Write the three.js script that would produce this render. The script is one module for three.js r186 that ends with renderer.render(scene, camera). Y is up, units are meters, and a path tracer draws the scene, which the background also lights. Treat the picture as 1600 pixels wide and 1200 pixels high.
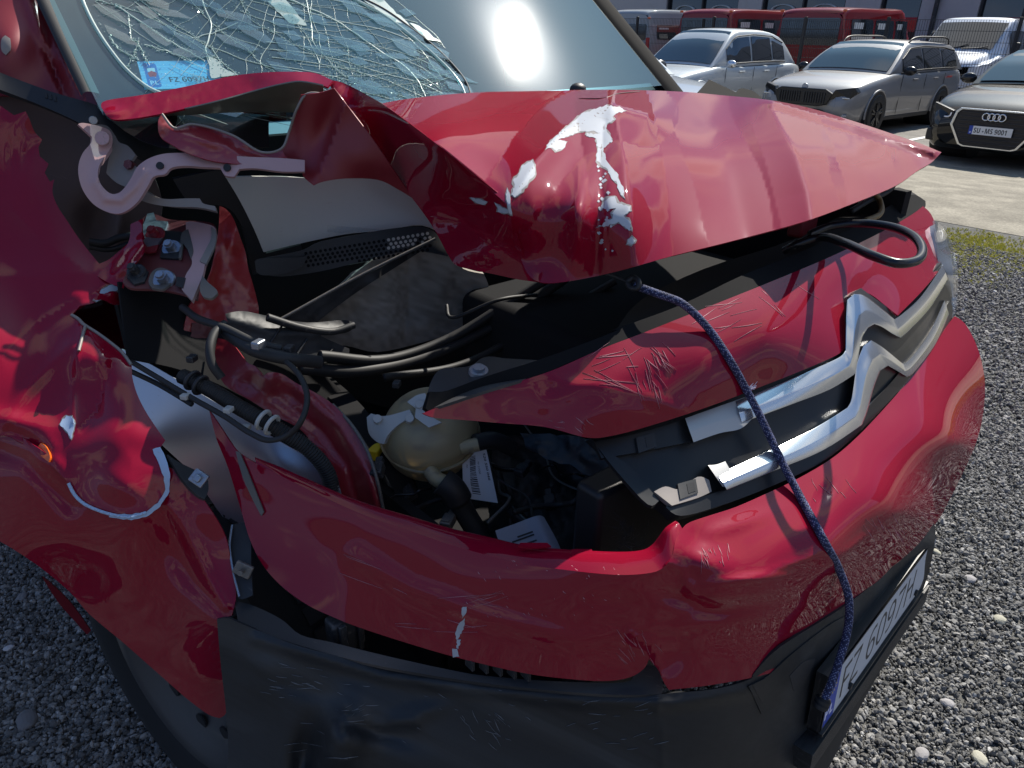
import * as THREE from 'three';
import { mergeGeometries } from 'three/addons/utils/BufferGeometryUtils.js';
import { RoundedBoxGeometry } from 'three/addons/geometries/RoundedBoxGeometry.js';

// ---------------------------------------------------------------- camera
const scene = new THREE.Scene();
const PW = 1600, PH = 1200, FOC = 1140;
const camera = new THREE.PerspectiveCamera(2 * Math.atan(PH / 2 / FOC) * 180 / Math.PI, 4 / 3, 0.05, 600);
camera.rotation.order = 'YXZ';
camera.position.set(-1.04, 1.36, 1.18);
camera.rotation.set(-26.0 * Math.PI / 180, -41.6 * Math.PI / 180, 1.0 * Math.PI / 180);
camera.updateMatrixWorld(true);
scene.add(camera);

// ---------------------------------------------------------------- random + noise
function rng(seed) { let s = seed >>> 0; return () => { s = (s + 0x6D2B79F5) | 0; let t = Math.imul(s ^ (s >>> 15), 1 | s); t = (t + Math.imul(t ^ (t >>> 7), 61 | t)) ^ t; return ((t ^ (t >>> 14)) >>> 0) / 4294967296; }; }
const hsh = (x, y, z) => { let h = Math.imul(x, 374761393) ^ Math.imul(y, 668265263) ^ Math.imul(z, 2147483647 - 69); h = Math.imul(h ^ (h >>> 13), 1274126177); return ((h ^ (h >>> 16)) >>> 0) / 4294967296; };
function vnoise(x, y, z = 0) {
  const xi = Math.floor(x), yi = Math.floor(y), zi = Math.floor(z), f = t => t * t * (3 - 2 * t);
  const u = f(x - xi), v = f(y - yi), w = f(z - zi), L = (a, b, t) => a + (b - a) * t;
  const q = k => L(L(hsh(xi, yi, zi + k), hsh(xi + 1, yi, zi + k), u), L(hsh(xi, yi + 1, zi + k), hsh(xi + 1, yi + 1, zi + k), u), v);
  return L(q(0), q(1), w);
}
function fbm(x, y, z = 0, o = 4) { let a = 0.5, s = 0, n = 0; for (let i = 0; i < o; i++) { s += a * vnoise(x, y, z); n += a; x = x * 2.03 + 17.1; y = y * 2.03 + 5.7; z = z * 2.03 + 3.3; a *= 0.5; } return s / n; }
const sstep = (a, b, x) => { const t = Math.min(1, Math.max(0, (x - a) / (b - a))); return t * t * (3 - 2 * t); };

// ---------------------------------------------------------------- sky, sun, exposure
const SUN = new THREE.Vector3(0.70, 0.69, -0.155).normalize();
{
  const w = 1024, h = 512, d = new Float32Array(w * h * 4);
  for (let j = 0; j < h; j++) {
    const el = ((j + 0.5) / h - 0.5) * Math.PI, y = Math.sin(el), c = Math.cos(el);
    for (let i = 0; i < w; i++) {
      const az = ((i + 0.5) / w - 0.5) * 2 * Math.PI, x = Math.cos(az) * c, z = Math.sin(az) * c;
      let r, g, b;
      const t = Math.max(0, y);
      const k = Math.pow(1 - t, 3.2);
      r = 0.10 + 0.27 * k; g = 0.25 + 0.32 * k; b = 0.62 + 0.30 * k;
      const sd = x * SUN.x + y * SUN.y + z * SUN.z;
      const glow = Math.pow(Math.max(0, sd), 9) * 0.10 + Math.pow(Math.max(0, sd), 70) * 0.9 + Math.pow(Math.max(0, sd), 600) * 9.0;
      const au = Math.pow(Math.max(0, sd), 6) * 0.75 * sstep(0.25, 0.6, y); r += glow + au * 0.5; g += glow * 0.98 + au * 0.9; b += glow * 0.95 + au;
      if (y > 0.0) {
        const s = 1 / (y + 0.16), cx = x * s, cz = z * s;
        const wx = fbm(cx * 0.9, cz * 0.9, 7.3) - 0.5, wz = fbm(cx * 0.9, cz * 0.9, 1.9) - 0.5;
        let n = fbm(cx * 1.1 + wx * 1.5 + 3.1, cz * 2.0 + wz * 1.5, 0.5, 6);
        let cl = sstep(0.50, 0.66, n) * sstep(0.0, 0.09, y);
        const dens = sstep(0.55, 0.8, n);
        const br = 1.3 - 0.6 * dens + glow * 0.6;
        r += (br * 1.0 - r) * cl * 0.92; g += (br * 0.985 - g) * cl * 0.92; b += (br * 0.99 - b) * cl * 0.92;
      } else {
        const q = sstep(0, -0.06, y);
        r += (0.12 - r) * q; g += (0.118 - g) * q; b += (0.115 - b) * q;
      }
      const o = (j * w + i) * 4; d[o] = r; d[o + 1] = g; d[o + 2] = b; d[o + 3] = 1;
    }
  }
  const t = new THREE.DataTexture(d, w, h, THREE.RGBAFormat, THREE.FloatType);
  t.mapping = THREE.EquirectangularReflectionMapping; t.magFilter = THREE.LinearFilter; t.minFilter = THREE.LinearFilter; t.needsUpdate = true;
  scene.background = t; scene.environment = t;
  scene.backgroundIntensity = 0.42; scene.environmentIntensity = 0.42;
}
const sun = new THREE.DirectionalLight(new THREE.Color(1, 0.94, 0.84), 5.0);
sun.position.copy(SUN).multiplyScalar(30); sun.castShadow = true; sun.shadow.mapSize.set(4096, 4096);
Object.assign(sun.shadow.camera, { left: -26, right: 26, top: 26, bottom: -26, near: 1, far: 80 });
scene.add(sun); scene.add(sun.target);
const EXPOSURE = 1.5;

// ---------------------------------------------------------------- tagging
const used = {};
function numbered(n) { const k = used[n] = (used[n] || 0) + 1; return k === 1 ? n : n + '_' + String(k - 1).padStart(3, '0'); }
function shadow(o) { o.castShadow = true; o.receiveShadow = true; return o; }
function thing(name, label, category, pos = [0, 0, 0], turn = 0, group) {
  const o = new THREE.Group(); o.name = numbered(name); o.position.set(...pos); o.rotation.y = turn;
  o.userData = { label, category }; if (group) o.userData.group = group; scene.add(o); return o;
}
function mesh(name, geo, mat, parent, label) {
  const g = Array.isArray(geo) ? merge(geo) : geo;
  const m = shadow(new THREE.Mesh(g, mat)); m.name = name; if (label) m.userData.label = label; parent.add(m); return m;
}
function struct(name, geo, mat) { const m = mesh(name, geo, mat, scene); m.userData.kind = 'structure'; return m; }
function clean(g) { const q = g.index ? g.toNonIndexed() : g; for (const k of Object.keys(q.attributes)) if (!['position', 'normal', 'uv'].includes(k)) q.deleteAttribute(k); if (!q.attributes.uv) q.setAttribute('uv', new THREE.BufferAttribute(new Float32Array(q.attributes.position.count * 2), 2)); return q; }
function merge(a) { return a.length === 1 ? a[0] : mergeGeometries(a.map(clean)); }

// ---------------------------------------------------------------- points read off the photograph, each with a known height, side or depth
const Q = camera.quaternion, CP = camera.position;
const V = (x, y, z) => new THREE.Vector3(x, y, z);
const ray = (px, py) => V((px - PW / 2) / FOC, (PH / 2 - py) / FOC, -1).applyQuaternion(Q);
function depth(px, py, ax, v) {
  if (ax === 'd') return v;
  const d = ray(px, py);
  return (v - CP[ax]) / d[ax];
}
function A(px, py, ax, v) { return ray(px, py).multiplyScalar(depth(px, py, ax, v)).add(CP); }

// thin plate spline over inverse depth: planes stay planes
function tps(ctrl) {
  const n = ctrl.length, S = 400, X = ctrl.map(c => [(c[0] - 800) / S, (c[1] - 600) / S]), w = ctrl.map(c => { const d = depth(...c); if (!(d > 0.05 && d < 80)) console.log('bad ctrl', c, d); return 1 / d; });
  const U = r2 => r2 < 1e-12 ? 0 : r2 * Math.log(r2);
  const N = n + 3, M = [];
  for (let i = 0; i < N; i++) M.push(new Float64Array(N + 1));
  for (let i = 0; i < n; i++) {
    for (let j = 0; j < n; j++) { const dx = X[i][0] - X[j][0], dy = X[i][1] - X[j][1]; M[i][j] = U(dx * dx + dy * dy); }
    M[i][i] += 2e-4;
    M[i][n] = M[n][i] = 1; M[i][n + 1] = M[n + 1][i] = X[i][0]; M[i][n + 2] = M[n + 2][i] = X[i][1]; M[i][N] = w[i];
  }
  for (let c = 0; c < N; c++) {
    let p = c; for (let r = c + 1; r < N; r++) if (Math.abs(M[r][c]) > Math.abs(M[p][c])) p = r;
    [M[c], M[p]] = [M[p], M[c]];
    for (let r = 0; r < N; r++) if (r !== c) { const f = M[r][c] / M[c][c]; if (f) for (let k = c; k <= N; k++) M[r][k] -= f * M[c][k]; }
  }
  const K = M.map((r, i) => r[N] / r[i]);
  return (px, py) => { const x = (px - 800) / S, y = (py - 600) / S; let s = K[n] + K[n + 1] * x + K[n + 2] * y; for (let i = 0; i < n; i++) { const dx = x - X[i][0], dy = y - X[i][1]; s += K[i] * U(dx * dx + dy * dy); } return s; };
}
const segd = (px, py, a, b) => { const dx = b[0] - a[0], dy = b[1] - a[1], t = Math.min(1, Math.max(0, ((px - a[0]) * dx + (py - a[1]) * dy) / (dx * dx + dy * dy || 1))); return Math.hypot(px - a[0] - t * dx, py - a[1] - t * dy); };
const pold = (px, py, pl) => { let m = 1e9; for (let i = 0; i + 1 < pl.length; i++) m = Math.min(m, segd(px, py, pl[i], pl[i + 1])); return m; };
// a surface: control points + dents (bumps: [px, py, rx, ry, rotation, height]) + creases ({ p: polyline, w, h }) + fine crumple
function surf(o) {
  const f = tps(o.c), bumps = o.bumps || [], cr = o.creases || [];
  const dep = (px, py) => {
    let d = 1 / Math.max(1e-3, f(px, py));
    for (const [bx, by, rx, ry, ro, h] of bumps) {
      const dx = px - bx, dy = py - by, c = Math.cos(ro), s = Math.sin(ro), u = (dx * c + dy * s) / rx, v = (-dx * s + dy * c) / ry, q = u * u + v * v;
      if (q < 9) d -= h * Math.exp(-q * 1.4);
    }
    for (const k of cr) { const q = pold(px, py, k.p) / k.w; if (q < 6) d -= k.h * (k.round ? Math.exp(-q * q) : Math.exp(-q)); }
    if (o.vert) { let h = 0; for (const [bx, by, rx, ry, ro, hh] of o.vert.bumps) { const dx = px - bx, dy = py - by, c = Math.cos(ro), s = Math.sin(ro), u = (dx * c + dy * s) / rx, v = (-dx * s + dy * c) / ry; h += hh * Math.exp(-(u * u + v * v) * 1.4); } for (const k of o.vert.ridges) { const q = Math.sqrt((pold(px, py, k.p) / k.w) ** 2 + (k.r ?? 0.003)); if (q < 1) h += k.h * (1 - q) * (1 - q * 0.25); } d -= h / Math.max(0.06, -ray(px, py).y); }
    if (o.wob) d -= (fbm(px / o.wob[1], py / o.wob[1], o.wob[2] || 0, 3) - 0.5) * o.wob[0];
    return d;
  };
  const L = (px, py) => ray(px, py).multiplyScalar(dep(px, py)).add(CP);
  L.off = e => { const g = (px, py) => ray(px, py).multiplyScalar(dep(px, py) - e).add(CP); g.off = L.off; return g; };
  return L;
}
const inside = (p, x, y) => { let c = false; for (let i = 0, j = p.length - 1; i < p.length; j = i++) { const a = p[i], b = p[j]; if ((a[1] > y) !== (b[1] > y) && x < (b[0] - a[0]) * (y - a[1]) / (b[1] - a[1]) + a[0]) c = !c; } return c; };
function clipCell(poly, x0, y0, x1, y1) {
  let p = poly;
  const cut = (ins, cross) => { const o = []; for (let i = 0; i < p.length; i++) { const a = p[i], b = p[(i + 1) % p.length], ia = ins(a), ib = ins(b); if (ia) o.push(a); if (ia !== ib) o.push(cross(a, b)); } p = o; };
  const cx = X => (a, b) => [X, a[1] + (b[1] - a[1]) * (X - a[0]) / (b[0] - a[0])], cy = Y => (a, b) => [a[0] + (b[0] - a[0]) * (Y - a[1]) / (b[1] - a[1]), Y];
  cut(a => a[0] >= x0, cx(x0)); if (p.length) cut(a => a[0] <= x1, cx(x1)); if (p.length) cut(a => a[1] >= y0, cy(y0)); if (p.length) cut(a => a[1] <= y1, cy(y1));
  return p;
}
// rounds a traced outline; corners sharper than the limit stay sharp
function smooth(pl, closed = true, n = 4, lim = 0.9) {
  const N = pl.length, out = [];
  const turn = pl.map((b, i) => { const a = pl[(i + N - 1) % N], c = pl[(i + 1) % N], v = [b[0] - a[0], b[1] - a[1]], w = [c[0] - b[0], c[1] - b[1]]; return Math.abs(Math.atan2(v[0] * w[1] - v[1] * w[0], v[0] * w[0] + v[1] * w[1])) > lim; });
  for (let i = 0; i < (closed ? N : N - 1); i++) {
    const b = pl[i], c = pl[(i + 1) % N], a = turn[i] || (!closed && i === 0) ? b : pl[(i + N - 1) % N], d = turn[(i + 1) % N] || (!closed && i === N - 2) ? c : pl[(i + 2) % N];
    for (let k = 0; k < n; k++) { const t = k / n, t2 = t * t, t3 = t2 * t; out.push([0, 1].map(q => 0.5 * (2 * b[q] + (c[q] - a[q]) * t + (2 * a[q] - 5 * b[q] + 4 * c[q] - d[q]) * t2 + (3 * b[q] - a[q] - 3 * c[q] + d[q]) * t3))); }
  }
  if (!closed) out.push(pl[N - 1]);
  return out;
}
function jag(pl, amp, n, seed) {
  const r = rng(seed), out = [];
  for (let i = 0; i < pl.length; i++) { const a = pl[i], b = pl[(i + 1) % pl.length], l = Math.hypot(b[0] - a[0], b[1] - a[1]), m = Math.max(1, Math.min(12, Math.round(l / n))); for (let k = 0; k < m; k++) { const t = k / m, e = k ? amp : amp * 0.4; out.push([a[0] + (b[0] - a[0]) * t + (r() - 0.5) * 2 * e, a[1] + (b[1] - a[1]) * t + (r() - 0.5) * 2 * e]); } }
  return out;
}
// sheet of material following a surface inside an outline, with a real thickness
function sheet(o) {
  const L = o.L || surf(o), out = o.raw ? o.out : smooth(o.out, true, o.sub || 4, o.lim || 0.9), st = o.step || 7, th = o.th ?? 0.0016;
  let x0 = 1e9, y0 = 1e9, x1 = -1e9, y1 = -1e9; for (const p of out) { x0 = Math.min(x0, p[0]); x1 = Math.max(x1, p[0]); y0 = Math.min(y0, p[1]); y1 = Math.max(y1, p[1]); }
  x0 -= 0.37; y0 -= 0.41; const nx = Math.ceil((x1 - x0) / st), ny = Math.ceil((y1 - y0) / st), bnd = new Uint8Array(nx * ny);
  for (let i = 0; i < out.length; i++) { const a = out[i], b = out[(i + 1) % out.length], m = Math.max(1, Math.ceil(Math.hypot(b[0] - a[0], b[1] - a[1]) / (st * 0.1))); for (let k = 0; k <= m; k++) { const X = a[0] + (b[0] - a[0]) * k / m, Y = a[1] + (b[1] - a[1]) * k / m; for (const [ex, ey] of [[0, 0], [0.06, 0.06], [-0.06, -0.06], [0.06, -0.06], [-0.06, 0.06]]) { const ci = Math.floor((X - x0) / st + ex), cj = Math.floor((Y - y0) / st + ey); if (ci >= 0 && cj >= 0 && ci < nx && cj < ny) bnd[cj * nx + ci] = 1; } } }
  const key = new Map(), P2 = [], tri = [];
  const vid = (x, y) => { const k = Math.round(x * 200) + ',' + Math.round(y * 200); let v = key.get(k); if (v === undefined) { v = P2.length; P2.push([x, y]); key.set(k, v); } return v; };
  for (let j = 0; j < ny; j++) for (let i = 0; i < nx; i++) {
    const a = x0 + i * st, b = y0 + j * st, c = a + st, d = b + st;
    if (!bnd[j * nx + i]) { if (inside(out, a + st / 2, b + st / 2)) { const q = [vid(a, b), vid(a, d), vid(c, d), vid(c, b)]; if ((i + j) & 1) tri.push([q[0], q[1], q[2]], [q[0], q[2], q[3]]); else tri.push([q[0], q[1], q[3]], [q[1], q[2], q[3]]); } }
    else {
      const p = clipCell(out, a, b, c, d); if (p.length < 3) continue;
      const ids = []; for (const q of p) { const v = vid(q[0], q[1]); if (v !== ids[ids.length - 1] && v !== ids[0]) ids.push(v); }
      if (ids.length < 3) continue;
      const v2 = ids.map(v => new THREE.Vector2(P2[v][0], P2[v][1]));
      for (const t of THREE.ShapeUtils.triangulateShape(v2, [])) { const q = t.map(k => ids[k]); const [A1, B1, C1] = q.map(k => P2[k]); const ar = (B1[0] - A1[0]) * (C1[1] - A1[1]) - (B1[1] - A1[1]) * (C1[0] - A1[0]); if (Math.abs(ar) < 1e-4) continue; tri.push(ar < 0 ? q : [q[0], q[2], q[1]]); }
    }
  }
  // triangles wound so that they face the viewer's side
  const n = P2.length, pos = [], nor = [], e = o.ne || 1.0;
  for (const [x, y] of P2) {
    const p = L(x, y), u = L(x + e, y).sub(L(x - e, y)), v = L(x, y - e).sub(L(x, y + e)), nn = u.cross(v).normalize();
    if (nn.dot(CP.clone().sub(p)) < 0) nn.negate();
    pos.push(p); nor.push(nn);
  }
  const uvf = o.uv || (p => [p.x * 0.8 - p.z * 0.6, p.y + p.z * 0.35 + p.x * 0.2]);
  const ed = new Map(); for (const t of tri) for (let k = 0; k < 3; k++) { const a = t[k], b = t[(k + 1) % 3], K = a < b ? a * 1e6 + b : b * 1e6 + a; const c = ed.get(K); if (c) c.n++; else ed.set(K, { n: 1, a, b }); }
  const P = [], N = [], UV = [], I = [];
  const put = (p, nn) => { P.push(p.x, p.y, p.z); N.push(nn.x, nn.y, nn.z); const q = uvf(p); UV.push(q[0], q[1]); return P.length / 3 - 1; };
  pos.forEach((p, i) => put(p, nor[i]));
  for (const t of tri) I.push(t[0], t[1], t[2]);
  if (th > 0) {
    const back = pos.map((p, i) => p.clone().addScaledVector(nor[i], -th));
    back.forEach((p, i) => put(p, nor[i].clone().negate()));
    for (const t of tri) I.push(n + t[0], n + t[2], n + t[1]);
    for (const { n: c, a, b } of ed.values()) if (c === 1) {
      const en = pos[b].clone().sub(pos[a]).cross(nor[a]).normalize();
      const q = [put(pos[a], en), put(pos[b], en), put(back[b], en), put(back[a], en)];
      I.push(q[0], q[2], q[1], q[0], q[3], q[2]);
    }
  }
  const g = new THREE.BufferGeometry(); g.setAttribute('position', new THREE.Float32BufferAttribute(P, 3)); g.setAttribute('normal', new THREE.Float32BufferAttribute(N, 3)); g.setAttribute('uv', new THREE.Float32BufferAttribute(UV, 2)); g.setIndex(I);
  return g;
}
// tube along points given like control points or as Vector3
const pt = p => p.isVector3 ? p : A(...p);
function tube(pts, r, seg = 60, rad = 10, rf) {
  const c = new THREE.CatmullRomCurve3(pts.map(pt), false, 'centripetal');
  const fr = c.computeFrenetFrames(seg, false), P = [], N = [], UV = [], I = [], len = c.getLength();
  for (let i = 0; i <= seg; i++) {
    const p = c.getPointAt(i / seg), R = rf ? rf(i / seg, len) * r : r;
    for (let k = 0; k <= rad; k++) { const a = k / rad * 2 * Math.PI, d = fr.normals[i].clone().multiplyScalar(Math.cos(a)).addScaledVector(fr.binormals[i], Math.sin(a)); P.push(p.x + d.x * R, p.y + d.y * R, p.z + d.z * R); N.push(d.x, d.y, d.z); UV.push(k / rad, i / seg * len / (2 * Math.PI * r)); }
  }
  const w = rad + 1; for (let i = 0; i < seg; i++) for (let k = 0; k < rad; k++) { const a = i * w + k; I.push(a, a + 1, a + w, a + 1, a + w + 1, a + w); }
  for (const e of [0, seg]) { const p = c.getPointAt(e / seg), t = c.getTangentAt(e / seg).multiplyScalar(e ? 1 : -1), ci = P.length / 3; P.push(p.x, p.y, p.z); N.push(t.x, t.y, t.z); UV.push(0, 0); for (let k = 0; k < rad; k++) { const a = e * w + k; e ? I.push(ci, a, a + 1) : I.push(ci, a + 1, a); } }
  const g = new THREE.BufferGeometry(); g.setAttribute('position', new THREE.Float32BufferAttribute(P, 3)); g.setAttribute('normal', new THREE.Float32BufferAttribute(N, 3)); g.setAttribute('uv', new THREE.Float32BufferAttribute(UV, 2)); g.setIndex(I);
  if (rf) g.computeVertexNormals();
  return g;
}
// rows of Vector3 -> smooth patch
function patch(rows, nu = 4, nv = 4, closedV = false) {
  const cat = (a, b, c, d, t) => { const t2 = t * t, t3 = t2 * t, o = V(); for (const k of 'xyz') o[k] = 0.5 * (2 * b[k] + (c[k] - a[k]) * t + (2 * a[k] - 5 * b[k] + 4 * c[k] - d[k]) * t2 + (3 * b[k] - a[k] - 3 * c[k] + d[k]) * t3); return o; };
  const line = (r, n) => { const o = []; for (let i = 0; i + 1 < r.length; i++) for (let k = 0; k < n; k++) o.push(cat(r[Math.max(0, i - 1)], r[i], r[i + 1], r[Math.min(r.length - 1, i + 2)], k / n)); o.push(r[r.length - 1].clone()); return o; };
  const R = rows.map(r => line(r, nv)), C = R[0].map((_, j) => line(R.map(r => r[j]), nu));
  const h = C[0].length, w = C.length, P = [], UV = [], I = [];
  for (let i = 0; i < h; i++) for (let j = 0; j < w; j++) { const p = C[j][i]; P.push(p.x, p.y, p.z); UV.push(j / (w - 1), i / (h - 1)); }
  for (let i = 0; i + 1 < h; i++) for (let j = 0; j + 1 < w; j++) { const a = i * w + j; I.push(a, a + w, a + 1, a + 1, a + w, a + w + 1); }
  const g = new THREE.BufferGeometry(); g.setAttribute('position', new THREE.Float32BufferAttribute(P, 3)); g.setAttribute('uv', new THREE.Float32BufferAttribute(UV, 2)); g.setIndex(I); g.computeVertexNormals(); return g;
}
const box = (w, h, d, x = 0, y = 0, z = 0, r = 0) => (r ? new RoundedBoxGeometry(w, h, d, 2, r) : new THREE.BoxGeometry(w, h, d)).translate(x, y, z);
const place = (g, p, n, spin = 0) => { g.rotateY(spin); g.applyQuaternion(new THREE.Quaternion().setFromUnitVectors(V(0, 1, 0), n.clone().normalize())); return g.translate(p.x, p.y, p.z); };
const quadG = (a, b, c, d) => { const g = new THREE.BufferGeometry(); g.setAttribute('position', new THREE.Float32BufferAttribute([a, b, c, d].flatMap(p => [p.x, p.y, p.z]), 3)); g.setAttribute('uv', new THREE.Float32BufferAttribute([0, 0, 1, 0, 1, 1, 0, 1], 2)); g.setIndex([0, 1, 2, 0, 2, 3]); g.computeVertexNormals(); return g; };
// ---------------------------------------------------------------- materials
const lin = (r, g, b) => new THREE.Color().setRGB(r, g, b);
function dtex(n, fn, srgb, rep) {
  const d = new Uint8Array(n * n * 4);
  for (let j = 0; j < n; j++) for (let i = 0; i < n; i++) { const c = fn(i / n, j / n); const o = (j * n + i) * 4; const q = Array.isArray(c) ? c : [c, c, c]; for (let k = 0; k < 3; k++) d[o + k] = Math.max(0, Math.min(255, Math.round(q[k] * 255))); d[o + 3] = 255; }
  const t = new THREE.DataTexture(d, n, n); t.wrapS = t.wrapT = THREE.RepeatWrapping; t.magFilter = THREE.LinearFilter; t.minFilter = THREE.LinearMipmapLinearFilter; t.generateMipmaps = true; if (srgb) t.colorSpace = THREE.SRGBColorSpace; if (rep) t.repeat.set(rep, rep); t.needsUpdate = true; return t;
}
// periodic noise
const pn = (u, v, f, s) => { const x = u * f, y = v * f, xi = Math.floor(x), yi = Math.floor(y), g = t => t * t * (3 - 2 * t), m = k => ((k % f) + f) % f, L = (a, b, t) => a + (b - a) * t, a = g(x - xi), b = g(y - yi); return L(L(hsh(m(xi), m(yi), s), hsh(m(xi + 1), m(yi), s), a), L(hsh(m(xi), m(yi + 1), s), hsh(m(xi + 1), m(yi + 1), s), a), b); };
const pf = (u, v, f, s) => (pn(u, v, f, s) * 8 + pn(u, v, f * 2, s + 1) * 4 + pn(u, v, f * 4, s + 2) * 2 + pn(u, v, f * 8, s + 3)) / 15;
// dust and wipe marks on the paint's gloss: fine specks over broad smears
const dustR = dtex(1024, (u, v) => { const sp = pn(u, v, 256, 3) > 0.93 ? 0.5 : 0; const sm = sstep(0.5, 0.72, pf(u, v, 10, 9)); return 0.10 + 0.25 * sm + sp * 0.8 * pn(u, v, 16, 5); });
const dustC = (c, k, sp) => dtex(1024, (u, v) => { const m = sstep(0.45, 0.8, pf(u, v, 8, 21)) * k + (pn(u, v, 300, 4) > 0.95 ? sp * pn(u, v, 12, 8) : 0); return c.map((q, i) => q + ([0.55, 0.5, 0.45][i] - q) * m); }, true);
const M = {};
M.paint = new THREE.MeshPhysicalMaterial({ color: lin(0.24, 0.002, 0.019), metalness: 0.0, roughness: 0.6, specularIntensity: 0.05, clearcoat: 0.85, clearcoatRoughness: 0.1, clearcoatRoughnessMap: dustR });
M.paintDull = new THREE.MeshPhysicalMaterial({ color: lin(0.22, 0.012, 0.022), metalness: 0.1, roughness: 0.45, clearcoat: 0.35, clearcoatRoughness: 0.35 });
M.primerPink = new THREE.MeshPhysicalMaterial({ map: dustC([0.74, 0.60, 0.60], 0.4, 0.3), metalness: 0.05, roughness: 0.5, clearcoat: 0.2, clearcoatRoughness: 0.4 });
M.bayRed = new THREE.MeshPhysicalMaterial({ map: dustC([0.36, 0.13, 0.15], 0.45, 0.4), metalness: 0.1, roughness: 0.5, clearcoat: 0.25, clearcoatRoughness: 0.4 });
M.innerRed = new THREE.MeshPhysicalMaterial({ map: dustC([0.56, 0.12, 0.17], 0.35, 0.4), roughness: 0.45, clearcoat: 0.7, clearcoatRoughness: 0.12 });
M.filler = new THREE.MeshStandardMaterial({ map: dustC([0.70, 0.72, 0.75], 0.7, 0.5), roughness: 0.75 });
M.primerBlue = new THREE.MeshStandardMaterial({ map: dustC([0.66, 0.75, 0.86], 0.4, 0.5), roughness: 0.7 });
const plasBump = dtex(512, (u, v) => pn(u, v, 170, 2) * 0.6 + pn(u, v, 90, 6) * 0.4, false);
M.primerGrey = new THREE.MeshStandardMaterial({ map: dustC([0.52, 0.50, 0.50], 0.5, 0.4), roughness: 0.7 });
M.plastic = new THREE.MeshPhysicalMaterial({ map: dtex(1024, (u, v) => { const m = sstep(0.45, 0.75, pf(u, v, 9, 21)), s = sstep(0.62, 0.8, pn(u * 1, v, 48, 5)) * sstep(0.5, 0.7, pf(u, v, 6, 61)), g = pn(u, v, 340, 7); return [0.125, 0.13, 0.14].map((q, i) => q + [0.10, 0.10, 0.095][i] * m * 0.8 + 0.035 * s + (g - 0.5) * 0.02); }, true), roughness: 0.48, bumpMap: plasBump, bumpScale: 0.0003, specularIntensity: 0.8 });
M.plasticDark = new THREE.MeshPhysicalMaterial({ map: dustC([0.10, 0.105, 0.115], 0.3, 0.3), roughness: 0.38, specularIntensity: 0.9 });
M.black = new THREE.MeshStandardMaterial({ color: lin(0.014, 0.014, 0.016), roughness: 0.5 });
M.blackGloss = new THREE.MeshPhysicalMaterial({ color: lin(0.012, 0.012, 0.014), roughness: 0.25 });
M.matte = new THREE.MeshPhysicalMaterial({ color: lin(0.011, 0.011, 0.012), roughness: 0.8, specularIntensity: 0.12 });
M.rubber = new THREE.MeshStandardMaterial({ color: lin(0.017, 0.017, 0.018), roughness: 0.6 });
M.trim = new THREE.MeshStandardMaterial({ map: dustC([0.15, 0.155, 0.17], 0.4, 0.4), roughness: 0.55 });
M.dirtyMetal = new THREE.MeshStandardMaterial({ map: dustC([0.42, 0.41, 0.40], 0.7, 0.5), metalness: 0.4, roughness: 0.5 });
M.steel = new THREE.MeshStandardMaterial({ map: dustC([0.60, 0.63, 0.68], 0.5, 0.4), metalness: 0.8, roughness: 0.38 });
M.bracket = new THREE.MeshStandardMaterial({ map: dustC([0.55, 0.52, 0.50], 0.7, 0.5), metalness: 0.15, roughness: 0.55 });
M.chrome = new THREE.MeshPhysicalMaterial({ color: lin(0.74, 0.76, 0.78), metalness: 0.85, roughness: 0.2, clearcoat: 0.5, clearcoatRoughness: 0.15 });
M.chromeBroken = new THREE.MeshStandardMaterial({ color: lin(0.48, 0.48, 0.47), metalness: 0.3, roughness: 0.45 });
M.glass = new THREE.MeshPhysicalMaterial({ color: lin(0.55, 0.88, 0.96), transmission: 0.935, thickness: 0, roughness: 0.04, ior: 2.1 });
M.crack = new THREE.MeshPhysicalMaterial({ color: lin(0.62, 0.74, 0.71), roughness: 0.3, transmission: 0.45, thickness: 0, ior: 1.5 });
M.crush = new THREE.MeshPhysicalMaterial({ color: lin(0.72, 0.84, 0.82), roughness: 0.12, transmission: 0.55, thickness: 0, ior: 1.5 });
M.splinter = new THREE.MeshPhysicalMaterial({ color: lin(0.88, 0.94, 0.93), transmission: 0.98, thickness: 0, roughness: 0.03, ior: 1.9 });
M.lens = new THREE.MeshPhysicalMaterial({ color: lin(0.95, 0.96, 0.97), transmission: 0.96, thickness: 0, roughness: 0.04, ior: 1.5 });
M.tank = new THREE.MeshPhysicalMaterial({ map: dustC([0.74, 0.68, 0.53], 0.5, 0.3), roughness: 0.38, transmission: 0.35, thickness: 0, ior: 1.45 });
M.nylon = new THREE.MeshPhysicalMaterial({ color: lin(0.55, 0.55, 0.52), roughness: 0.45, transmission: 0.15, thickness: 0 });
M.insul = new THREE.MeshStandardMaterial({ map: dtex(512, (u, v) => { const n = pf(u, v, 6, 31), f = pn(u, v, 128, 4) * 0.12, s = sstep(0.55, 0.8, pf(u, v, 5, 77)) * 0.12; return [0.40 + n * 0.18 + f - s, 0.38 + n * 0.17 + f - s, 0.36 + n * 0.15 + f - s]; }, true), roughness: 0.95, bumpMap: plasBump, bumpScale: 0.002 });
M.liner = new THREE.MeshPhysicalMaterial({ map: dustC([0.80, 0.82, 0.86], 0.2, 0.2), metalness: 0.75, roughness: 0.36, clearcoat: 0.3, clearcoatRoughness: 0.3 });
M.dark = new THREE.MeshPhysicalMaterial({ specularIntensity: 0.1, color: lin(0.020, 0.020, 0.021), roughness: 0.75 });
M.dash = new THREE.MeshStandardMaterial({ map: dustC([0.42, 0.55, 0.60], 0.2, 0.1), roughness: 0.7 });
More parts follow.
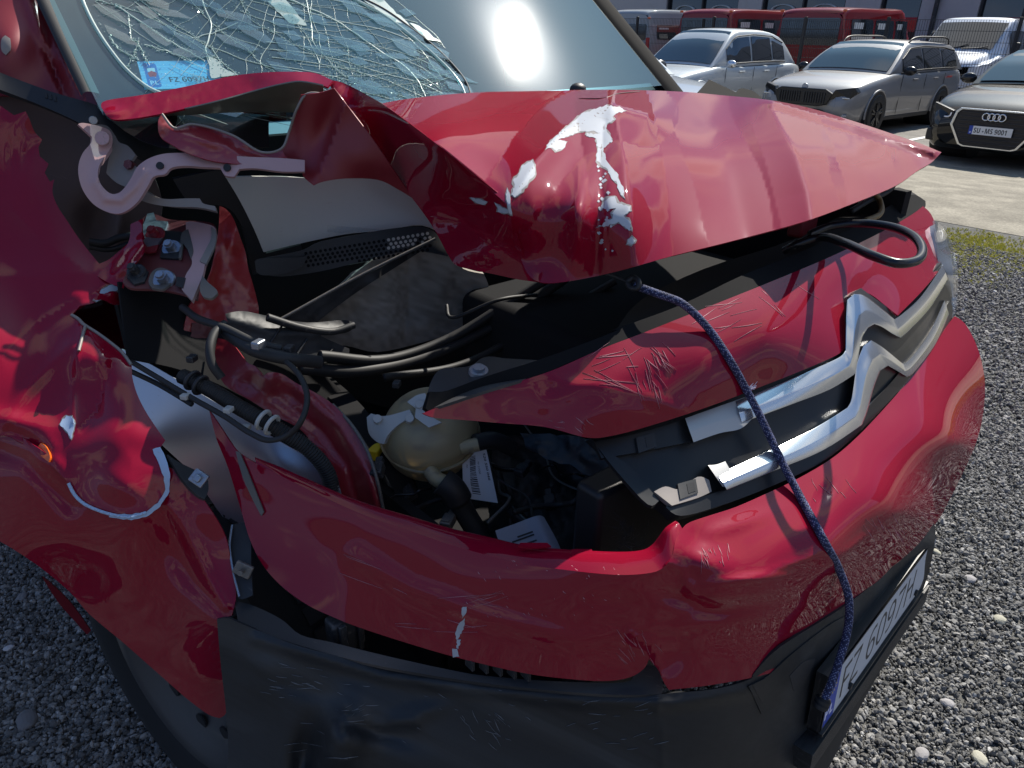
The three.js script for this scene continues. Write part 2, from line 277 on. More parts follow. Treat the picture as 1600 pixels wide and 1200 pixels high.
M.orange = new THREE.MeshPhysicalMaterial({ color: lin(0.75, 0.13, 0.01), roughness: 0.2, clearcoat: 0.6 });
M.yellow = new THREE.MeshStandardMaterial({ color: lin(0.7, 0.55, 0.02), roughness: 0.5 });
// woven elastic cord: blue sheath with pale flecks laid in a spiral
M.cord = new THREE.MeshStandardMaterial({ roughness: 0.8, map: dtex(256, (u, v) => { const a = (u * 8 + v * 8) % 1, b = (((u * 8 - v * 8) % 1) + 1) % 1; const fl = (Math.abs(a - 0.5) < 0.2 && Math.abs(b - 0.5) < 0.24) ? 1 : 0; const row = hsh(Math.floor(u * 8 + v * 8), Math.floor(u * 8 - v * 8 + 64), 5); const k = 0.75 + 0.4 * row; return fl && row > 0.45 ? [0.62, 0.64, 0.72] : [0.17 * k, 0.19 * k, 0.34 * k]; }, true), bumpMap: dtex(256, (u, v) => 0.5 + 0.25 * Math.sin((u + v) * 16 * Math.PI) + 0.25 * Math.sin((u - v) * 16 * Math.PI)), bumpScale: 0.0008 });
function canvasTex(w, h, draw) { const c = document.createElement('canvas'); c.width = w; c.height = h; draw(c.getContext('2d'), w, h); const t = new THREE.CanvasTexture(c); t.colorSpace = THREE.SRGBColorSpace; return t; }
// ---------------------------------------------------------------- where the parked vehicles stand
const TURN = -Math.PI / 2;
const SK = { x: 13.8, z: -5.6, turn: TURN }, AU = { x: 12.5, z: -2.2, turn: TURN }, SI = { x: 12.9, z: -8.6, turn: TURN }, WH = { x: 5.0, z: -5.0, turn: 0 };
const BUS = [{ x: 20.0, z: -9.0, turn: Math.PI / 2 }, { x: 20.4, z: -12.4, turn: Math.PI / 2 }], VN = { x: 20.2, z: -6.0, turn: TURN };
const FN = { x: 16.4, h: 1.85, posts: [-13.5, -11, -8.5, -6.6, -4.1, -1.6, 0.9] };
const BW = [[-20, -16.6, 2], [-15.6, -12.4, 2], [-11.2, -9.9, 1], [-8.2, -4.6, 3], [-3.2, 0.4, 3]];
// ---------------------------------------------------------------- ground: gravel by the wreck, a mossy verge, a pale lane, the lower asphalt yard
const GY = (x, z) => -0.2 * sstep(6.5, 10.5, x);
{
  const gcol = (a, b, f) => dtex(1024, (u, v) => { const n = pf(u, v, 12, f), m = pn(u, v, 256, f + 3) * 0.6 + pn(u, v, 128, f + 5) * 0.4; return a.map((q, i) => q + (b[i] - q) * Math.min(1, Math.max(0, m * 0.7 + (n - 0.5) * 0.9))); }, true);
  const flat = (x0, x1, z0, z1, n, m, y, uvs) => { const g = new THREE.PlaneGeometry(x1 - x0, z1 - z0, n, m).rotateX(-Math.PI / 2).translate((x0 + x1) / 2, 0, (z0 + z1) / 2); const p = g.attributes.position, u = g.attributes.uv; for (let i = 0; i < p.count; i++) { p.setY(i, GY(p.getX(i), p.getZ(i)) + y); u.setXY(i, p.getX(i) / uvs, p.getZ(i) / uvs); } g.computeVertexNormals(); return g; };
  const gm = new THREE.MeshStandardMaterial({ map: gcol([0.25, 0.25, 0.245], [0.48, 0.475, 0.46], 3), roughness: 0.95, bumpMap: dtex(512, (u, v) => pn(u, v, 128, 8)), bumpScale: 0.006 });
  struct('ground', flat(-200, 5.5, -200, 120, 30, 30, -0.004, 1.5), gm);
  const am = new THREE.MeshStandardMaterial({ map: gcol([0.41, 0.39, 0.345], [0.63, 0.605, 0.545], 13), roughness: 0.92, bumpMap: dtex(512, (u, v) => pn(u, v, 160, 9)), bumpScale: 0.003 });
  struct('lane', flat(5.5, 10.6, -60, 60, 40, 20, 0, 2.2), am);
  const ym = new THREE.MeshStandardMaterial({ map: gcol([0.36, 0.35, 0.335], [0.54, 0.52, 0.49], 23), roughness: 0.9, bumpMap: dtex(512, (u, v) => pn(u, v, 160, 9)), bumpScale: 0.002 });
  struct('yard', flat(10.6, 300, -200, 120, 12, 12, -0.002, 2.5), ym);
  // parking bay lines
  const lm = new THREE.MeshStandardMaterial({ color: lin(0.62, 0.62, 0.60), roughness: 0.8 });
  const lines = []; for (const z of [-10.0, -7.05, -3.95, -0.75]) lines.push(box(5.2, 0.004, 0.11, 13.4, -0.196, z));
  struct('bay_lines', lines, lm);
  // loose stones of the gravel
  const shapes = [0, 1, 2].map(k => { const g = new THREE.IcosahedronGeometry(1, 0), p = g.attributes.position, r = rng(40 + k), mv = new Map(); for (let i = 0; i < p.count; i++) { const key = [p.getX(i), p.getY(i), p.getZ(i)].map(q => q.toFixed(2)).join(); if (!mv.has(key)) mv.set(key, 0.72 + r() * 0.5); const s = mv.get(key); p.setXYZ(i, p.getX(i) * s, p.getY(i) * s * 0.75, p.getZ(i) * s); } g.computeVertexNormals(); return g; });
  const r = rng(7), lists = [[], [], []], o = new THREE.Object3D();
  const add = (x, z, s) => { o.position.set(x, s * (0.15 + 0.35 * r()), z); o.rotation.set(r() * 6, r() * 6, r() * 6); o.scale.set(s * (0.8 + 0.6 * r()), s * (0.7 + 0.4 * r()), s * (0.8 + 0.6 * r())); o.updateMatrix(); lists[Math.floor(r() * 3)].push(o.matrix.clone()); };
  const fill = (x0, x1, z0, z1, per, s0, s1) => { const n = (x1 - x0) * (z1 - z0) * per; for (let i = 0; i < n; i++) add(x0 + r() * (x1 - x0), z0 + r() * (z1 - z0), s0 + (s1 - s0) * Math.pow(r(), 3)); };
  fill(-1.75, -0.55, -1.3, 0.7, 36000, 0.0022, 0.0078);
  fill(-0.3, 2.1, 0.35, 2.0, 33000, 0.0022, 0.0080);
  fill(0.9, 2.4, -1.2, 0.4, 18000, 0.0026, 0.0085);
  fill(1.9, 4.9, -2.4, 1.9, 9000, 0.0035, 0.011);
  fill(-1.75, 2.4, -1.3, 2.2, 50, 0.009, 0.014);
  const sm = new THREE.MeshStandardMaterial({ color: 0xffffff, roughness: 0.9, map: dtex(128, (u, v) => 0.8 + 0.2 * pn(u, v, 32, 3), true) });
  const grp = new THREE.Group(); grp.name = 'gravel'; grp.userData = { label: 'loose grey crushed stone gravel around the wrecked car', category: 'gravel', kind: 'stuff' }; scene.add(grp);
  lists.forEach((l, k) => { const im = new THREE.InstancedMesh(shapes[k], sm, l.length); const c = new THREE.Color(); l.forEach((m, i) => { im.setMatrixAt(i, m); const b = 0.11 + 0.27 * Math.pow(r(), 1.5) + (r() > 0.97 ? 0.25 : 0), w = (r() - 0.5) * 0.03; c.setRGB(b * (1.02 + w), b, b * (0.97 - w)); im.setColorAt(i, c); }); im.name = 'stones'; shadow(im); im.userData.kind = 'stuff'; grp.add(im); });
  // moss and grass tufts along the lane
  const blades = new THREE.BufferGeometry(); { const P = [], I = [], rr = rng(99); for (let k = 0; k < 9; k++) { const a = rr() * 6.3, l = 0.6 + 0.6 * rr(), w = 0.12, bx = (rr() - 0.5) * 0.8, bz = (rr() - 0.5) * 0.8, n = P.length / 3, tx = bx + Math.cos(a) * l * 0.6, tz = bz + Math.sin(a) * l * 0.6; P.push(bx - Math.sin(a) * w, 0, bz + Math.cos(a) * w, bx + Math.sin(a) * w, 0, bz - Math.cos(a) * w, tx, l, tz); I.push(n, n + 1, n + 2); } blades.setAttribute('position', new THREE.Float32BufferAttribute(P, 3)); blades.setIndex(I); blades.computeVertexNormals(); }
  const spots = []; const N = 60000; for (let i = 0; i < N; i++) { const x = 3.9 + 1.75 * r(), z = -6 + 8 * r(); const n = fbm(x * 1.6, z * 1.6, 4); const w = 1 - Math.abs(x - 4.95) / 0.95; if (n + w * 0.38 + (r() - 0.5) * 0.3 > 0.66) spots.push([x, z]); }
  const gr = new THREE.InstancedMesh(blades, new THREE.MeshPhysicalMaterial({ color: 0xffffff, roughness: 0.95, transmission: 0.3, thickness: 0 }), spots.length); const c = new THREE.Color();
  spots.forEach(([x, z], i) => { const s = 0.007 + 0.013 * r(); o.position.set(x, -0.002, z); o.rotation.set(0, r() * 6, 0); o.scale.setScalar(s); o.updateMatrix(); gr.setMatrixAt(i, o.matrix); const k = r(); c.setRGB(0.30 + 0.16 * k, 0.32 + 0.10 * k, 0.05); gr.setColorAt(i, c); });
  gr.name = 'moss_verge'; gr.userData = { label: 'yellow green moss and short grass along the edge of the pale lane', category: 'moss', kind: 'stuff' }; shadow(gr); scene.add(gr);
  // larger stones one can pick out
  const big = [[1562, 968, 0.02, 'flat pale buff stone in the gravel at the right edge'], [1462, 862, 0.014, 'small tan stone in the gravel close to the bumper side'], [1515, 905, 0.02, 'flat grey stone in the gravel above the tan pebble'], [1530, 1185, 0.02, 'buff stone in the bottom right corner of the gravel'], [1480, 1098, 0.016, 'light grey stone in the sunlit gravel below the plate'], [1440, 1178, 0.019, 'blunt grey stone in the gravel near the bottom right'], [42, 1125, 0.028, 'largest dark grey stone in the shaded gravel by the wheel'], [14, 1012, 0.012, 'small pale stone in the shaded gravel at the left edge'], [35, 932, 0.016, 'flat grey stone in the shaded gravel below the fender']];
  big.forEach(([px, py, s, label], i) => { const p = A(px, py, 'y', 0.006), g = new THREE.IcosahedronGeometry(1, 2), q = g.attributes.position; for (let k = 0; k < q.count; k++) { const a = V(q.getX(k), q.getY(k), q.getZ(k)), e = 0.75 + 0.55 * fbm(a.x * 1.3 + i * 7, a.y * 1.3, a.z * 1.3, 3); a.multiplyScalar(e); q.setXYZ(k, a.x * 1.3, a.y * 0.55, a.z); } g.computeVertexNormals(); const b = [0.36, 0.4, 0.3, 0.42, 0.34, 0.3, 0.16, 0.5, 0.2][i]; const m = mesh(numbered('stone'), g, new THREE.MeshStandardMaterial({ color: lin(b, b * 0.96, b * (i === 1 || i === 3 || i === 0 ? 0.78 : 0.97)), roughness: 0.9 }), scene); m.position.copy(p); m.scale.setScalar(s * 0.72); m.rotation.y = i * 1.3; m.userData = { label, category: 'stone', group: 'larger stones in the gravel' }; });
}
// ---------------------------------------------------------------- the wrecked car
const car = thing('wrecked_car', 'dark red crash damaged car with crumpled bonnet and cracked windscreen standing on gravel', 'car');
const z4 = p => p.map(([x, y]) => [480 + 0.35 * x, 80 + 0.35 * y]);

// --- bonnet: buckled top skin, folded left flap, bent rear strip, inner skin
const bonL = surf({ c: [
  [605, 160, 'z', -0.02], [735, 145, 'z', -0.01], [850, 142, 'z', 0], [950, 140, 'z', 0], [1060, 143, 'z', -0.02], [1130, 150, 'x', 0.74], [1200, 155, 'x', 0.78],
  [1260, 168, 'x', 0.82], [1320, 185, 'x', 0.83], [1400, 212, 'x', 0.81], [1468, 238, 'x', 0.77],
  [1440, 265, 'y', 1.105], [1340, 315, 'y', 1.095], [1260, 345, 'y', 1.085], [1150, 375, 'y', 1.075], [1050, 400, 'y', 1.065], [980, 420, 'y', 1.055], [930, 432, 'y', 1.045], [845, 442, 'y', 1.04],
  [812, 405, 'y', 1.06], [798, 340, 'y', 1.125], [795, 318, 'y', 1.14], [680, 228, 'y', 1.205],
  [960, 168, 'z', 0.10], [870, 215, 'y', 1.195], [760, 220, 'y', 1.20], [900, 330, 'y', 1.14], [955, 330, 'y', 1.132]],
  bumps: [[830, 350, 16, 60, 0.05, 0.009], [870, 350, 24, 90, 0.12, -0.010], [905, 345, 14, 95, 0.1, 0.012], [935, 345, 11, 95, 0.05, -0.011], [880, 255, 40, 22, -0.7, -0.004], [745, 250, 50, 18, 0.5, -0.005], [865, 300, 10, 20, 0.3, 0.003]],
  creases: [{ p: [[945, 190], [938, 260], [944, 320], [952, 400]], w: 9, h: -0.005 }, { p: [[905, 260], [900, 330], [912, 420]], w: 6, h: 0.003 }],
  vert: { bumps: [[1110, 225, 260, 90, 0.1, 0.012], [1330, 250, 90, 40, 0.3, 0.004]], ridges: [{ p: [[1268, 345], [1262, 300], [1245, 245], [1215, 185], [1200, 160]], w: 60, h: 0.011 }, { p: [[958, 166], [975, 250], [986, 330], [992, 415]], w: 60, h: 0.012 }, { p: [[795, 318], [840, 250], [880, 205], [958, 166], [1010, 180]], w: 50, h: 0.010 }, { p: [[1110, 190], [1140, 270], [1165, 372]], w: 60, h: -0.006, r: 0.05 }, { p: [[1330, 205], [1345, 260], [1360, 305]], w: 50, h: -0.005, r: 0.05 }, { p: [[1210, 160], [1330, 196], [1460, 238]], w: 12, h: 0.004, r: 0.02 }] },
  wob: [0.0012, 60, 3] });
const bonOut = [[590, 163], [640, 154], [735, 145], [850, 142], [950, 140], [1060, 143], [1130, 149], [1200, 156], [1262, 168], [1330, 188], [1400, 211], [1440, 225], [1471, 238], [1455, 254], [1432, 268], [1400, 290], [1340, 315], [1260, 345], [1150, 375], [1050, 400], [980, 420], [930, 432], [885, 440], [850, 442], [828, 432], [814, 405], [803, 372], [797, 335], [788, 316], [740, 276], [690, 236], [640, 198], [600, 172]];
const flapL = surf({ c: [[512, 126, 'y', 1.272], [540, 134, 'y', 1.262], [600, 168, 'y', 1.24], [680, 228, 'y', 1.21], [740, 276, 'y', 1.17], [795, 318, 'y', 1.143], [800, 345, 'y', 1.122], [814, 405, 'y', 1.06], [848, 441, 'y', 1.037], [780, 430, 'y', 1.03], [712, 415, 'y', 1.025], [670, 345, 'y', 1.075], [640, 305, 'y', 1.105], [610, 260, 'y', 1.145], [580, 215, 'y', 1.185], [545, 170, 'y', 1.23], [720, 340, 'y', 1.095], [650, 245, 'y', 1.175]],
  bumps: [[700, 300, 70, 22, 0.65, 0.006], [750, 360, 60, 26, 0.5, -0.005], [770, 400, 50, 18, 0.2, 0.004], [780, 340, 24, 14, 0.6, 0.006]], creases: [{ p: [[520, 130], [600, 170], [690, 236], [790, 318]], w: 20, h: 0.014, round: true }, { p: [[700, 310], [770, 335], [806, 345]], w: 10, h: -0.004, round: true }], wob: [0.001, 60, 8] });
const flapOut = [[511, 124], [535, 129], [560, 141], [600, 164], [640, 193], [690, 231], [740, 271], [790, 312], [802, 330], [803, 350], [812, 380], [822, 410], [836, 432], [850, 442], [812, 437], [770, 428], [735, 421], [712, 414], [700, 398], [684, 368], [668, 342], [640, 304], [610, 260], [580, 215], [545, 170], [524, 146]];
const stripL = surf({ c: [[158, 166, 'z', -0.20], [300, 134, 'z', -0.17], [400, 116, 'z', -0.12], [490, 114, 'z', -0.05], [515, 126, 'z', 0.0], [168, 186, 'z', -0.17], [300, 165, 'z', -0.13], [400, 140, 'z', -0.09], [470, 128, 'z', -0.03]], bumps: [[175, 176, 20, 10, 0, 0.006]], wob: [0.004, 26, 2] });
const stripOut = [[158, 167], [166, 157], [230, 147], [300, 133], [350, 121], [400, 114], [450, 112], [492, 114], [520, 126], [512, 136], [490, 129], [468, 127], [440, 131], [400, 141], [350, 155], [300, 167], [245, 179], [200, 186], [172, 185]];
const bonnet = mesh('bonnet', [sheet({ L: bonL, out: bonOut, step: 4, th: 0.0018 }), sheet({ L: flapL, out: flapOut, step: 6, th: 0.0018 }), sheet({ L: stripL, out: stripOut, step: 5, th: 0.003 })], M.paint, car, 'buckled dark red bonnet with bared filler along its fold');
// underside of the bent rear strip and inner skin
const underL = surf({ c: [[200, 186, 'z', -0.16], [300, 172, 'z', -0.12], [400, 145, 'z', -0.08], [470, 132, 'z', -0.02], [512, 138, 'z', 0.01], [500, 176, 'z', -0.10], [400, 176, 'z', -0.16], [280, 182, 'z', -0.19]], bumps: [[400, 160, 80, 10, 0, 0.006]] });
mesh('bonnet_underside', sheet({ L: underL, out: [[215, 184], [300, 168], [350, 156], [400, 142], [440, 132], [470, 128], [505, 134], [505, 160], [490, 173], [440, 176], [360, 176], [280, 181]], step: 5, th: 0.002 }), new THREE.MeshPhysicalMaterial({ map: dustC([0.44, 0.45, 0.41], 0.5, 0.3), roughness: 0.32, clearcoat: 0.6, clearcoatRoughness: 0.25 }), bonnet);
const innL = surf({ c: [[465, 150, 'z', 0.00], [545, 170, 'z', 0.06], [610, 262, 'z', 0.12], [640, 305, 'z', 0.13], [590, 282, 'z', 0.08], [490, 285, 'z', 0.02], [470, 270, 'z', -0.01], [445, 245, 'z', -0.04], [455, 200, 'z', -0.03]], bumps: [[510, 200, 22, 60, 0.3, -0.018], [560, 250, 30, 40, -0.5, 0.01]], creases: [{ p: [[540, 165], [520, 220], [500, 270]], w: 9, h: 0.008 }] });
mesh('inner_skin', sheet({ L: innL, out: [[470, 148], [500, 145], [522, 138], [548, 172], [582, 217], [612, 262], [645, 310], [622, 296], [590, 281], [540, 279], [505, 284], [490, 290], [474, 276], [470, 262], [445, 250], [440, 238], [452, 206], [462, 172]], step: 6, th: 0.002 }), M.paintDull, bonnet);
const in2 = surf({ c: [[248, 190, 'z', -0.12], [262, 216, 'z', -0.11], [300, 196, 'z', -0.11], [370, 222, 'z', -0.07], [430, 240, 'z', -0.03], [300, 240, 'z', -0.07], [370, 255, 'z', -0.04], [460, 250, 'z', 0.0], [470, 262, 'z', 0.01]], bumps: [[320, 220, 60, 10, 0.3, 0.012], [400, 240, 40, 8, 0.25, -0.008]], wob: [0.006, 18, 4] });
mesh('torn_skin', sheet({ L: in2, out: [[247, 190], [253, 178], [262, 186], [272, 200], [282, 196], [300, 195], [330, 201], [362, 212], [390, 228], [410, 239], [432, 236], [440, 232], [448, 246], [472, 262], [440, 256], [400, 256], [370, 256], [330, 251], [296, 240], [268, 226], [250, 212]], step: 4, th: 0.0025 }), M.innerRed, bonnet, 'torn and folded inner bonnet skin');
mesh('torn_edge', [tube([[253, 178, 'z', -0.118], [272, 200, 'z', -0.105], [300, 194, 'z', -0.105], [362, 211, 'z', -0.065], [410, 238, 'z', -0.03], [440, 232, 'z', -0.015], [452, 205, 'z', -0.02], [464, 170, 'z', 0.0], [480, 147, 'z', 0.01], [522, 150, 'z', 0.03]], 0.0022, 70, 6)], M.bracket, bonnet);
// bared filler and flaked paint on the bonnet
const grow = (pl, k) => { const cx = pl.reduce((s, p) => s + p[0], 0) / pl.length, cy = pl.reduce((s, p) => s + p[1], 0) / pl.length; return pl.map(([x, y]) => { const l = Math.hypot(x - cx, y - cy) || 1; return [x + (x - cx) / l * k, y + (y - cy) / l * k]; }); };
const flake = (pl, L, seed, amp = 1.3, mat = M.filler, e = 0.0014, par = bonnet, nm = 'paint_chip') => { mesh('bared_primer', sheet({ L: L.off(e - 0.0006), out: jag(grow(pl, 2.2), amp * 1.5, 5, seed + 100), raw: true, step: 5, th: 0.0006 }), M.primerGrey, par); return mesh(nm, sheet({ L: L.off(e), out: jag(pl, amp * 1.25, 3.2, seed), raw: true, step: 4, th: 0.0009 }), mat, par); };
flake(z4([[1335, 240], [1390, 250], [1425, 268], [1385, 276], [1362, 290], [1375, 305], [1340, 325], [1330, 345], [1310, 362], [1265, 356], [1210, 362], [1165, 380], [1120, 398], [1165, 400], [1150, 430], [1110, 448], [1095, 430], [1065, 437], [1075, 415], [1100, 388], [1150, 345], [1200, 305], [1225, 280]]), bonL, 1);
flake(z4([[1005, 485], [1015, 520], [1018, 550], [985, 590], [955, 630], [930, 652], [908, 640], [925, 600], [920, 575], [945, 545], [955, 515]]), bonL, 2);
flake(z4([[1322, 330], [1365, 400], [1335, 420], [1322, 440], [1338, 490], [1360, 520], [1385, 545], [1392, 575], [1412, 615], [1418, 655], [1398, 640], [1382, 590], [1352, 555], [1340, 525], [1310, 508], [1292, 490], [1296, 440], [1290, 390], [1245, 378], [1245, 366], [1305, 368]]), bonL, 3);
flake(z4([[1372, 648], [1392, 680], [1442, 690], [1445, 715], [1412, 735], [1440, 755], [1446, 800], [1420, 790], [1395, 765], [1350, 772], [1295, 787], [1335, 757], [1365, 742], [1358, 722], [1380, 700], [1312, 702], [1318, 678], [1345, 652]]), bonL, 4, 1.6);
flake(z4([[1450, 828], [1466, 845], [1446, 866], [1425, 860], [1432, 842]]), bonL, 5, 1);
flake(z4([[728, 655], [770, 662], [802, 672], [790, 684], [755, 676]]), flapL, 6, 0.8);
flake(z4([[838, 678], [872, 700], [908, 712], [912, 726], [878, 722], [850, 716], [852, 700]]), flapL, 7, 0.8);
flake(z4([[893, 612], [904, 640], [908, 690], [916, 730], [904, 728], [894, 690], [888, 640]]), bonL, 8, 0.6, M.filler, 0.002);
// little flecks round the fold
{ const r = rng(55), g = []; for (let i = 0; i < 46; i++) { const t = r(), bx = 940 + 30 * t * r() - 6, by = 190 + 205 * t, s = 1 + 2.2 * r(); g.push(sheet({ L: bonL.off(0.0012), out: jag([[bx - s, by], [bx, by - s], [bx + s * 1.2, by], [bx, by + s]], 0.6, 2, i), raw: true, step: 4, th: 0.0008 })); } mesh('paint_chip', g, M.filler, bonnet); }
// washer jet standing on the rear of the bonnet
{ const p = A(903, 137, 'z', 0.0), g = new THREE.SphereGeometry(1, 20, 12); g.scale(0.020, 0.014, 0.016); const b = box(0.03, 0.006, 0.022, 0, -0.010, 0, 0.002); mesh('washer_jet', [clean(g), clean(b)].map(q => q.translate(p.x, p.y - 0.004, p.z)), M.black, bonnet); }
// shut line cracks near the jet
mesh('paint_crack', tube([[930, 152, 'd', 0], [1, 1, 'd', 0]].slice(0, 0).concat([bonL.off(0.0006)(905, 154), bonL.off(0.0006)(945, 153), bonL.off(0.0006)(962, 147), bonL.off(0.0006)(1000, 143)]), 0.0008, 20, 5), M.black, bonnet);

// --- front right fender (left in the picture): crumpled upper part folded over the lower part
const fu = surf({ c: [[-60, 160, 'z', -0.30], [0, 168, 'z', -0.30], [42, 178, 'z', -0.28], [64, 215, 'z', -0.28], [72, 268, 'z', -0.25], [90, 320, 'z', -0.22], [120, 368, 'z', -0.18], [152, 408, 'z', -0.14], [188, 440, 'z', -0.10], [-60, 400, 'z', -0.20], [0, 400, 'z', -0.20], [60, 420, 'z', -0.16], [110, 430, 'z', -0.13], [-60, 560, 'z', -0.05], [0, 520, 'z', -0.08], [60, 520, 'z', -0.08], [120, 500, 'y', 0.94], [-60, 650, 'z', 0.0], [0, 640, 'z', 0.0], [60, 650, 'z', 0.03], [0, 300, 'z', -0.25], [40, 300, 'z', -0.24],
  [190, 470, 'y', 0.945], [120, 600, 'y', 0.875], [205, 575, 'y', 0.885], [232, 645, 'y', 0.845], [258, 690, 'y', 0.82], [262, 735, 'y', 0.79], [245, 785, 'y', 0.755], [205, 806, 'y', 0.745], [150, 796, 'y', 0.75], [110, 758, 'y', 0.775], [180, 700, 'y', 0.825], [150, 560, 'y', 0.91], [90, 690, 'y', 0.82]],
  bumps: [[60, 330, 50, 150, -0.5, 0.010], [18, 250, 10, 30, 0, -0.004], [40, 245, 9, 26, 0.3, -0.003], [70, 560, 160, 50, -0.75, 0.010], [150, 625, 30, 70, 0.25, -0.010], [200, 660, 40, 60, 0.3, 0.006], [190, 760, 50, 30, 0.5, 0.010], [85, 715, 16, 50, -0.4, 0.006], [30, 660, 60, 18, 0.2, 0.008], [50, 692, 50, 12, 0.45, -0.006]],
  creases: [{ p: [[0, 560], [60, 505], [120, 468], [175, 440]], w: 34, h: 0.006 }, { p: [[0, 430], [70, 430], [150, 425]], w: 30, h: 0.004 }, { p: [[-20, 700], [40, 612], [110, 540]], w: 10, h: 0.004, round: true }, { p: [[128, 510], [118, 590], [115, 660]], w: 8, h: 0.006 }, { p: [[175, 570], [150, 640], [125, 665]], w: 6, h: -0.004 }, { p: [[20, 330], [70, 380], [130, 420]], w: 26, h: 0.004 }, { p: [[250, 715], [200, 700], [150, 730], [120, 770]], w: 22, h: -0.005, round: true }], wob: [0.0005, 120, 6] });
const fuOut = [[-80, 130], [-20, 158], [0, 165], [10, 172], [22, 180], [40, 174], [46, 186], [54, 206], [66, 218], [60, 230], [62, 244], [76, 256], [70, 270], [78, 284], [85, 280], [82, 300], [90, 322], [105, 345], [120, 368], [140, 394], [155, 412], [172, 404], [200, 380], [222, 358], [226, 372], [214, 400], [196, 436], [193, 455], [194, 470], [186, 476], [160, 466], [150, 472], [125, 478], [112, 492], [130, 505], [150, 518], [175, 538], [196, 556], [206, 572], [207, 590], [214, 615], [226, 640], [240, 662], [258, 688], [250, 700], [256, 722], [264, 745], [262, 768], [246, 790], [225, 803], [205, 809], [178, 806], [155, 798], [135, 788], [118, 774], [108, 756], [95, 742], [78, 724], [60, 705], [30, 690], [0, 680], [-80, 690]];
const fender = mesh('fender', sheet({ L: fu, out: fuOut, step: 6, th: 0.002, lim: 0.5 }), M.paint, car, 'torn and crumpled front right fender');
const fl = surf({ c: [[-60, 640, 'z', -0.02], [0, 668, 'z', 0.0], [0, 860, 'y', 0.66], [-60, 820, 'y', 0.68], [60, 720, 'y', 0.80], [110, 770, 'y', 0.755], [160, 815, 'y', 0.72], [205, 815, 'y', 0.725], [245, 790, 'y', 0.745], [262, 740, 'y', 0.78], [300, 760, 'y', 0.76], [330, 800, 'y', 0.725], [355, 850, 'y', 0.68], [366, 930, 'y', 0.62], [343, 968, 'y', 0.595], [350, 1060, 'y', 0.475], [345, 1122, 'y', 0.415], [290, 1090, 'y', 0.445], [240, 1045, 'y', 0.48], [190, 1000, 'y', 0.52], [110, 925, 'y', 0.58], [60, 885, 'y', 0.63], [200, 900, 'y', 0.63], [280, 960, 'y', 0.575], [270, 860, 'y', 0.665], [100, 840, 'y', 0.69]],
  bumps: [[300, 850, 20, 80, -0.45, 0.008], [272, 830, 14, 70, -0.45, -0.006], [230, 880, 60, 120, -0.5, 0.003]], creases: [{ p: [[262, 790], [310, 870], [350, 945]], w: 9, h: 0.005, round: true }, { p: [[232, 820], [300, 910], [352, 960]], w: 12, h: -0.004, round: true }, { p: [[-40, 690], [40, 720], [110, 790]], w: 12, h: -0.006, round: true }], wob: [0.001, 90, 1] });
const flOut = [[-80, 640], [0, 664], [60, 700], [100, 730], [150, 770], [200, 780], [240, 760], [258, 728], [275, 736], [300, 758], [330, 798], [352, 838], [361, 880], [369, 928], [362, 962], [341, 968], [343, 1000], [350, 1060], [356, 1098], [352, 1116], [343, 1122], [325, 1116], [290, 1090], [240, 1046], [190, 1002], [140, 960], [110, 926], [70, 892], [30, 864], [0, 846], [-80, 800]];
mesh('lower_fender', sheet({ L: fl, out: flOut, step: 6, th: 0.002 }), M.paint, fender);
mesh('torn_edge', [tube([[108, 757, 'd', 0]].map(() => fu.off(0.002)(107, 755)).concat([[116, 772], [130, 786], [155, 798], [180, 805], [205, 808], [228, 801]].map(p => fu.off(0.002)(...p))), 0.0024, 50, 6), sheet({ L: fu.off(0.0016), out: jag([[205, 804], [228, 800], [246, 786], [258, 765], [256, 745], [246, 720], [239, 702], [250, 698], [258, 712], [266, 745], [265, 768], [250, 792], [228, 808], [205, 813], [170, 808], [172, 802]], 1.2, 6, 31), raw: true, step: 4, th: 0.001 })], M.primerBlue, fender, 'torn edge with pale blue primer');
flake([[98, 655], [104, 650], [112, 650], [117, 662], [115, 672], [111, 686], [106, 676], [94, 664]], fu, 12, 1.2, M.primerBlue, 0.0016, fender);
flake([[146, 468], [160, 452], [176, 444], [190, 446], [188, 452], [170, 462], [152, 471]], fu, 13, 1, M.primerBlue, 0.002, fender);
mesh('torn_edge', [tube([[112, 492], [122, 498], [131, 507], [150, 519], [172, 535], [190, 550], [205, 570]].map(p => fu.off(0.0015)(...p)), 0.0026, 40, 6), tube([[134, 508], [129, 525], [123, 548]].map(p => fu.off(0.003)(...p)), 0.0024, 16, 6)], M.bracket, fender);
{ const g = sheet({ L: fu.off(0.004), out: [[57, 700], [64, 692], [72, 698], [78, 712], [76, 722], [64, 712]], step: 3, th: 0.006 }); mesh('side_repeater', g, M.orange, fender); }
// the small flap of fender curled outward near its upper tear
const curl = surf({ c: [[150, 438, 'y', 0.975], [190, 442, 'y', 0.965], [194, 468, 'y', 0.945], [120, 486, 'y', 0.945], [160, 470, 'y', 0.955], [150, 455, 'y', 0.97]], bumps: [[180, 455, 18, 14, 0, 0.014]] });
mesh('curled_flap', sheet({ L: curl.off(0.006), out: [[148, 440], [168, 428], [188, 436], [195, 452], [193, 470], [180, 476], [158, 468], [138, 474], [120, 484], [112, 490], [120, 476], [134, 458]], step: 4, th: 0.002 }), M.paint, fender);

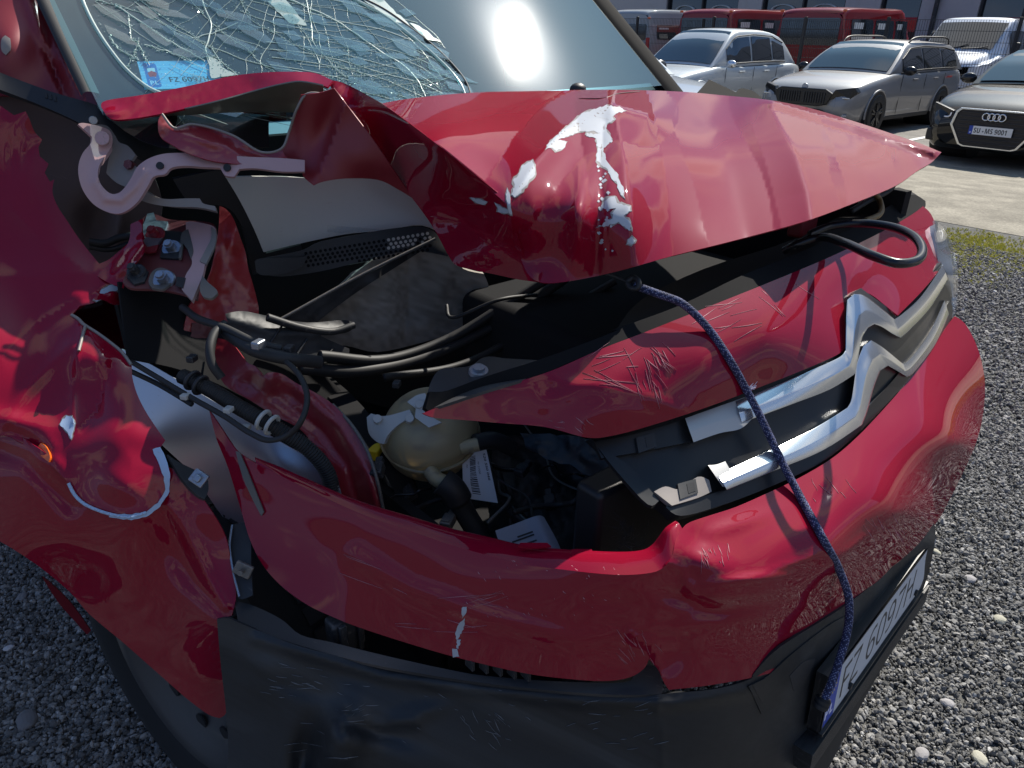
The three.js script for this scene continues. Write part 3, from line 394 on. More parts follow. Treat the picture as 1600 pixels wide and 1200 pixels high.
// --- pillar, seal and door side above the fender
const pl = surf({ c: [[-60, -60, 'z', -0.50], [75, -40, 'z', -0.45], [0, 60, 'z', -0.40], [60, 60, 'z', -0.40], [155, 160, 'z', -0.28], [0, 160, 'z', -0.36], [90, 160, 'z', -0.33]], bumps: [[20, 70, 50, 60, 0, 0.02], [62, 50, 9, 70, -0.35, 0.012], [85, 110, 7, 60, -0.42, -0.014], [105, 110, 8, 60, -0.42, 0.008]] });
const pillar = mesh('front_pillar', sheet({ L: pl, out: [[-90, -80], [55, -80], [76, 0], [100, 62], [128, 115], [157, 165], [120, 168], [60, 150], [0, 150], [-90, 150]], step: 6, th: 0.004 }), M.paintDull, car);
mesh('plug', sheet({ L: pl.off(0.003), out: [[2, 62], [8, 55], [16, 60], [17, 76], [9, 86], [2, 78]], step: 3, th: 0.004 }), M.bracket, pillar);
const trimL = surf({ c: [[-40, 100, 'z', -0.34], [0, 118, 'z', -0.34], [150, 180, 'z', -0.25], [0, 150, 'z', -0.32], [140, 214, 'z', -0.24], [70, 145, 'z', -0.30], [280, 275, 'z', -0.23], [245, 200, 'z', -0.24]] });
mesh('scuttle_trim', sheet({ L: trimL.off(0.006), out: [[-60, 85], [0, 113], [80, 143], [155, 166], [172, 188], [220, 190], [240, 195], [248, 206], [262, 224], [280, 240], [280, 256], [240, 256], [205, 240], [170, 210], [140, 206], [120, 190], [60, 163], [0, 140], [-60, 118]], step: 5, th: 0.01 }), M.black, car);
for (const [a, b] of [[75, 150], [228, 214]]) mesh('trim_slot', [0, 7, 14].map(k => sheet({ L: trimL.off(0.0075), out: [[a + k - 6, b - 6 + k * 0.35], [a + k - 2, b - 5 + k * 0.35], [a + k - 1, b + 3 + k * 0.35], [a + k - 5, b + 2 + k * 0.35]], raw: true, step: 3, th: 0.001 })), M.rubber, car);
{ const p = A(146, 188, 'z', -0.235); mesh('clip', place(new THREE.CylinderGeometry(0.006, 0.007, 0.008, 16), p, CP.clone().sub(p)), M.nylon, car); }
// inner side panel behind the fender
const inL = surf({ c: [[20, 165, 'z', -0.38], [150, 210, 'z', -0.32], [80, 320, 'z', -0.34], [170, 400, 'z', -0.30], [230, 330, 'z', -0.28], [200, 260, 'z', -0.28], [60, 260, 'z', -0.37]], bumps: [[150, 345, 30, 40, 0, -0.03], [185, 350, 14, 40, 0.1, 0.015]] });
mesh('inner_side_panel', sheet({ L: inL, out: [[-40, 110], [60, 150], [150, 195], [215, 235], [250, 300], [250, 345], [225, 380], [190, 420], [150, 440], [90, 400], [40, 320], [0, 230]], step: 6, th: 0.003 }), new THREE.MeshStandardMaterial({ map: dustC([0.34, 0.28, 0.27], 0.5, 0.3), roughness: 0.7 }), car);
mesh('wiring', [tube([[140, 378, 'z', -0.27], [165, 380, 'z', -0.26], [185, 372, 'z', -0.26], [205, 368, 'z', -0.25]], 0.007, 30, 8), tube([[140, 386, 'z', -0.27], [170, 390, 'z', -0.26], [205, 380, 'z', -0.25]], 0.005, 30, 8)], M.rubber, car);

// --- bonnet hinge
const hz = surf({ c: [[122, 195, 'z', -0.20], [190, 225, 'z', -0.19], [145, 280, 'z', -0.16], [180, 325, 'z', -0.13], [235, 265, 'z', -0.10], [320, 250, 'z', -0.07], [475, 265, 'z', 0.02]] });
const hb = surf({ c: [[122, 195, 'z', -0.20], [190, 225, 'z', -0.19], [145, 280, 'z', -0.16], [180, 325, 'z', -0.13], [235, 265, 'z', -0.10], [320, 250, 'z', -0.07], [475, 265, 'z', 0.02]], creases: [{ p: [[178, 236], [156, 258], [150, 285], [165, 310], [188, 312], [210, 292], [225, 268]], w: 7, h: 0.006, round: true }] });
const hinge = mesh('bonnet_hinge', sheet({ L: hb, out: [[122, 194], [130, 192], [155, 197], [172, 205], [176, 222], [170, 236], [160, 250], [154, 262], [153, 274], [159, 290], [172, 302], [184, 302], [194, 294], [205, 278], [212, 264], [222, 254], [236, 246], [252, 241], [270, 239], [300, 239], [340, 242], [390, 245], [440, 247], [476, 250], [476, 268], [440, 268], [400, 263], [374, 264], [366, 276], [352, 274], [344, 262], [320, 261], [290, 259], [268, 262], [258, 272], [240, 276], [230, 292], [216, 314], [200, 328], [184, 334], [165, 330], [145, 318], [130, 298], [123, 276], [123, 256], [130, 238], [142, 224], [144, 214]], step: 4, th: 0.006 }), M.primerPink, car);
for (const [x, y] of [[250, 259], [355, 262]]) { const p = hz(x, y); mesh('hole', place(new THREE.CylinderGeometry(0.006, 0.006, 0.003, 14), p.clone().addScaledVector(CP.clone().sub(p).normalize(), 0.003), V(-0.6, 0.5, 0.7)), M.rubber, hinge); }
mesh('hinge_plate', [sheet({ L: hz.off(-0.02), out: [[150, 194], [168, 197], [180, 212], [186, 222], [200, 228], [212, 242], [205, 252], [214, 262], [205, 278], [196, 292], [180, 284], [166, 270], [170, 248], [176, 230], [172, 212]], step: 4, th: 0.004 }), sheet({ L: hz.off(-0.035), out: [[205, 292], [222, 296], [240, 306], [260, 311], [290, 310], [312, 310], [318, 318], [336, 322], [338, 330], [310, 324], [270, 323], [235, 318], [212, 308]], step: 4, th: 0.012 })], M.bracket, hinge);
{ const p = A(203, 258, 'z', -0.16); mesh('bolt', place(new THREE.CylinderGeometry(0.008, 0.008, 0.012, 6), p, V(-0.7, 0.4, 0.6)), M.bayRed, hinge); const q = A(160, 216, 'z', -0.185); mesh('bolt', place(new THREE.CylinderGeometry(0.011, 0.012, 0.004, 20), q, V(-0.5, 0.4, 0.8)), M.primerPink, hinge); }
// --- windscreen with its cracks, the black border, the sticker, the dashboard
const WZ = (x, y) => -0.105 - 1.2 * (y - 1.2) - 0.07 * (x / 0.72) ** 2;
const wsP = (x, y) => V(x, y, WZ(x, y));
function W(px, py, e = 0) { const d = ray(px, py); let a = 0.6, b = 4; const f = t => { const p = d.clone().multiplyScalar(t).add(CP); return p.z - WZ(p.x, p.y); }; for (let i = 0; i < 60; i++) { const m = (a + b) / 2; if (f(m) > 0) a = m; else b = m; } return d.multiplyScalar(a - e).add(CP); }
const WN = p => V(0.27 * p.x, 1.2, 1).normalize();
const wsX = y => 0.745 - 0.16 * (y - 1.2);
const wsL0 = y => -0.712;
function wsGrid(y0, y1, n, m, e, x0 = -1, x1 = 1) { const rows = []; for (let j = 0; j <= m; j++) { const y = y0 + (y1 - y0) * j / m, r = []; for (let i = 0; i <= n; i++) { const s = x0 + (x1 - x0) * i / n, p = wsP(s < 0 ? -s * wsL0(y) : s * wsX(y), y); r.push(p.addScaledVector(WN(p), e)); } rows.push(r); } return patch(rows, 1, 1); }
const windscreen = mesh('windscreen', wsGrid(1.222, 1.74, 24, 16, 0), M.glass, car, 'cracked windscreen with a starred break on its left');
{
  // black border printed on the inside: the lower left corner and the lower edge
  const L = (px, py) => W(px, py, -0.012); L.off = () => L;
  mesh('glass_border', sheet({ L, out: [[60, -60], [100, -60], [118, -20], [132, 12], [152, 50], [174, 84], [200, 115], [232, 140], [280, 160], [340, 172], [420, 180], [420, 230], [250, 230], [160, 176], [150, 150], [110, 85], [78, 20]], step: 8, th: 0.0015 }), M.blackGloss, windscreen);
  mesh('glass_border', wsGrid(1.222, 1.238, 24, 4, -0.014, -0.3, 1), M.blackGloss, windscreen);
  mesh('glass_edge', tube([[126, -10], [132, 8], [150, 44], [174, 80], [200, 111], [232, 137], [262, 150]].map(p => W(p[0], p[1], 0.002)), 0.0032, 50, 6), M.crack, windscreen);
  // cracks: rings and spokes about two impacts, drawn as ribs of broken glass standing on the pane
  const r = rng(2024), ribs = [], crush = [];
  const inZone = (x, y) => x > 132 + Math.max(0, y) * 0.62 && x < 560 + 178 * Math.sqrt(Math.max(0, Math.min(1, (y + 25) / 170))) && y < 205 && y > -40;
  const rib = (pts, w) => { let run = []; const flush = () => { if (run.length > 2) ribs.push(tube(run.map(p => W(p[0], p[1], 0.0012)), w, Math.min(60, run.length * 3), 4)); run = []; }; for (const p of pts) { if (inZone(p[0], p[1])) run.push(p); else flush(); } flush(); };
  const arc = (cx, cy, R, a0, a1, sy, rot, jit) => { const o = []; const n = 16; for (let i = 0; i <= n; i++) { const a = a0 + (a1 - a0) * i / n, q = R + (r() - 0.5) * jit, u = Math.cos(a) * q, v = Math.sin(a) * q * sy; o.push([cx + u * Math.cos(rot) - v * Math.sin(rot), cy + u * Math.sin(rot) + v * Math.cos(rot)]); } return o; };
  for (let k = 0; k < 34; k++) { const R = 60 + k * 19 + r() * 12, a = 0.2 + r() * 1.0; rib(arc(470, -120, R, a, a + 0.4 + r() * 1.1, 0.62, 0.25, 5), 0.0003 + 0.0005 * r() * r()); }
  for (let k = 0; k < 30; k++) { const a = 0.1 + k / 30 * 2.7 + r() * 0.05; const o = []; const R0 = 60 + r() * 120, R1 = R0 + 100 + r() * 330; for (let i = 0; i <= 14; i++) { const R = R0 + (R1 - R0) * i / 14, q = a + (r() - 0.5) * 0.025 + Math.sin(i * 0.8 + k) * 0.012; o.push([470 + Math.cos(q) * R, -120 + Math.sin(q) * R * 0.75]); } rib(o, 0.0003 + 0.0006 * r() * r()); }
  // long parallel splits running down to the right
  const longs = [[[150, 0], [220, 20], [290, 60], [340, 92], [372, 118], [400, 130]], [[205, -10], [260, 30], [300, 55], [330, 75], [352, 112]], [[180, 8], [240, 48], [275, 70], [320, 95]], [[290, -10], [315, 20], [345, 48], [385, 76], [410, 100], [440, 120]], [[200, 20], [205, 60], [215, 65], [225, 88], [232, 100]], [[140, 22], [170, 58], [188, 78], [215, 92]], [[370, -10], [392, 30], [430, 52], [470, 75], [510, 92], [560, 112]], [[410, -20], [450, 20], [480, 60], [500, 100]], [[470, -30], [485, 30], [492, 70], [540, 122]], [[190, 145], [197, 110], [210, 84], [217, 62]], [[225, 70], [260, 80], [300, 95]], [[430, -10], [520, 30], [580, 70], [640, 112], [665, 150]], [[520, -20], [600, 28], [650, 70], [690, 120]], [[300, 60], [332, 52], [372, 36]], [[315, 0], [330, 40], [322, 75], [328, 96]]];
  longs.forEach((l, i) => { rib(smooth(l, false, 5, 3).map(p => [p[0] + (r() - 0.5) * 2, p[1] + (r() - 0.5) * 2]), 0.0006 + 0.0005 * (i % 3)); });
  for (let k = 0; k < 16; k++) { const y = -20 + k * 13; rib([[420, y + 4], [480, y + 14], [540, y + 26], [600, y + 42], [650, y + 58], [690, y + 76]].map(p => [p[0] + (r() - 0.5) * 10, p[1] + (r() - 0.5) * 6]), 0.0004 + 0.0005 * r()); }
  mesh('cracks', ribs, M.crack, windscreen).userData.kind = 'stuff';
  // crushed glass glinting along the splits
  const tri = []; const put = (x, y, s) => { if (!inZone(x, y)) return; const p = W(x, y, 0.0012), n = WN(p); const g = new THREE.TetrahedronGeometry(0.0011 + 0.002 * s, 0); g.scale(1.2, 0.5, 0.8); g.rotateX(r() * 6); g.rotateY(r() * 6); g.translate(p.x + n.x * 0.001, p.y + n.y * 0.001, p.z + n.z * 0.001); tri.push(clean(g)); };
  for (const l of longs.slice(0, 13)) for (let i = 0; i + 1 < l.length; i++) for (let k = 0; k < 26; k++) { const t = r(); put(l[i][0] + (l[i + 1][0] - l[i][0]) * t + (r() - 0.5) * 7, l[i][1] + (l[i + 1][1] - l[i][1]) * t + (r() - 0.5) * 7, r() * r()); }
  for (let k = 0; k < 2200; k++) { const t = r(); put(505 + t * 190 + (r() - 0.5) * 40, 150 - Math.abs((r() + r() + r() - 1.5)) * 70 + t * 6, r() * r()); }
  for (let k = 0; k < 800; k++) put(150 + r() * 520, r() * 150, r() * r() * 0.6);
  { // tilted splinters of the outer pane, each throwing its own reflection
    const sg = []; for (let j = -3; j < 13; j++) for (let i = 0; i < 20; i++) {
      const cx = 128 + i * 33 + (j & 1 ? 16 : 0) + (r() - 0.5) * 22, cy = -20 + j * 15 + (i * 2) + (r() - 0.5) * 12; if (!inZone(cx - 6, cy) || !inZone(cx + 12, cy + 6) || r() < 0.58) continue;
      const ax = (r() - 0.5) * 0.00012, ay = (r() - 0.5) * 0.0003, zs = 0.6 + 1.1 * r(), ro = 0.35 + (r() - 0.5) * 0.5, m = 4 + Math.floor(r() * 3), a0 = r() * 6.3, pl = []; for (let k = 0; k < m; k++) { const a = a0 + k / m * 6.283 + (r() - 0.5) * 0.5, R = 0.75 + 0.35 * r(); const u = Math.cos(a) * 24 * R * zs, v = Math.sin(a) * 8 * R; pl.push([cx + u * Math.cos(ro) - v * Math.sin(ro), cy + u * Math.sin(ro) + v * Math.cos(ro)]); }
      sg.push(sheet({ L: (x, y) => W(x, y, 0.0050 + ax * (x - cx) + ay * (y - cy)), out: pl, raw: true, step: 14, th: 0.0004 }));
    }
    mesh('splinters', sg, M.splinter, windscreen).userData.kind = 'stuff';
  }
  mesh('crushed_glass', mergeGeometries(tri), M.crush, windscreen).userData.kind = 'stuff';
  // the lip of the pushed in part
  mesh('glass_lip', tube([[556, -8], [600, 14], [640, 42], [680, 74], [710, 104], [728, 128], [736, 150]].map(p => W(p[0], p[1], 0.003)), 0.0022, 50, 6), M.rubber, windscreen);
  mesh('glass_lip', tube([[548, -4], [594, 20], [634, 49], [674, 82], [703, 110], [720, 132], [728, 152]].map(p => W(p[0], p[1], 0.003)), 0.003, 50, 6), M.crush, windscreen);
  // loose pale flakes of glass
  [[[[322, 84], [338, 92], [352, 108], [372, 116], [330, 122]]], [[[418, 2], [440, -8], [480, 40], [452, 36]]], [[[560, -6], [600, 0], [640, 40], [615, 34]]], [[[640, 36], [655, 40], [690, 66], [668, 62]]]].forEach(([pl], i) => { const Lf = (x, y) => W(x, y, 0.0022 + i * 0.0004); mesh('glass_flake', sheet({ L: Lf, out: jag(pl, 1.2, 7, i + 60), raw: true, step: 5, th: 0.001 }), M.crack, windscreen); });
  // registration sticker inside the lower corner
  const st = canvasTex(512, 256, (g, w, h) => {
    g.fillStyle = '#8fd0ea'; g.fillRect(0, 0, w, h); const rr = rng(5);
    for (let y = 0; y < h; y += 7) { g.strokeStyle = ['#6ab8e0', '#b4e2f2', '#5aa9da', '#9bbbe6'][Math.floor(rr() * 4)]; g.lineWidth = 2.4; g.beginPath(); for (let x = 0; x <= w; x += 8) g.lineTo(x, y + Math.sin(x * 0.02 + y) * 3); g.stroke(); }
    g.fillStyle = '#1273bd'; g.beginPath(); g.roundRect(30, 16, 84, 224, 24); g.fill();
    g.fillStyle = '#ece9e6'; g.fillRect(50, 62, 50, 34); g.fillStyle = '#d5323c'; g.beginPath(); g.moveTo(46, 108); g.lineTo(74, 88); g.lineTo(106, 108); g.lineTo(96, 142); g.lineTo(54, 142); g.fill();
    g.fillStyle = '#e8f2f8'; g.font = 'bold 50px sans-serif'; g.fillText('PL', 44, 214);
    g.fillStyle = '#1c2733'; g.font = 'bold 62px sans-serif'; g.fillText('FZ 6097H', 168, 196);
  });
  const c = [W(226, 140, -0.002), W(352, 136, -0.002), W(334, 94, -0.002), W(214, 96, -0.002)];
  mesh('registration_sticker', quadG(...c), new THREE.MeshStandardMaterial({ map: st, roughness: 0.5 }), windscreen);
}
mesh('dashboard', patch([[-0.72, 1], [-0.3, 1], [0.2, 1], [0.72, 1]].map(([x]) => [V(x, 1.12, -0.37), V(x, 1.15, -0.42), V(x, 1.16, -0.48), V(x, 1.12, -0.62), V(x, 0.9, -0.70)]), 3, 5), M.dash, car);
// roof, doors and cabin behind, closing the body
{
  const t = 0.03, sect = (z, w, y0, y1) => [V(-w, y0, z), V(-w - 0.02, (y0 + y1) / 2 - 0.2, z), V(-w + 0.06, y1 - 0.12, z), V(-w + 0.16, y1, z), V(0, y1 + 0.03, z), V(w - 0.16, y1, z), V(w - 0.06, y1 - 0.12, z), V(w + 0.02, (y0 + y1) / 2 - 0.2, z), V(w, y0, z)];
  const g = patch([sect(-0.62, 0.87, 0.3, 1.73), sect(-0.95, 0.88, 0.3, 1.80), sect(-2.0, 0.88, 0.3, 1.82), sect(-3.2, 0.86, 0.3, 1.80), sect(-3.5, 0.84, 0.4, 1.72)], 4, 4);
  mesh('body_shell', [g, box(1.68, 1.3, t, 0, 1.05, -3.5), box(1.7, t, 3.1, 0, 0.32, -2.0)], M.paint, car);
  mesh('bulkhead', [box(1.45, 0.82, 0.03, 0, 0.74, -0.36), box(1.3, 0.03, 0.95, 0, 0.30, 0.08)], M.dark, car); mesh('inner_wing', box(0.03, 0.78, 0.9, 0.70, 0.66, 0.08), M.dark, car);
  for (const s of [-1, 1]) mesh('seat', [box(0.5, 0.7, 0.16, s * 0.38, 1.05, -1.3, 0.06), box(0.24, 0.2, 0.1, s * 0.38, 1.5, -1.32, 0.04)], M.dash, car);
}
// left front pillar (right in the picture) with its rubber and a sliver of door
{
  const P = (y, e, o) => { const x = wsX(y) + e; return V(x, y + (o || 0), WZ(wsX(y), y) - 0.004); };
  const rows = [1.12, 1.2, 1.35, 1.5, 1.62, 1.74].map(y => [P(y, -0.012, 0.004), P(y, 0.01, 0.014), P(y, 0.05, 0.012), P(y, 0.085, -0.03), P(y, 0.10, -0.12)]);
  mesh('pillar_trim', patch(rows, 4, 4), M.matte, car);
  const rl = [1.25, 1.3, 1.4, 1.5, 1.62, 1.74].map(y => [-1].map(s => [P(y, -0.012, 0.002), P(y, 0.006, 0.006), P(y, 0.016, 0.0)].map(p => V(-p.x + (wsX(y) - 0.712), p.y, p.z)))[0]);
  mesh('pillar_trim', patch(rl, 4, 4), M.rubber, car);
  mesh('side_window', patch([[V(0.80, 1.16, -0.22), V(0.79, 1.20, -0.22)], [V(0.82, 1.17, -0.7), V(0.74, 1.62, -0.66)], [V(0.84, 1.17, -1.0), V(0.74, 1.70, -1.0)]], 3, 3), M.blackGloss, car);
  mesh('left_fender', patch([[V(0.80, 1.12, -0.25), V(0.87, 1.02, -0.25), V(0.89, 0.7, -0.25)], [V(0.80, 1.10, 0.1), V(0.87, 1.0, 0.1), V(0.9, 0.72, 0.1)], [V(0.78, 1.03, 0.38), V(0.85, 0.96, 0.36), V(0.89, 0.72, 0.36)], [V(0.74, 0.98, 0.52), V(0.82, 0.92, 0.5), V(0.87, 0.72, 0.5)]], 5, 5), M.paint, car);
  mesh('left_door', patch([[V(0.84, 1.14, -0.26), V(0.9, 0.9, -0.26), V(0.9, 0.4, -0.26)], [V(0.85, 1.16, -1.2), V(0.9, 0.9, -1.2), V(0.9, 0.4, -1.2)]], 5, 4), M.paint, car);
  const q = A(1172, 148, 'z', -0.12);
  mesh('scuttle_corner', [sheet({ L: surf({ c: [[1095, 146, 'z', -0.16], [1150, 150, 'z', -0.14], [1188, 152, 'z', -0.10], [1160, 138, 'z', -0.16]] }), out: [[1090, 144], [1108, 124], [1150, 144], [1158, 138], [1176, 142], [1190, 152], [1180, 158], [1120, 154]], step: 4, th: 0.02 })], M.matte, car);
}

// --- front panel above the grille, its black trim and bracket
const fpL = surf({ c: [[662, 645, 'y', 0.925], [700, 628, 'y', 0.93], [830, 590, 'y', 0.95], [900, 560, 'y', 0.965], [1000, 520, 'y', 0.985], [1100, 480, 'y', 1.0], [1200, 440, 'y', 1.01], [1300, 400, 'y', 1.012], [1380, 360, 'y', 1.005], [1445, 315, 'y', 0.985], [1462, 350, 'y', 0.95], [1472, 410, 'y', 0.90], [1440, 455, 'y', 0.905], [1403, 492, 'y', 0.905], [1345, 455, 'y', 0.955], [1322, 540, 'y', 0.91], [1200, 600, 'y', 0.895], [1100, 640, 'y', 0.89], [1000, 670, 'y', 0.885], [940, 683, 'y', 0.88], [850, 665, 'y', 0.89], [780, 660, 'y', 0.895], [1100, 560, 'y', 0.955], [1200, 520, 'y', 0.965], [950, 610, 'y', 0.94], [1330, 430, 'y', 0.982]],
  bumps: [[900, 610, 40, 16, -0.4, 0.004], [1000, 600, 70, 20, -0.35, -0.003], [860, 605, 16, 12, 0, -0.004]], creases: [{ p: [[868, 596], [905, 600], [1000, 615], [1060, 640]], w: 10, h: 0.0025, round: true }], wob: [0.0016, 60, 5] });
const fpOut = [[660, 646], [690, 634], [720, 625], [775, 606], [830, 590], [872, 575], [940, 545], [1000, 522], [1100, 482], [1200, 442], [1300, 400], [1380, 361], [1425, 335], [1442, 322], [1455, 335], [1465, 362], [1470, 395], [1469, 418], [1455, 438], [1434, 462], [1403, 493], [1384, 478], [1362, 461], [1345, 456], [1328, 459], [1322, 475], [1322, 535], [1318, 546], [1305, 556], [1260, 576], [1200, 600], [1100, 638], [1000, 670], [945, 683], [920, 684], [900, 680], [850, 667], [780, 661], [720, 656], [680, 653]];
const frontPanel = mesh('front_panel', sheet({ L: fpL, out: fpOut, step: 6, th: 0.003, lim: 0.7 }), M.paint, car, 'scratched red panel above the grille');
mesh('panel_trim', sheet({ L: fpL.off(-0.001), out: [[665, 638], [672, 612], [700, 610], [760, 588], [860, 556], [960, 518], [962, 514], [1060, 478], [1160, 430], [1230, 402], [1300, 372], [1360, 340], [1405, 312], [1428, 304], [1446, 314], [1444, 326], [1420, 340], [1380, 363], [1300, 402], [1200, 445], [1100, 485], [1000, 525], [900, 562], [830, 592], [760, 613], [690, 637], [672, 644]], step: 6, th: 0.012 }), M.matte, car);
const brL = surf({ c: [[668, 638, 'y', 0.925], [680, 574, 'y', 0.925], [760, 560, 'y', 0.935], [850, 560, 'y', 0.95], [760, 605, 'y', 0.942]] });
const brk = mesh('panel_bracket', sheet({ L: brL, out: [[665, 632], [672, 600], [688, 577], [720, 574], [738, 570], [752, 560], [768, 557], [790, 560], [830, 562], [872, 566], [840, 585], [760, 610], [700, 630], [668, 640]], step: 5, th: 0.004 }), M.trim, car);
{ const p = brL(748, 583); for (const [r, h, o] of [[0.013, 0.005, 0.003], [0.008, 0.008, 0.006]]) mesh('clip', place(new THREE.CylinderGeometry(r, r * 1.1, h, 20), p.clone().add(V(0, o, 0)), V(-0.1, 1, 0.2)), M.steel, brk); }
// scratches: thin bared lines cut into the paint
const scr = (L, list, seed, par, mat = M.filler, w0 = 0.7) => { const r = rng(seed), g = []; for (const [x, y, n, len, ang, spread, sp] of list) for (let i = 0; i < n; i++) { const cx = x + (r() - 0.5) * spread, cy = y + (r() - 0.5) * spread * (sp || 0.6), a = ang + (r() - 0.5) * 0.5, l = len * (0.3 + 0.9 * r()), w = w0 * (0.2 + 0.7 * r() * r()); const m = 5, top = [], bot = []; for (let k = 0; k <= m; k++) { const t = k / m - 0.5, bx = cx + Math.cos(a) * l * t + Math.sin(t * 5 + i) * 0.4, by = cy + Math.sin(a) * l * t + Math.cos(t * 4 + i) * 0.4, ww = w * (1 - Math.abs(t) * 1.7) * (0.6 + 0.8 * r()); top.push([bx - Math.sin(a) * ww, by + Math.cos(a) * ww]); bot.unshift([bx + Math.sin(a) * ww, by - Math.cos(a) * ww]); } g.push(sheet({ L: L.off(0.0009), out: top.concat(bot), raw: true, step: 8, th: 0.0006 })); } const m = mesh('scratches', g, mat, par); m.userData.kind = 'stuff'; return m; };
M.scratch = new THREE.MeshStandardMaterial({ color: lin(0.50, 0.22, 0.25), roughness: 0.7 });
scr(fpL, [[1010, 590, 18, 44, 1.2, 60, 1], [960, 600, 6, 100, 0.28, 40, 0.3], [1030, 560, 12, 30, 0.9, 34, 1], [912, 665, 7, 18, 0.8, 26, 0.7], [870, 660, 4, 20, 0.3, 30], [1140, 500, 10, 60, -0.35, 80, 0.8], [1240, 470, 5, 40, 0.6, 90], [960, 560, 8, 50, -0.35, 60]], 71, frontPanel, M.scratch);

// --- grille: black mesh-less insert with two chevron bars
const grL = surf({ c: [[925, 684, 'y', 0.868], [1000, 672, 'y', 0.872], [1100, 640, 'y', 0.877], [1200, 602, 'y', 0.885], [1320, 560, 'y', 0.895], [1400, 500, 'y', 0.898], [1478, 425, 'y', 0.888], [1482, 490, 'y', 0.80], [1440, 560, 'y', 0.795], [1360, 650, 'y', 0.79], [1290, 710, 'y', 0.79], [1200, 755, 'y', 0.79], [1100, 792, 'y', 0.795], [1050, 805, 'y', 0.80], [1000, 762, 'y', 0.82], [960, 720, 'y', 0.845], [1150, 700, 'y', 0.832], [1280, 640, 'y', 0.84], [1400, 560, 'y', 0.845]] });
const grille = mesh('grille', sheet({ L: grL.off(-0.014), out: [[922, 684], [1000, 668], [1100, 634], [1200, 596], [1315, 548], [1326, 470], [1345, 450], [1400, 490], [1470, 410], [1484, 440], [1486, 500], [1442, 566], [1362, 656], [1292, 716], [1200, 762], [1100, 798], [1060, 806], [1040, 792], [1000, 762], [960, 720]], step: 7, th: 0.02 }), M.plastic, car, 'black grille insert with chevron bars');
grille.material = M.plasticDark;
const frame = (a, b, e) => sheet({ L: grL.off(e), out: a.concat(b.slice().reverse()), step: 5, th: 0.008, lim: 1.2 });
mesh('grille_frame', [frame([[928, 690], [1000, 676], [1080, 652]], [[940, 716], [1000, 706], [1080, 690]], -0.004), frame([[950, 706], [985, 730], [1030, 782]], [[935, 700], [965, 738], [1012, 788]], -0.002), frame([[1040, 792], [1110, 772], [1200, 738], [1290, 692], [1360, 632], [1430, 552], [1484, 470]], [[1064, 806], [1120, 792], [1205, 760], [1294, 716], [1366, 652], [1442, 566], [1487, 496]], -0.003)], M.plasticDark, grille);
for (const [x, y] of [[1010, 690], [1075, 762]]) { const k = x === 1010; mesh('clip_slot', sheet({ L: grL.off(k ? 0.002 : 0.003), out: [[x - 16, y - 6], [x + 12, y - 14], [x + 16, y + 8], [x - 12, y + 18]], step: 4, th: 0.006, raw: true }), M.trim, grille); mesh('slot_hole', sheet({ L: grL.off(k ? 0.0026 : 0.0036), out: [[x - 2, y - 6], [x + 9, y - 9], [x + 12, y + 5], [x + 1, y + 9]], step: 4, th: 0.001, raw: true }), M.black, grille); }
mesh('clip_rail', sheet({ L: grL.off(0.001), out: [[1022, 768], [1040, 760], [1062, 764], [1090, 745], [1108, 750], [1112, 768], [1090, 778], [1050, 790]], step: 4, th: 0.008 }), M.bracket, grille);
// chevron bars: upper edge and lower edge traced, a ridge between
function bar(pairs, e0, ridge, name, mat, label) {
  pairs = pairs.map(([a, b]) => { const k = 0.10; return [[a[0] + (a[0] - b[0]) * k * 0.4, a[1] + (a[1] - b[1]) * k * 0.4], [b[0] + (b[0] - a[0]) * k * 1.6, b[1] + (b[1] - a[1]) * k * 1.6]]; });
  const up = smooth(pairs.map(p => p[0]), false, 5, 0.55), lo = smooth(pairs.map(p => p[1]), false, 5, 0.55), n = Math.min(up.length, lo.length), rows = [];
  for (let i = 0; i < n; i++) { const a = up[i], b = lo[i], m = t => [a[0] + (b[0] - a[0]) * t, a[1] + (b[1] - a[1]) * t]; const q = (t, e) => { const c = m(t); return grL.off(e)(c[0], c[1]); }; rows.push([q(0, e0 - 0.03), q(0, e0 + ridge * 0.35), q(0.04, e0 + ridge * 0.45), q(0.5, e0 + ridge * 0.95), q(0.54, e0 + ridge), q(0.58, e0 + ridge * 0.98), q(0.94, e0 + ridge * 0.62), q(1, e0 + ridge * 0.5), q(1, e0 - 0.03)]); }
  const P = [], I = [], w = rows[0].length; rows.forEach(r => r.forEach(p => P.push(p.x, p.y, p.z)));
  for (let i = 0; i + 1 < n; i++) for (let j = 0; j + 1 < w; j++) { const a = i * w + j; I.push(a, a + w, a + 1, a + 1, a + w, a + w + 1); }
  for (const e of [0, n - 1]) for (let j = 1; j + 1 < w; j++) I.push(e * w, e * w + j, e * w + j + 1);
  const g = new THREE.BufferGeometry(); g.setAttribute('position', new THREE.Float32BufferAttribute(P, 3)); g.setIndex(I); const ng = g.toNonIndexed(); ng.computeVertexNormals();
  // smooth along the bar, sharp across the ridge
  const q = ng.attributes.position, nn = ng.attributes.normal, mp = new Map(); for (let t = 0; t < q.count; t++) { const k = [q.getX(t), q.getY(t), q.getZ(t)].map(v => Math.round(v * 1e5)).join(); if (!mp.has(k)) mp.set(k, []); mp.get(k).push(t); }
  const res = nn.array.slice(); for (const l of mp.values()) for (const t of l) { let x = 0, y = 0, z = 0; for (const s of l) { const d = nn.getX(t) * nn.getX(s) + nn.getY(t) * nn.getY(s) + nn.getZ(t) * nn.getZ(s); if (d > 0.86) { x += nn.getX(s); y += nn.getY(s); z += nn.getZ(s); } } const m = Math.hypot(x, y, z) || 1; res[t * 3] = x / m; res[t * 3 + 1] = y / m; res[t * 3 + 2] = z / m; }
  nn.array.set(res);
  return mesh(name, ng, mat, grille, label);
}
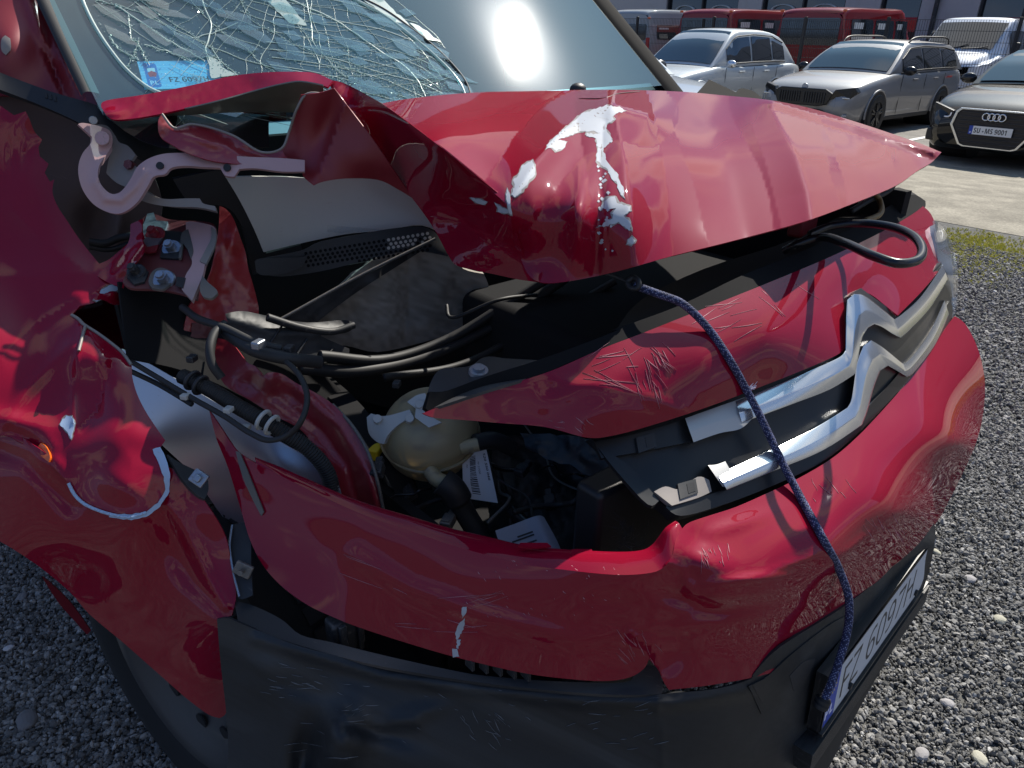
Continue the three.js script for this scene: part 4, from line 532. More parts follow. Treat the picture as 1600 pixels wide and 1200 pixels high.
bar([[[1150, 628], [1158, 656]], [[1230, 596], [1238, 626]], [[1290, 570], [1296, 603]], [[1314, 558], [1334, 580]], [[1322, 548], [1338, 560]], [[1323, 500], [1344, 524]], [[1325, 470], [1352, 506]], [[1336, 461], [1362, 500]], [[1352, 464], [1374, 504]], [[1376, 482], [1392, 516]], [[1398, 500], [1406, 524]], [[1412, 490], [1420, 512]], [[1442, 461], [1452, 478]], [[1474, 414], [1480, 434]]], 0.004, 0.013, 'chevron_bar', M.chrome, 'upper chevron bar');
bar([[[1122, 741], [1134, 762]], [[1200, 706], [1212, 730]], [[1270, 672], [1284, 699]], [[1325, 638], [1344, 660]], [[1332, 622], [1352, 640]], [[1340, 570], [1362, 600]], [[1350, 542], [1372, 574]], [[1362, 533], [1384, 566]], [[1380, 544], [1398, 574]], [[1412, 570], [1416, 586]], [[1424, 560], [1428, 578]], [[1452, 522], [1460, 536]], [[1476, 470], [1482, 488]]], 0.004, 0.013, 'chevron_bar', M.chrome, 'lower chevron bar');
bar([[[1071, 655], [1082, 686]], [[1110, 641], [1122, 672]], [[1150, 627], [1156, 664]], [[1172, 619], [1176, 648]]], 0.006, 0.006, 'broken_bar_end', M.chromeBroken, 'broken left end of the upper chevron bar');
bar([[[1107, 728], [1126, 756]], [[1120, 727], [1138, 756]], [[1134, 722], [1150, 750]]], 0.006, 0.006, 'broken_bar_end', M.chromeBroken, 'broken left end of the lower chevron bar');
// --- painted bumper skin, dislodged, with its upper lip
const bpL = surf({ c: [[330, 645, 'y', 0.83], [372, 700, 'y', 0.795], [400, 722, 'y', 0.785], [480, 762, 'y', 0.768], [560, 800, 'y', 0.755], [640, 828, 'y', 0.752], [760, 866, 'y', 0.752], [880, 890, 'y', 0.762], [960, 898, 'y', 0.772], [1030, 890, 'y', 0.782], [1052, 862, 'y', 0.797], [1064, 828, 'y', 0.805], [1110, 806, 'y', 0.80], [1200, 770, 'y', 0.79], [1300, 718, 'y', 0.785], [1380, 640, 'y', 0.785], [1450, 556, 'y', 0.785], [1490, 496, 'y', 0.785],
  [1538, 600, 'y', 0.67], [1528, 545, 'y', 0.725], [1530, 670, 'y', 0.60], [1500, 745, 'y', 0.56], [1465, 812, 'y', 0.55], [1400, 882, 'y', 0.56], [1320, 950, 'y', 0.575], [1225, 1010, 'y', 0.60], [1220, 1045, 'y', 0.575], [1100, 1072, 'y', 0.60], [1045, 1077, 'y', 0.605],
  [995, 1052, 'y', 0.615], [900, 1062, 'y', 0.615], [820, 1052, 'y', 0.612], [720, 1028, 'y', 0.61], [600, 985, 'y', 0.61], [480, 945, 'y', 0.62], [410, 880, 'y', 0.655], [375, 790, 'y', 0.72], [352, 720, 'y', 0.775],
  [500, 860, 'y', 0.69], [700, 940, 'y', 0.68], [880, 985, 'y', 0.685],
  [1060, 900, 'y', 0.765], [1120, 925, 'y', 0.75], [1200, 918, 'y', 0.735], [1300, 872, 'y', 0.72], [1400, 798, 'y', 0.705], [1500, 690, 'y', 0.675], [1160, 860, 'y', 0.775], [1280, 800, 'y', 0.765], [1380, 720, 'y', 0.76], [1470, 610, 'y', 0.75], [1130, 1000, 'y', 0.66], [1300, 920, 'y', 0.645]],
  bumps: [[1105, 880, 40, 26, 0.2, 0.012], [1075, 940, 60, 16, 0.35, -0.014], [1170, 905, 60, 10, -0.1, 0.008], [1150, 950, 90, 16, -0.15, -0.012], [1010, 990, 30, 26, 0.4, 0.006], [1060, 1020, 24, 30, 0.5, -0.005], [1290, 770, 12, 22, 0.5, -0.005], [1150, 820, 60, 14, -0.3, 0.004], [960, 940, 50, 18, 0, -0.004], [1240, 880, 60, 8, -0.3, 0.003], [1340, 850, 90, 9, -0.65, 0.005], [1340, 885, 90, 12, -0.65, -0.005], [1090, 840, 20, 20, 0, -0.004]],
  creases: [{ p: [[985, 990], [1020, 1010], [1035, 1060]], w: 7, h: 0.006 }, { p: [[990, 985], [1060, 998], [1110, 980]], w: 6, h: -0.003 }, { p: [[556, 872], [640, 920], [760, 965], [900, 1000], [985, 992]], w: 16, h: 0.004, round: true }, { p: [[1040, 880], [1065, 890], [1080, 925]], w: 9, h: 0.004, round: true }], wob: [0.0006, 120, 4] });
const bpOut = [[327, 642], [333, 650], [345, 668], [358, 688], [372, 706], [400, 724], [440, 744], [480, 764], [560, 801], [640, 829], [700, 850], [760, 867], [820, 882], [880, 890], [960, 898], [1010, 896], [1035, 888], [1050, 868], [1056, 842], [1066, 826], [1078, 816], [1110, 805], [1150, 792], [1200, 770], [1250, 746], [1300, 716], [1340, 682], [1380, 640], [1420, 594], [1450, 555], [1478, 512], [1492, 494], [1508, 506], [1524, 535], [1534, 566], [1539, 600], [1537, 640], [1530, 676], [1518, 710], [1500, 748], [1482, 784], [1465, 814], [1435, 850], [1400, 882], [1360, 918], [1320, 950], [1275, 980], [1240, 1000], [1224, 1010], [1226, 1028], [1219, 1046], [1195, 1054], [1160, 1062], [1100, 1072], [1045, 1078], [1036, 1064], [1028, 1046], [1014, 1030], [1006, 1045], [985, 1058], [950, 1064], [900, 1062], [820, 1052], [720, 1029], [640, 1006], [560, 980], [520, 964], [480, 945], [440, 916], [410, 882], [390, 842], [376, 795], [356, 730], [338, 685]];
const bumper = mesh('front_bumper', sheet({ L: bpL, out: bpOut, step: 6, th: 0.003 }), M.paint, car, 'dislodged red bumper skin split at its right corner');
const lipPts = [[400, 724], [440, 744], [480, 764], [560, 801], [640, 829], [700, 850], [760, 867], [820, 882], [880, 890], [960, 898], [1010, 896], [1035, 888], [1050, 868], [1056, 842], [1066, 826]], lipTop = [[398, 714], [440, 730], [480, 748], [560, 782], [640, 806], [700, 824], [760, 838], [820, 852], [880, 858], [960, 862], [1000, 860], [1018, 852], [1030, 838], [1040, 824], [1054, 814]];
{
  const rows = lipPts.map((p, i) => { const a = bpL(...p), q = lipTop[i], dv = ray(...q), t = (a.y + 0.002 - CP.y) / dv.y, b = dv.multiplyScalar(t).add(CP); const m = a.clone().lerp(b, 0.5).add(V(0, 0.003, 0)); return [a, m, b, b.clone().add(V(0, -0.006, 0))]; });
  mesh('bumper_lip', patch(rows.map(r => r), 4, 4), M.paint, bumper, 'upper lip of the bumper skin');
  const rr = rng(9); const edge = smooth(lipTop.slice(3, 9), false, 8, 3).map((p, i) => { const f = rows[Math.min(8, 3 + Math.floor(i / 8))][2]; const dv = ray(p[0], p[1] - 1), t = (f.y + 0.003 - CP.y) / dv.y; return dv.multiplyScalar(t).add(CP); });
  const L2 = lipPts.map((p, i) => rows[i]);
  for (const [x, y, w, h] of [[910, 858, 20, 9], [835, 848, 26, 5]]) { const yy = 0.768; const Lk = surf({ c: [[x - w, y, 'y', yy], [x + w, y, 'y', yy + 0.002], [x, y + h * 2, 'y', yy]] }); mesh('lip_notch', sheet({ L: Lk, out: [[x - w, y + h], [x - w + 4, y], [x + w - 6, y], [x + w, y + h], [x, y + h + 2]], step: 3, th: 0.003, raw: true }), M.paint, bumper); }
}
scr(bpL, [[1120, 870, 14, 16, 1.2, 40, 0.7], [1095, 880, 3, 34, 1.4, 8], [1000, 1010, 22, 22, 1.0, 60, 0.8], [1390, 830, 10, 40, 1.0, 60, 0.7], [700, 960, 8, 60, 0.1, 150, 0.5], [760, 940, 3, 90, -0.1, 20], [850, 920, 40, 5, 0.8, 260, 0.35], [1300, 770, 8, 26, 0.9, 60], [600, 900, 4, 70, 0.5, 90]], 72, bumper, M.scratch);
mesh('scratches', [sheet({ L: bpL.off(0.001), out: jag([[721, 950], [729, 948], [728, 958], [722, 966]], 1, 3, 4), raw: true, step: 4, th: 0.0008 }), sheet({ L: bpL.off(0.001), out: jag([[716, 976], [726, 966], [724, 984], [714, 1000], [711, 990]], 1.3, 3, 5), raw: true, step: 4, th: 0.0008 }), sheet({ L: bpL.off(0.001), out: jag([[714, 1000], [720, 1000], [716, 1014], [713, 1012]], 1, 3, 6), raw: true, step: 4, th: 0.0008 }), sheet({ L: bpL.off(0.001), out: jag([[707, 1014], [714, 1014], [717, 1026], [708, 1027]], 1, 3, 7), raw: true, step: 4, th: 0.0008 })], M.filler, bumper, 'pale vertical scrape').userData.kind = 'stuff';
// dark metal strap left of the strip end
mesh('bumper_tab', sheet({ L: bpL.off(0.004), out: [[368, 705], [374, 706], [384, 730], [398, 765], [412, 800], [408, 806], [392, 775], [378, 742]], step: 4, th: 0.002 }), M.dirtyMetal, bumper);

M.scuff = new THREE.MeshStandardMaterial({ color: lin(0.16, 0.165, 0.175), roughness: 0.7 });
// --- black lower bumper, dented
const blL = surf({ c: [[342, 972, 'y', 0.615], [400, 988, 'y', 0.60], [470, 1014, 'y', 0.592], [600, 1044, 'y', 0.575], [760, 1070, 'y', 0.575], [900, 1085, 'y', 0.58], [1000, 1090, 'y', 0.583], [1100, 1084, 'y', 0.585], [1170, 1068, 'y', 0.58], [1225, 1030, 'y', 0.588], [1330, 955, 'y', 0.565], [1400, 890, 'y', 0.55], [1462, 826, 'y', 0.545], [1466, 850, 'y', 0.52], [1446, 905, 'y', 0.44], [1350, 1080, 'y', 0.34], [1290, 1200, 'y', 0.29], [1250, 1300, 'y', 0.24], [900, 1300, 'y', 0.40], [700, 1300, 'y', 0.38], [355, 1300, 'y', 0.35], [350, 1120, 'y', 0.48], [600, 1150, 'y', 0.50], [900, 1180, 'y', 0.49], [1100, 1180, 'y', 0.49], [1200, 1100, 'y', 0.52]],
  bumps: [[530, 1160, 50, 70, 0.3, 0.05], [480, 1180, 26, 60, 0.2, -0.04], [590, 1140, 70, 22, 0.3, -0.016], [640, 1120, 60, 16, -0.3, 0.008], [470, 1075, 90, 18, 0.3, -0.006], [420, 1050, 40, 40, 0, 0.008]], creases: [{ p: [[540, 1118], [600, 1135], [650, 1130]], w: 9, h: 0.005, round: true }, { p: [[400, 998], [600, 1056], [760, 1080], [900, 1096], [1050, 1100], [1170, 1080]], w: 11, h: 0.008, round: true }, { p: [[1030, 1085], [1034, 1200], [1040, 1300]], w: 10, h: 0.004 }] });
mesh('lower_bumper', patch([[[0.24, 0.56, 0.86], [0.24, 0.42, 0.86], [0.24, 0.28, 0.82]], [[0.5, 0.56, 0.79], [0.5, 0.42, 0.75], [0.5, 0.28, 0.71]], [[0.7, 0.56, 0.67], [0.7, 0.4, 0.61], [0.7, 0.28, 0.57]], [[0.84, 0.56, 0.5], [0.85, 0.4, 0.46], [0.83, 0.28, 0.42]]].map(r => r.map(p => V(...p))), 4, 4), M.plastic, car);
const lower = mesh('lower_bumper', sheet({ L: blL, out: [[339, 968], [356, 966], [378, 975], [400, 984], [470, 1010], [560, 1032], [640, 1048], [760, 1066], [900, 1082], [1000, 1086], [1060, 1082], [1120, 1076], [1170, 1062], [1180, 1050], [1220, 1010], [1330, 940], [1400, 876], [1458, 814], [1462, 834], [1457, 868], [1448, 905], [1430, 950], [1400, 1006], [1352, 1090], [1300, 1190], [1290, 1210], [1240, 1330], [1000, 1330], [600, 1330], [345, 1330], [356, 1200], [354, 1120], [345, 1040]], step: 7, th: 0.004 }), M.plastic, car, 'dented and scuffed black lower bumper');
scr(blL, [[470, 1060, 14, 26, 0.2, 110, 0.4], [650, 1100, 14, 14, 0.3, 300, 0.4], [520, 1150, 10, 30, 0.1, 160, 0.6], [960, 1130, 20, 24, -0.2, 160, 0.5], [560, 1110, 8, 16, -0.4, 40], [750, 1140, 14, 24, 0.9, 70, 0.8], [830, 1120, 10, 12, 0.5, 200, 0.4], [440, 1080, 8, 20, 0.1, 60]], 73, lower, M.scuff, 0.8);
mesh('upper_rail', [sheet({ L: surf({ c: [[360, 940, 'y', 0.61], [470, 985, 'y', 0.60], [600, 1022, 'y', 0.59], [760, 1052, 'y', 0.59], [1030, 1075, 'y', 0.595], [600, 1050, 'y', 0.585], [900, 1082, 'y', 0.592]] }), out: [[366, 938], [400, 948], [440, 968], [470, 992], [520, 1004], [600, 1024], [700, 1046], [760, 1056], [860, 1064], [975, 1066], [990, 1050], [1010, 1038], [1028, 1044], [1036, 1070], [1034, 1084], [980, 1086], [900, 1082], [760, 1068], [600, 1042], [480, 1012], [400, 985], [372, 972]], step: 5, th: 0.006 })], M.trim, lower);
for (let k = 0; k < 5; k++) { const x = 740 + k * 22, y = 1042 + k * 4; const p = A(x, y, 'y', 0.602); mesh('rib', box(0.004, 0.016, 0.016, p.x, p.y, p.z - 0.008), M.trim, lower); }
// fog lamp recess beside the plate
mesh('fog_recess', sheet({ L: blL.off(0.004), out: [[1170, 1072], [1200, 1056], [1240, 1020], [1300, 974], [1330, 960], [1322, 990], [1280, 1050], [1240, 1085], [1200, 1112], [1190, 1116]], step: 5, th: 0.008 }), M.plastic, lower);
mesh('recess_floor', sheet({ L: blL.off(0.0052), out: [[1176, 1070], [1196, 1060], [1205, 1078], [1190, 1098]], step: 4, th: 0.002 }), M.black, lower);
mesh('recess_floor', sheet({ L: blL.off(0.0054), out: [[1234, 1056], [1256, 1034], [1274, 1030], [1262, 1058], [1240, 1080]], step: 4, th: 0.002 }), M.trim, lower);
// plate carrier and plate
{
  const a = A(1276, 1140, 'y', 0.425), b = A(1443, 904, 'y', 0.425);
  const dir = b.clone().sub(a); dir.y = 0; dir.normalize(); const W0 = 0.47, up = V(0, 0.995, -0.06).normalize();
  const nrm = dir.clone().cross(up).normalize(); const e = nrm.clone().multiplyScalar(0.006);
  const o = a.clone().add(e), c1 = o.clone().addScaledVector(dir, W0), c2 = c1.clone().addScaledVector(up, 0.104), c3 = o.clone().addScaledVector(up, 0.104);
  const tex = canvasTex(1040, 224, (g, w, h) => { g.fillStyle = '#c9ccd2'; g.fillRect(0, 0, w, h); g.fillStyle = '#2446b0'; g.fillRect(0, 0, 92, h); g.fillStyle = '#e8c832'; for (let k = 0; k < 12; k++) { g.beginPath(); g.arc(46 + 24 * Math.cos(k * 0.5236), 66 + 24 * Math.sin(k * 0.5236), 4, 0, 7); g.fill(); } g.fillStyle = '#eef'; g.font = 'bold 64px sans-serif'; g.fillText('PL', 8, 190); g.fillStyle = '#1d2026'; g.font = '190px sans-serif'; g.save(); g.translate(112, 180); g.scale(0.92, 1); g.fillText('FZ 6097H', 0, 0); g.restore(); g.strokeStyle = '#30343a'; g.lineWidth = 8; g.strokeRect(4, 4, w - 8, h - 8); });
  const plate = mesh('number_plate', quadG(o, c1, c2, c3), new THREE.MeshStandardMaterial({ map: tex, roughness: 0.45 }), car, 'number plate with black characters and a blue band');
  const slab = (p, x0, x1, y0, y1, z0, z1) => { const P = []; const at = (u, v, n) => p.clone().addScaledVector(dir, u).addScaledVector(up, v).addScaledVector(nrm, n); const g = new THREE.BoxGeometry(1, 1, 1), q = g.attributes.position; for (let i = 0; i < q.count; i++) { const r = at(x0 + (q.getX(i) + 0.5) * (x1 - x0), y0 + (q.getY(i) + 0.5) * (y1 - y0), z0 + (q.getZ(i) + 0.5) * (z1 - z0)); q.setXYZ(i, r.x, r.y, r.z); } g.computeVertexNormals(); return g; };
  mesh('plate_holder', [slab(o, -0.003, W0 + 0.003, -0.004, 0.108, -0.02, -0.002), slab(o, -0.003, W0 + 0.003, -0.006, -0.001, -0.02, 0.004)], M.plasticDark, lower);
  mesh('bumper_step', slab(o, -0.03, W0 + 0.02, -0.06, -0.02, -0.06, 0.004), M.plastic, lower);
  for (const u of [0.1, 0.4]) mesh('screw', place(new THREE.CylinderGeometry(0.006, 0.006, 0.004, 14), o.clone().addScaledVector(dir, u).addScaledVector(up, 0.016).addScaledVector(nrm, 0.002), nrm), M.rubber, plate);
}
// left headlamp beyond the grille
{ const hl = surf({ c: [[1478, 360, 'y', 0.93], [1496, 420, 'y', 0.88], [1494, 480, 'y', 0.80], [1470, 360, 'y', 0.95], [1474, 470, 'y', 0.82]] });
  const lamp = mesh('headlamp', sheet({ L: hl.off(-0.03), out: [[1462, 350], [1474, 365], [1486, 400], [1490, 450], [1488, 490], [1470, 488]], step: 4, th: 0.02 }), M.steel, car, 'left headlamp beyond the grille');
  mesh('lens', sheet({ L: hl, out: [[1460, 344], [1474, 356], [1488, 384], [1496, 420], [1497, 460], [1492, 494], [1478, 484], [1470, 420]], step: 4, th: 0.004 }), M.lens, lamp); }

// --- front right wheel
{
  const w = new THREE.Group(); w.name = 'front_wheel'; w.position.set(-0.775, 0.305, 0.06); w.rotation.y = 0.22; w.scale.setScalar(0.97); car.add(w);
  const prof = [[0.20, -0.085], [0.215, -0.10], [0.25, -0.108], [0.29, -0.106], [0.308, -0.092], [0.316, -0.075], [0.318, 0], [0.316, 0.075], [0.308, 0.092], [0.29, 0.106], [0.25, 0.108], [0.215, 0.10], [0.20, 0.085]].map(p => new THREE.Vector2(...p));
  const ty = new THREE.LatheGeometry(prof, 64).rotateZ(Math.PI / 2); mesh('tyre', ty, new THREE.MeshStandardMaterial({ map: dustC([0.11, 0.11, 0.112], 0.3, 0.2), roughness: 0.85 }), w);
  const grooves = []; for (let k = 0; k < 48; k++) { const a = k / 48 * 2 * Math.PI; for (const s of [-1, 1]) grooves.push(clean(box(0.045, 0.006, 0.03, s * 0.055, 0.318, 0).rotateX(a))); } mesh('tread', mergeGeometries(grooves), M.rubber, w).userData.kind = 'stuff';
  const rim = [[0.0, 0.03], [0.05, 0.035], [0.07, 0.02], [0.11, 0.035], [0.15, 0.06], [0.17, 0.075], [0.185, 0.09], [0.205, 0.097], [0.208, 0.09], [0.195, 0.08], [0.19, 0.0], [0.205, -0.09]].map(p => new THREE.Vector2(p[0], -p[1]));
  mesh('rim', new THREE.LatheGeometry(rim, 56).rotateZ(-Math.PI / 2).scale(1, 1, 1), new THREE.MeshStandardMaterial({ map: dustC([0.30, 0.295, 0.29], 0.5, 0.4), metalness: 0.3, roughness: 0.55 }), w);
  for (let k = 0; k < 10; k++) { const a = k / 10 * 2 * Math.PI; mesh('rim_hole', new THREE.CylinderGeometry(0.016, 0.016, 0.004, 12).rotateZ(Math.PI / 2).translate(-0.062, Math.cos(a) * 0.145, Math.sin(a) * 0.145), M.rubber, w); }
}
// wheel house and inner structure that shut the engine bay in
mesh('wheel_house', [patch([[-0.46], [-0.48], [-0.50]].map(([x]) => { const r = []; for (let k = 0; k <= 10; k++) { const a = -0.3 + k / 10 * 3.6; r.push(V(x, 0.33 + Math.sin(a) * 0.42, 0.0 - Math.cos(a) * 0.42)); } return r; }), 3, 3), box(0.02, 0.34, 0.8, -0.50, 0.47, 0.0)], M.dark, car);
// rear edge of the wheel arch (sill trim)
mesh('sill_trim', sheet({ L: surf({ c: [[68, 905, 'z', -0.33], [140, 990, 'z', -0.36], [110, 930, 'z', -0.34], [110, 985, 'z', -0.37]] }), out: [[66, 902], [80, 912], [112, 944], [142, 986], [136, 992], [118, 972], [90, 940]], step: 4, th: 0.004 }), M.paintDull, car);
// ---------------------------------------------------------------- engine bay
// pale wheel-arch liner with its sheen
const lnL = surf({ c: [[205, 570, 'y', 0.83], [340, 640, 'y', 0.80], [480, 720, 'y', 0.745], [530, 780, 'y', 0.70], [230, 680, 'y', 0.74], [330, 760, 'y', 0.66], [400, 830, 'y', 0.60], [380, 700, 'y', 0.75]], bumps: [[440, 740, 60, 40, 0.6, 0.02]] });
mesh('arch_liner', sheet({ L: lnL, out: [[190, 545], [240, 572], [330, 625], [420, 680], [500, 728], [530, 765], [540, 830], [470, 900], [400, 860], [350, 810], [300, 740], [240, 680], [200, 600]], step: 6, th: 0.003 }), M.liner, car, 'pale metal wheel arch panel');
// red longitudinal panel beside it
const rlL = surf({ c: [[350, 535, 'y', 0.87], [390, 560, 'y', 0.87], [470, 600, 'y', 0.835], [540, 650, 'y', 0.79], [590, 760, 'y', 0.70], [600, 800, 'y', 0.66], [530, 760, 'y', 0.685], [480, 680, 'y', 0.755], [400, 640, 'y', 0.80], [350, 590, 'y', 0.835]], bumps: [[390, 600, 20, 18, 0, -0.012], [420, 590, 18, 20, 0.5, 0.014], [455, 620, 30, 14, 0.5, -0.01]], creases: [{ p: [[470, 612], [530, 665], [575, 740], [590, 795]], w: 9, h: 0.010, round: true }, { p: [[430, 620], [500, 670], [545, 730], [562, 790]], w: 8, h: -0.006, round: true }], wob: [0.006, 26, 3] });
mesh('inner_rail', sheet({ L: rlL, out: [[340, 528], [362, 536], [385, 565], [398, 572], [412, 588], [420, 582], [440, 584], [462, 598], [490, 612], [520, 632], [548, 662], [570, 700], [585, 745], [598, 790], [600, 830], [560, 830], [545, 800], [528, 762], [500, 710], [470, 672], [430, 650], [390, 625], [350, 600], [336, 560]], step: 5, th: 0.003 }), M.innerRed, car, 'dented red inner wing rail');
mesh('rail_lip', tube([[520, 632, 'y', 0.80], [548, 662, 'y', 0.782], [572, 700, 'y', 0.755], [588, 745, 'y', 0.72], [600, 800, 'y', 0.665]], 0.003, 40, 6), M.dirtyMetal, car);
// dark inner wing wall
mesh('inner_wing', [sheet({ L: surf({ c: [[190, 460, 'z', -0.06], [300, 480, 'z', -0.10], [400, 520, 'z', -0.04], [500, 620, 'z', 0.06], [220, 580, 'z', 0.0]] }), out: [[185, 440], [300, 455], [400, 490], [480, 560], [560, 640], [600, 720], [560, 760], [470, 680], [380, 620], [290, 580], [200, 560]], step: 8, th: 0.004 })], M.dark, car);
// strut tower
const stL = surf({ c: [[345, 325, 'z', -0.16], [372, 345, 'z', -0.14], [390, 420, 'z', -0.10], [405, 500, 'z', -0.06], [330, 500, 'z', -0.07], [325, 440, 'z', -0.09], [340, 380, 'z', -0.12]], bumps: [[365, 370, 14, 30, 0.1, 0.014], [350, 470, 30, 30, 0, -0.012], [330, 420, 10, 30, 0.3, 0.008]], wob: [0.008, 24, 2] });
mesh('strut_tower', sheet({ L: stL, out: [[343, 322], [352, 326], [364, 340], [376, 372], [384, 396], [388, 420], [394, 440], [404, 480], [402, 505], [370, 515], [340, 530], [300, 545], [285, 530], [290, 500], [300, 470], [318, 448], [330, 420], [338, 380], [342, 350]], step: 5, th: 0.004 }), new THREE.MeshPhysicalMaterial({ color: lin(0.34, 0.022, 0.026), roughness: 0.4, clearcoat: 0.6, clearcoatRoughness: 0.2 }), car, 'bent red strut tower flange');
mesh('rail_chip', sheet({ L: stL.off(0.004), out: jag([[300, 505], [320, 500], [345, 510], [340, 525], [320, 530], [290, 545], [285, 535], [300, 520]], 1.5, 6, 8), raw: true, step: 4, th: 0.002 }), M.bayRed, car);
// bracket plates and bolts on the torn wing mount
const bp = surf({ c: [[190, 430, 'y', 1.0], [240, 330, 'y', 1.055], [330, 340, 'y', 1.05], [310, 460, 'y', 0.985], [240, 440, 'y', 0.99], [280, 390, 'y', 1.02]] });
const mount = mesh('wing_mount', sheet({ L: bp, out: [[224, 340], [240, 334], [262, 342], [290, 345], [300, 345], [330, 348], [338, 356], [336, 372], [320, 420], [312, 440], [308, 468], [280, 458], [245, 452], [205, 450], [192, 440], [200, 422], [222, 392], [214, 360]], step: 5, th: 0.004 }), M.bayRed, car, 'torn wing mount with bolts');
mesh('mount_plate', sheet({ L: bp.off(0.008), out: [[210, 372], [212, 358], [224, 350], [230, 334], [240, 332], [244, 344], [262, 346], [258, 360], [252, 374], [240, 388], [226, 392], [216, 384]], step: 4, th: 0.004 }), M.steel, mount);
mesh('mount_plate', sheet({ L: bp.off(0.012), out: [[216, 378], [222, 374], [230, 386], [248, 382], [244, 392], [232, 394], [224, 392]], step: 3, th: 0.003 }), M.paintDull, mount);
mesh('mount_plate', sheet({ L: bp.off(0.006), out: [[258, 360], [284, 362], [282, 400], [276, 404], [250, 402], [254, 380]], step: 4, th: 0.004 }), M.trim, mount);
mesh('mount_plate', sheet({ L: bp.off(0.010), out: [[290, 348], [300, 346], [330, 352], [338, 362], [334, 384], [322, 408], [316, 432], [306, 456], [300, 470], [284, 452], [290, 430], [300, 412], [296, 394], [292, 372]], step: 4, th: 0.006 }), M.primerPink, mount);
mesh('mount_plate', sheet({ L: bp.off(0.014), out: [[330, 354], [338, 360], [336, 382], [322, 412], [312, 408], [322, 388], [330, 372]], step: 4, th: 0.004 }), M.bracket, mount);
mesh('mount_plate', sheet({ L: bp.off(0.012), out: [[284, 364], [294, 358], [298, 372], [302, 392], [298, 404], [292, 388], [286, 380], [283, 402], [279, 404], [281, 384]], step: 3, th: 0.004 }), M.dirtyMetal, mount);
mesh('mount_plate', sheet({ L: bp.off(0.006), out: [[198, 432], [206, 420], [220, 416], [232, 424], [226, 440], [210, 444]], step: 4, th: 0.004 }), M.trim, mount);
mesh('mount_plate', sheet({ L: bp.off(0.008), out: [[232, 440], [238, 424], [252, 418], [268, 424], [268, 442], [254, 452], [238, 450]], step: 4, th: 0.004 }), M.dirtyMetal, mount);
mesh('mount_plate', sheet({ L: bp.off(0.02), out: [[316, 430], [324, 440], [338, 452], [340, 458], [330, 466], [318, 464], [312, 452]], step: 3, th: 0.004 }), M.dirtyMetal, mount);
mesh('slot_hole', sheet({ L: bp.off(0.0122), out: [[276, 432], [290, 434], [286, 450], [274, 446]], step: 4, th: 0.001, raw: true }), M.rubber, mount);
const bn = V(-0.45, 0.75, 0.5);
for (const [x, y, r, m, e] of [[242, 366, 0.011, M.paintDull, 0.012], [268, 388, 0.011, M.steel, 0.010], [212, 424, 0.010, M.trim, 0.010], [256, 437, 0.012, M.steel, 0.012]]) { const p = bp.off(e)(x, y); mesh('bolt', [place(new THREE.CylinderGeometry(r * 1.35, r * 1.5, 0.003, 24), p.clone(), bn), place(new THREE.CylinderGeometry(r * 0.8, r * 0.85, 0.012, 6), p.clone().addScaledVector(bn, 0.008), bn), place(new THREE.CylinderGeometry(r * 0.5, r * 0.6, 0.004, 16), p.clone().addScaledVector(bn, 0.016), bn)], m, mount); }
mesh('crumple', sheet({ L: surf({ c: [[160, 440, 'y', 0.985], [200, 400, 'y', 1.02], [225, 372, 'y', 1.045], [196, 440, 'y', 0.985], [220, 410, 'y', 1.02]], bumps: [[190, 420, 10, 24, 0.7, 0.01], [210, 400, 8, 24, 0.7, -0.008]] }), out: [[150, 430], [175, 408], [200, 380], [204, 350], [222, 342], [222, 372], [224, 392], [208, 416], [196, 440], [192, 450], [170, 442]], step: 4, th: 0.002 }), M.paint, car, 'crumpled strip of fender flange');
// scuttle box side, grey panel and perforated grille
const scL = surf({ c: [[360, 280, 'z', -0.12], [640, 288, 'z', -0.06], [690, 390, 'z', 0.0], [420, 392, 'z', -0.14], [540, 340, 'z', -0.09]] });
mesh('scuttle_panel', sheet({ L: scL, out: [[352, 276], [440, 276], [520, 280], [600, 272], [650, 300], [680, 340], [700, 372], [660, 352], [600, 360], [540, 366], [480, 378], [412, 394], [396, 356], [374, 312]], step: 7, th: 0.004 }), new THREE.MeshStandardMaterial({ map: dustC([0.76, 0.76, 0.74], 0.4, 0.3), roughness: 0.5 }), car, 'dusty grey scuttle panel');
mesh('scuttle_side', sheet({ L: scL.off(-0.004), out: [[270, 280], [355, 262], [378, 310], [400, 360], [416, 396], [470, 382], [475, 400], [420, 420], [396, 430], [388, 400], [376, 350], [350, 322], [300, 320]], step: 6, th: 0.01 }), M.black, car);
M.insulLight = new THREE.MeshStandardMaterial({ color: lin(0.42, 0.40, 0.36), roughness: 0.9 });
const vtL = surf({ c: [[450, 398, 'z', -0.08], [560, 376, 'z', -0.04], [700, 368, 'z', 0.02], [480, 430, 'z', -0.07], [690, 392, 'z', 0.03]] });
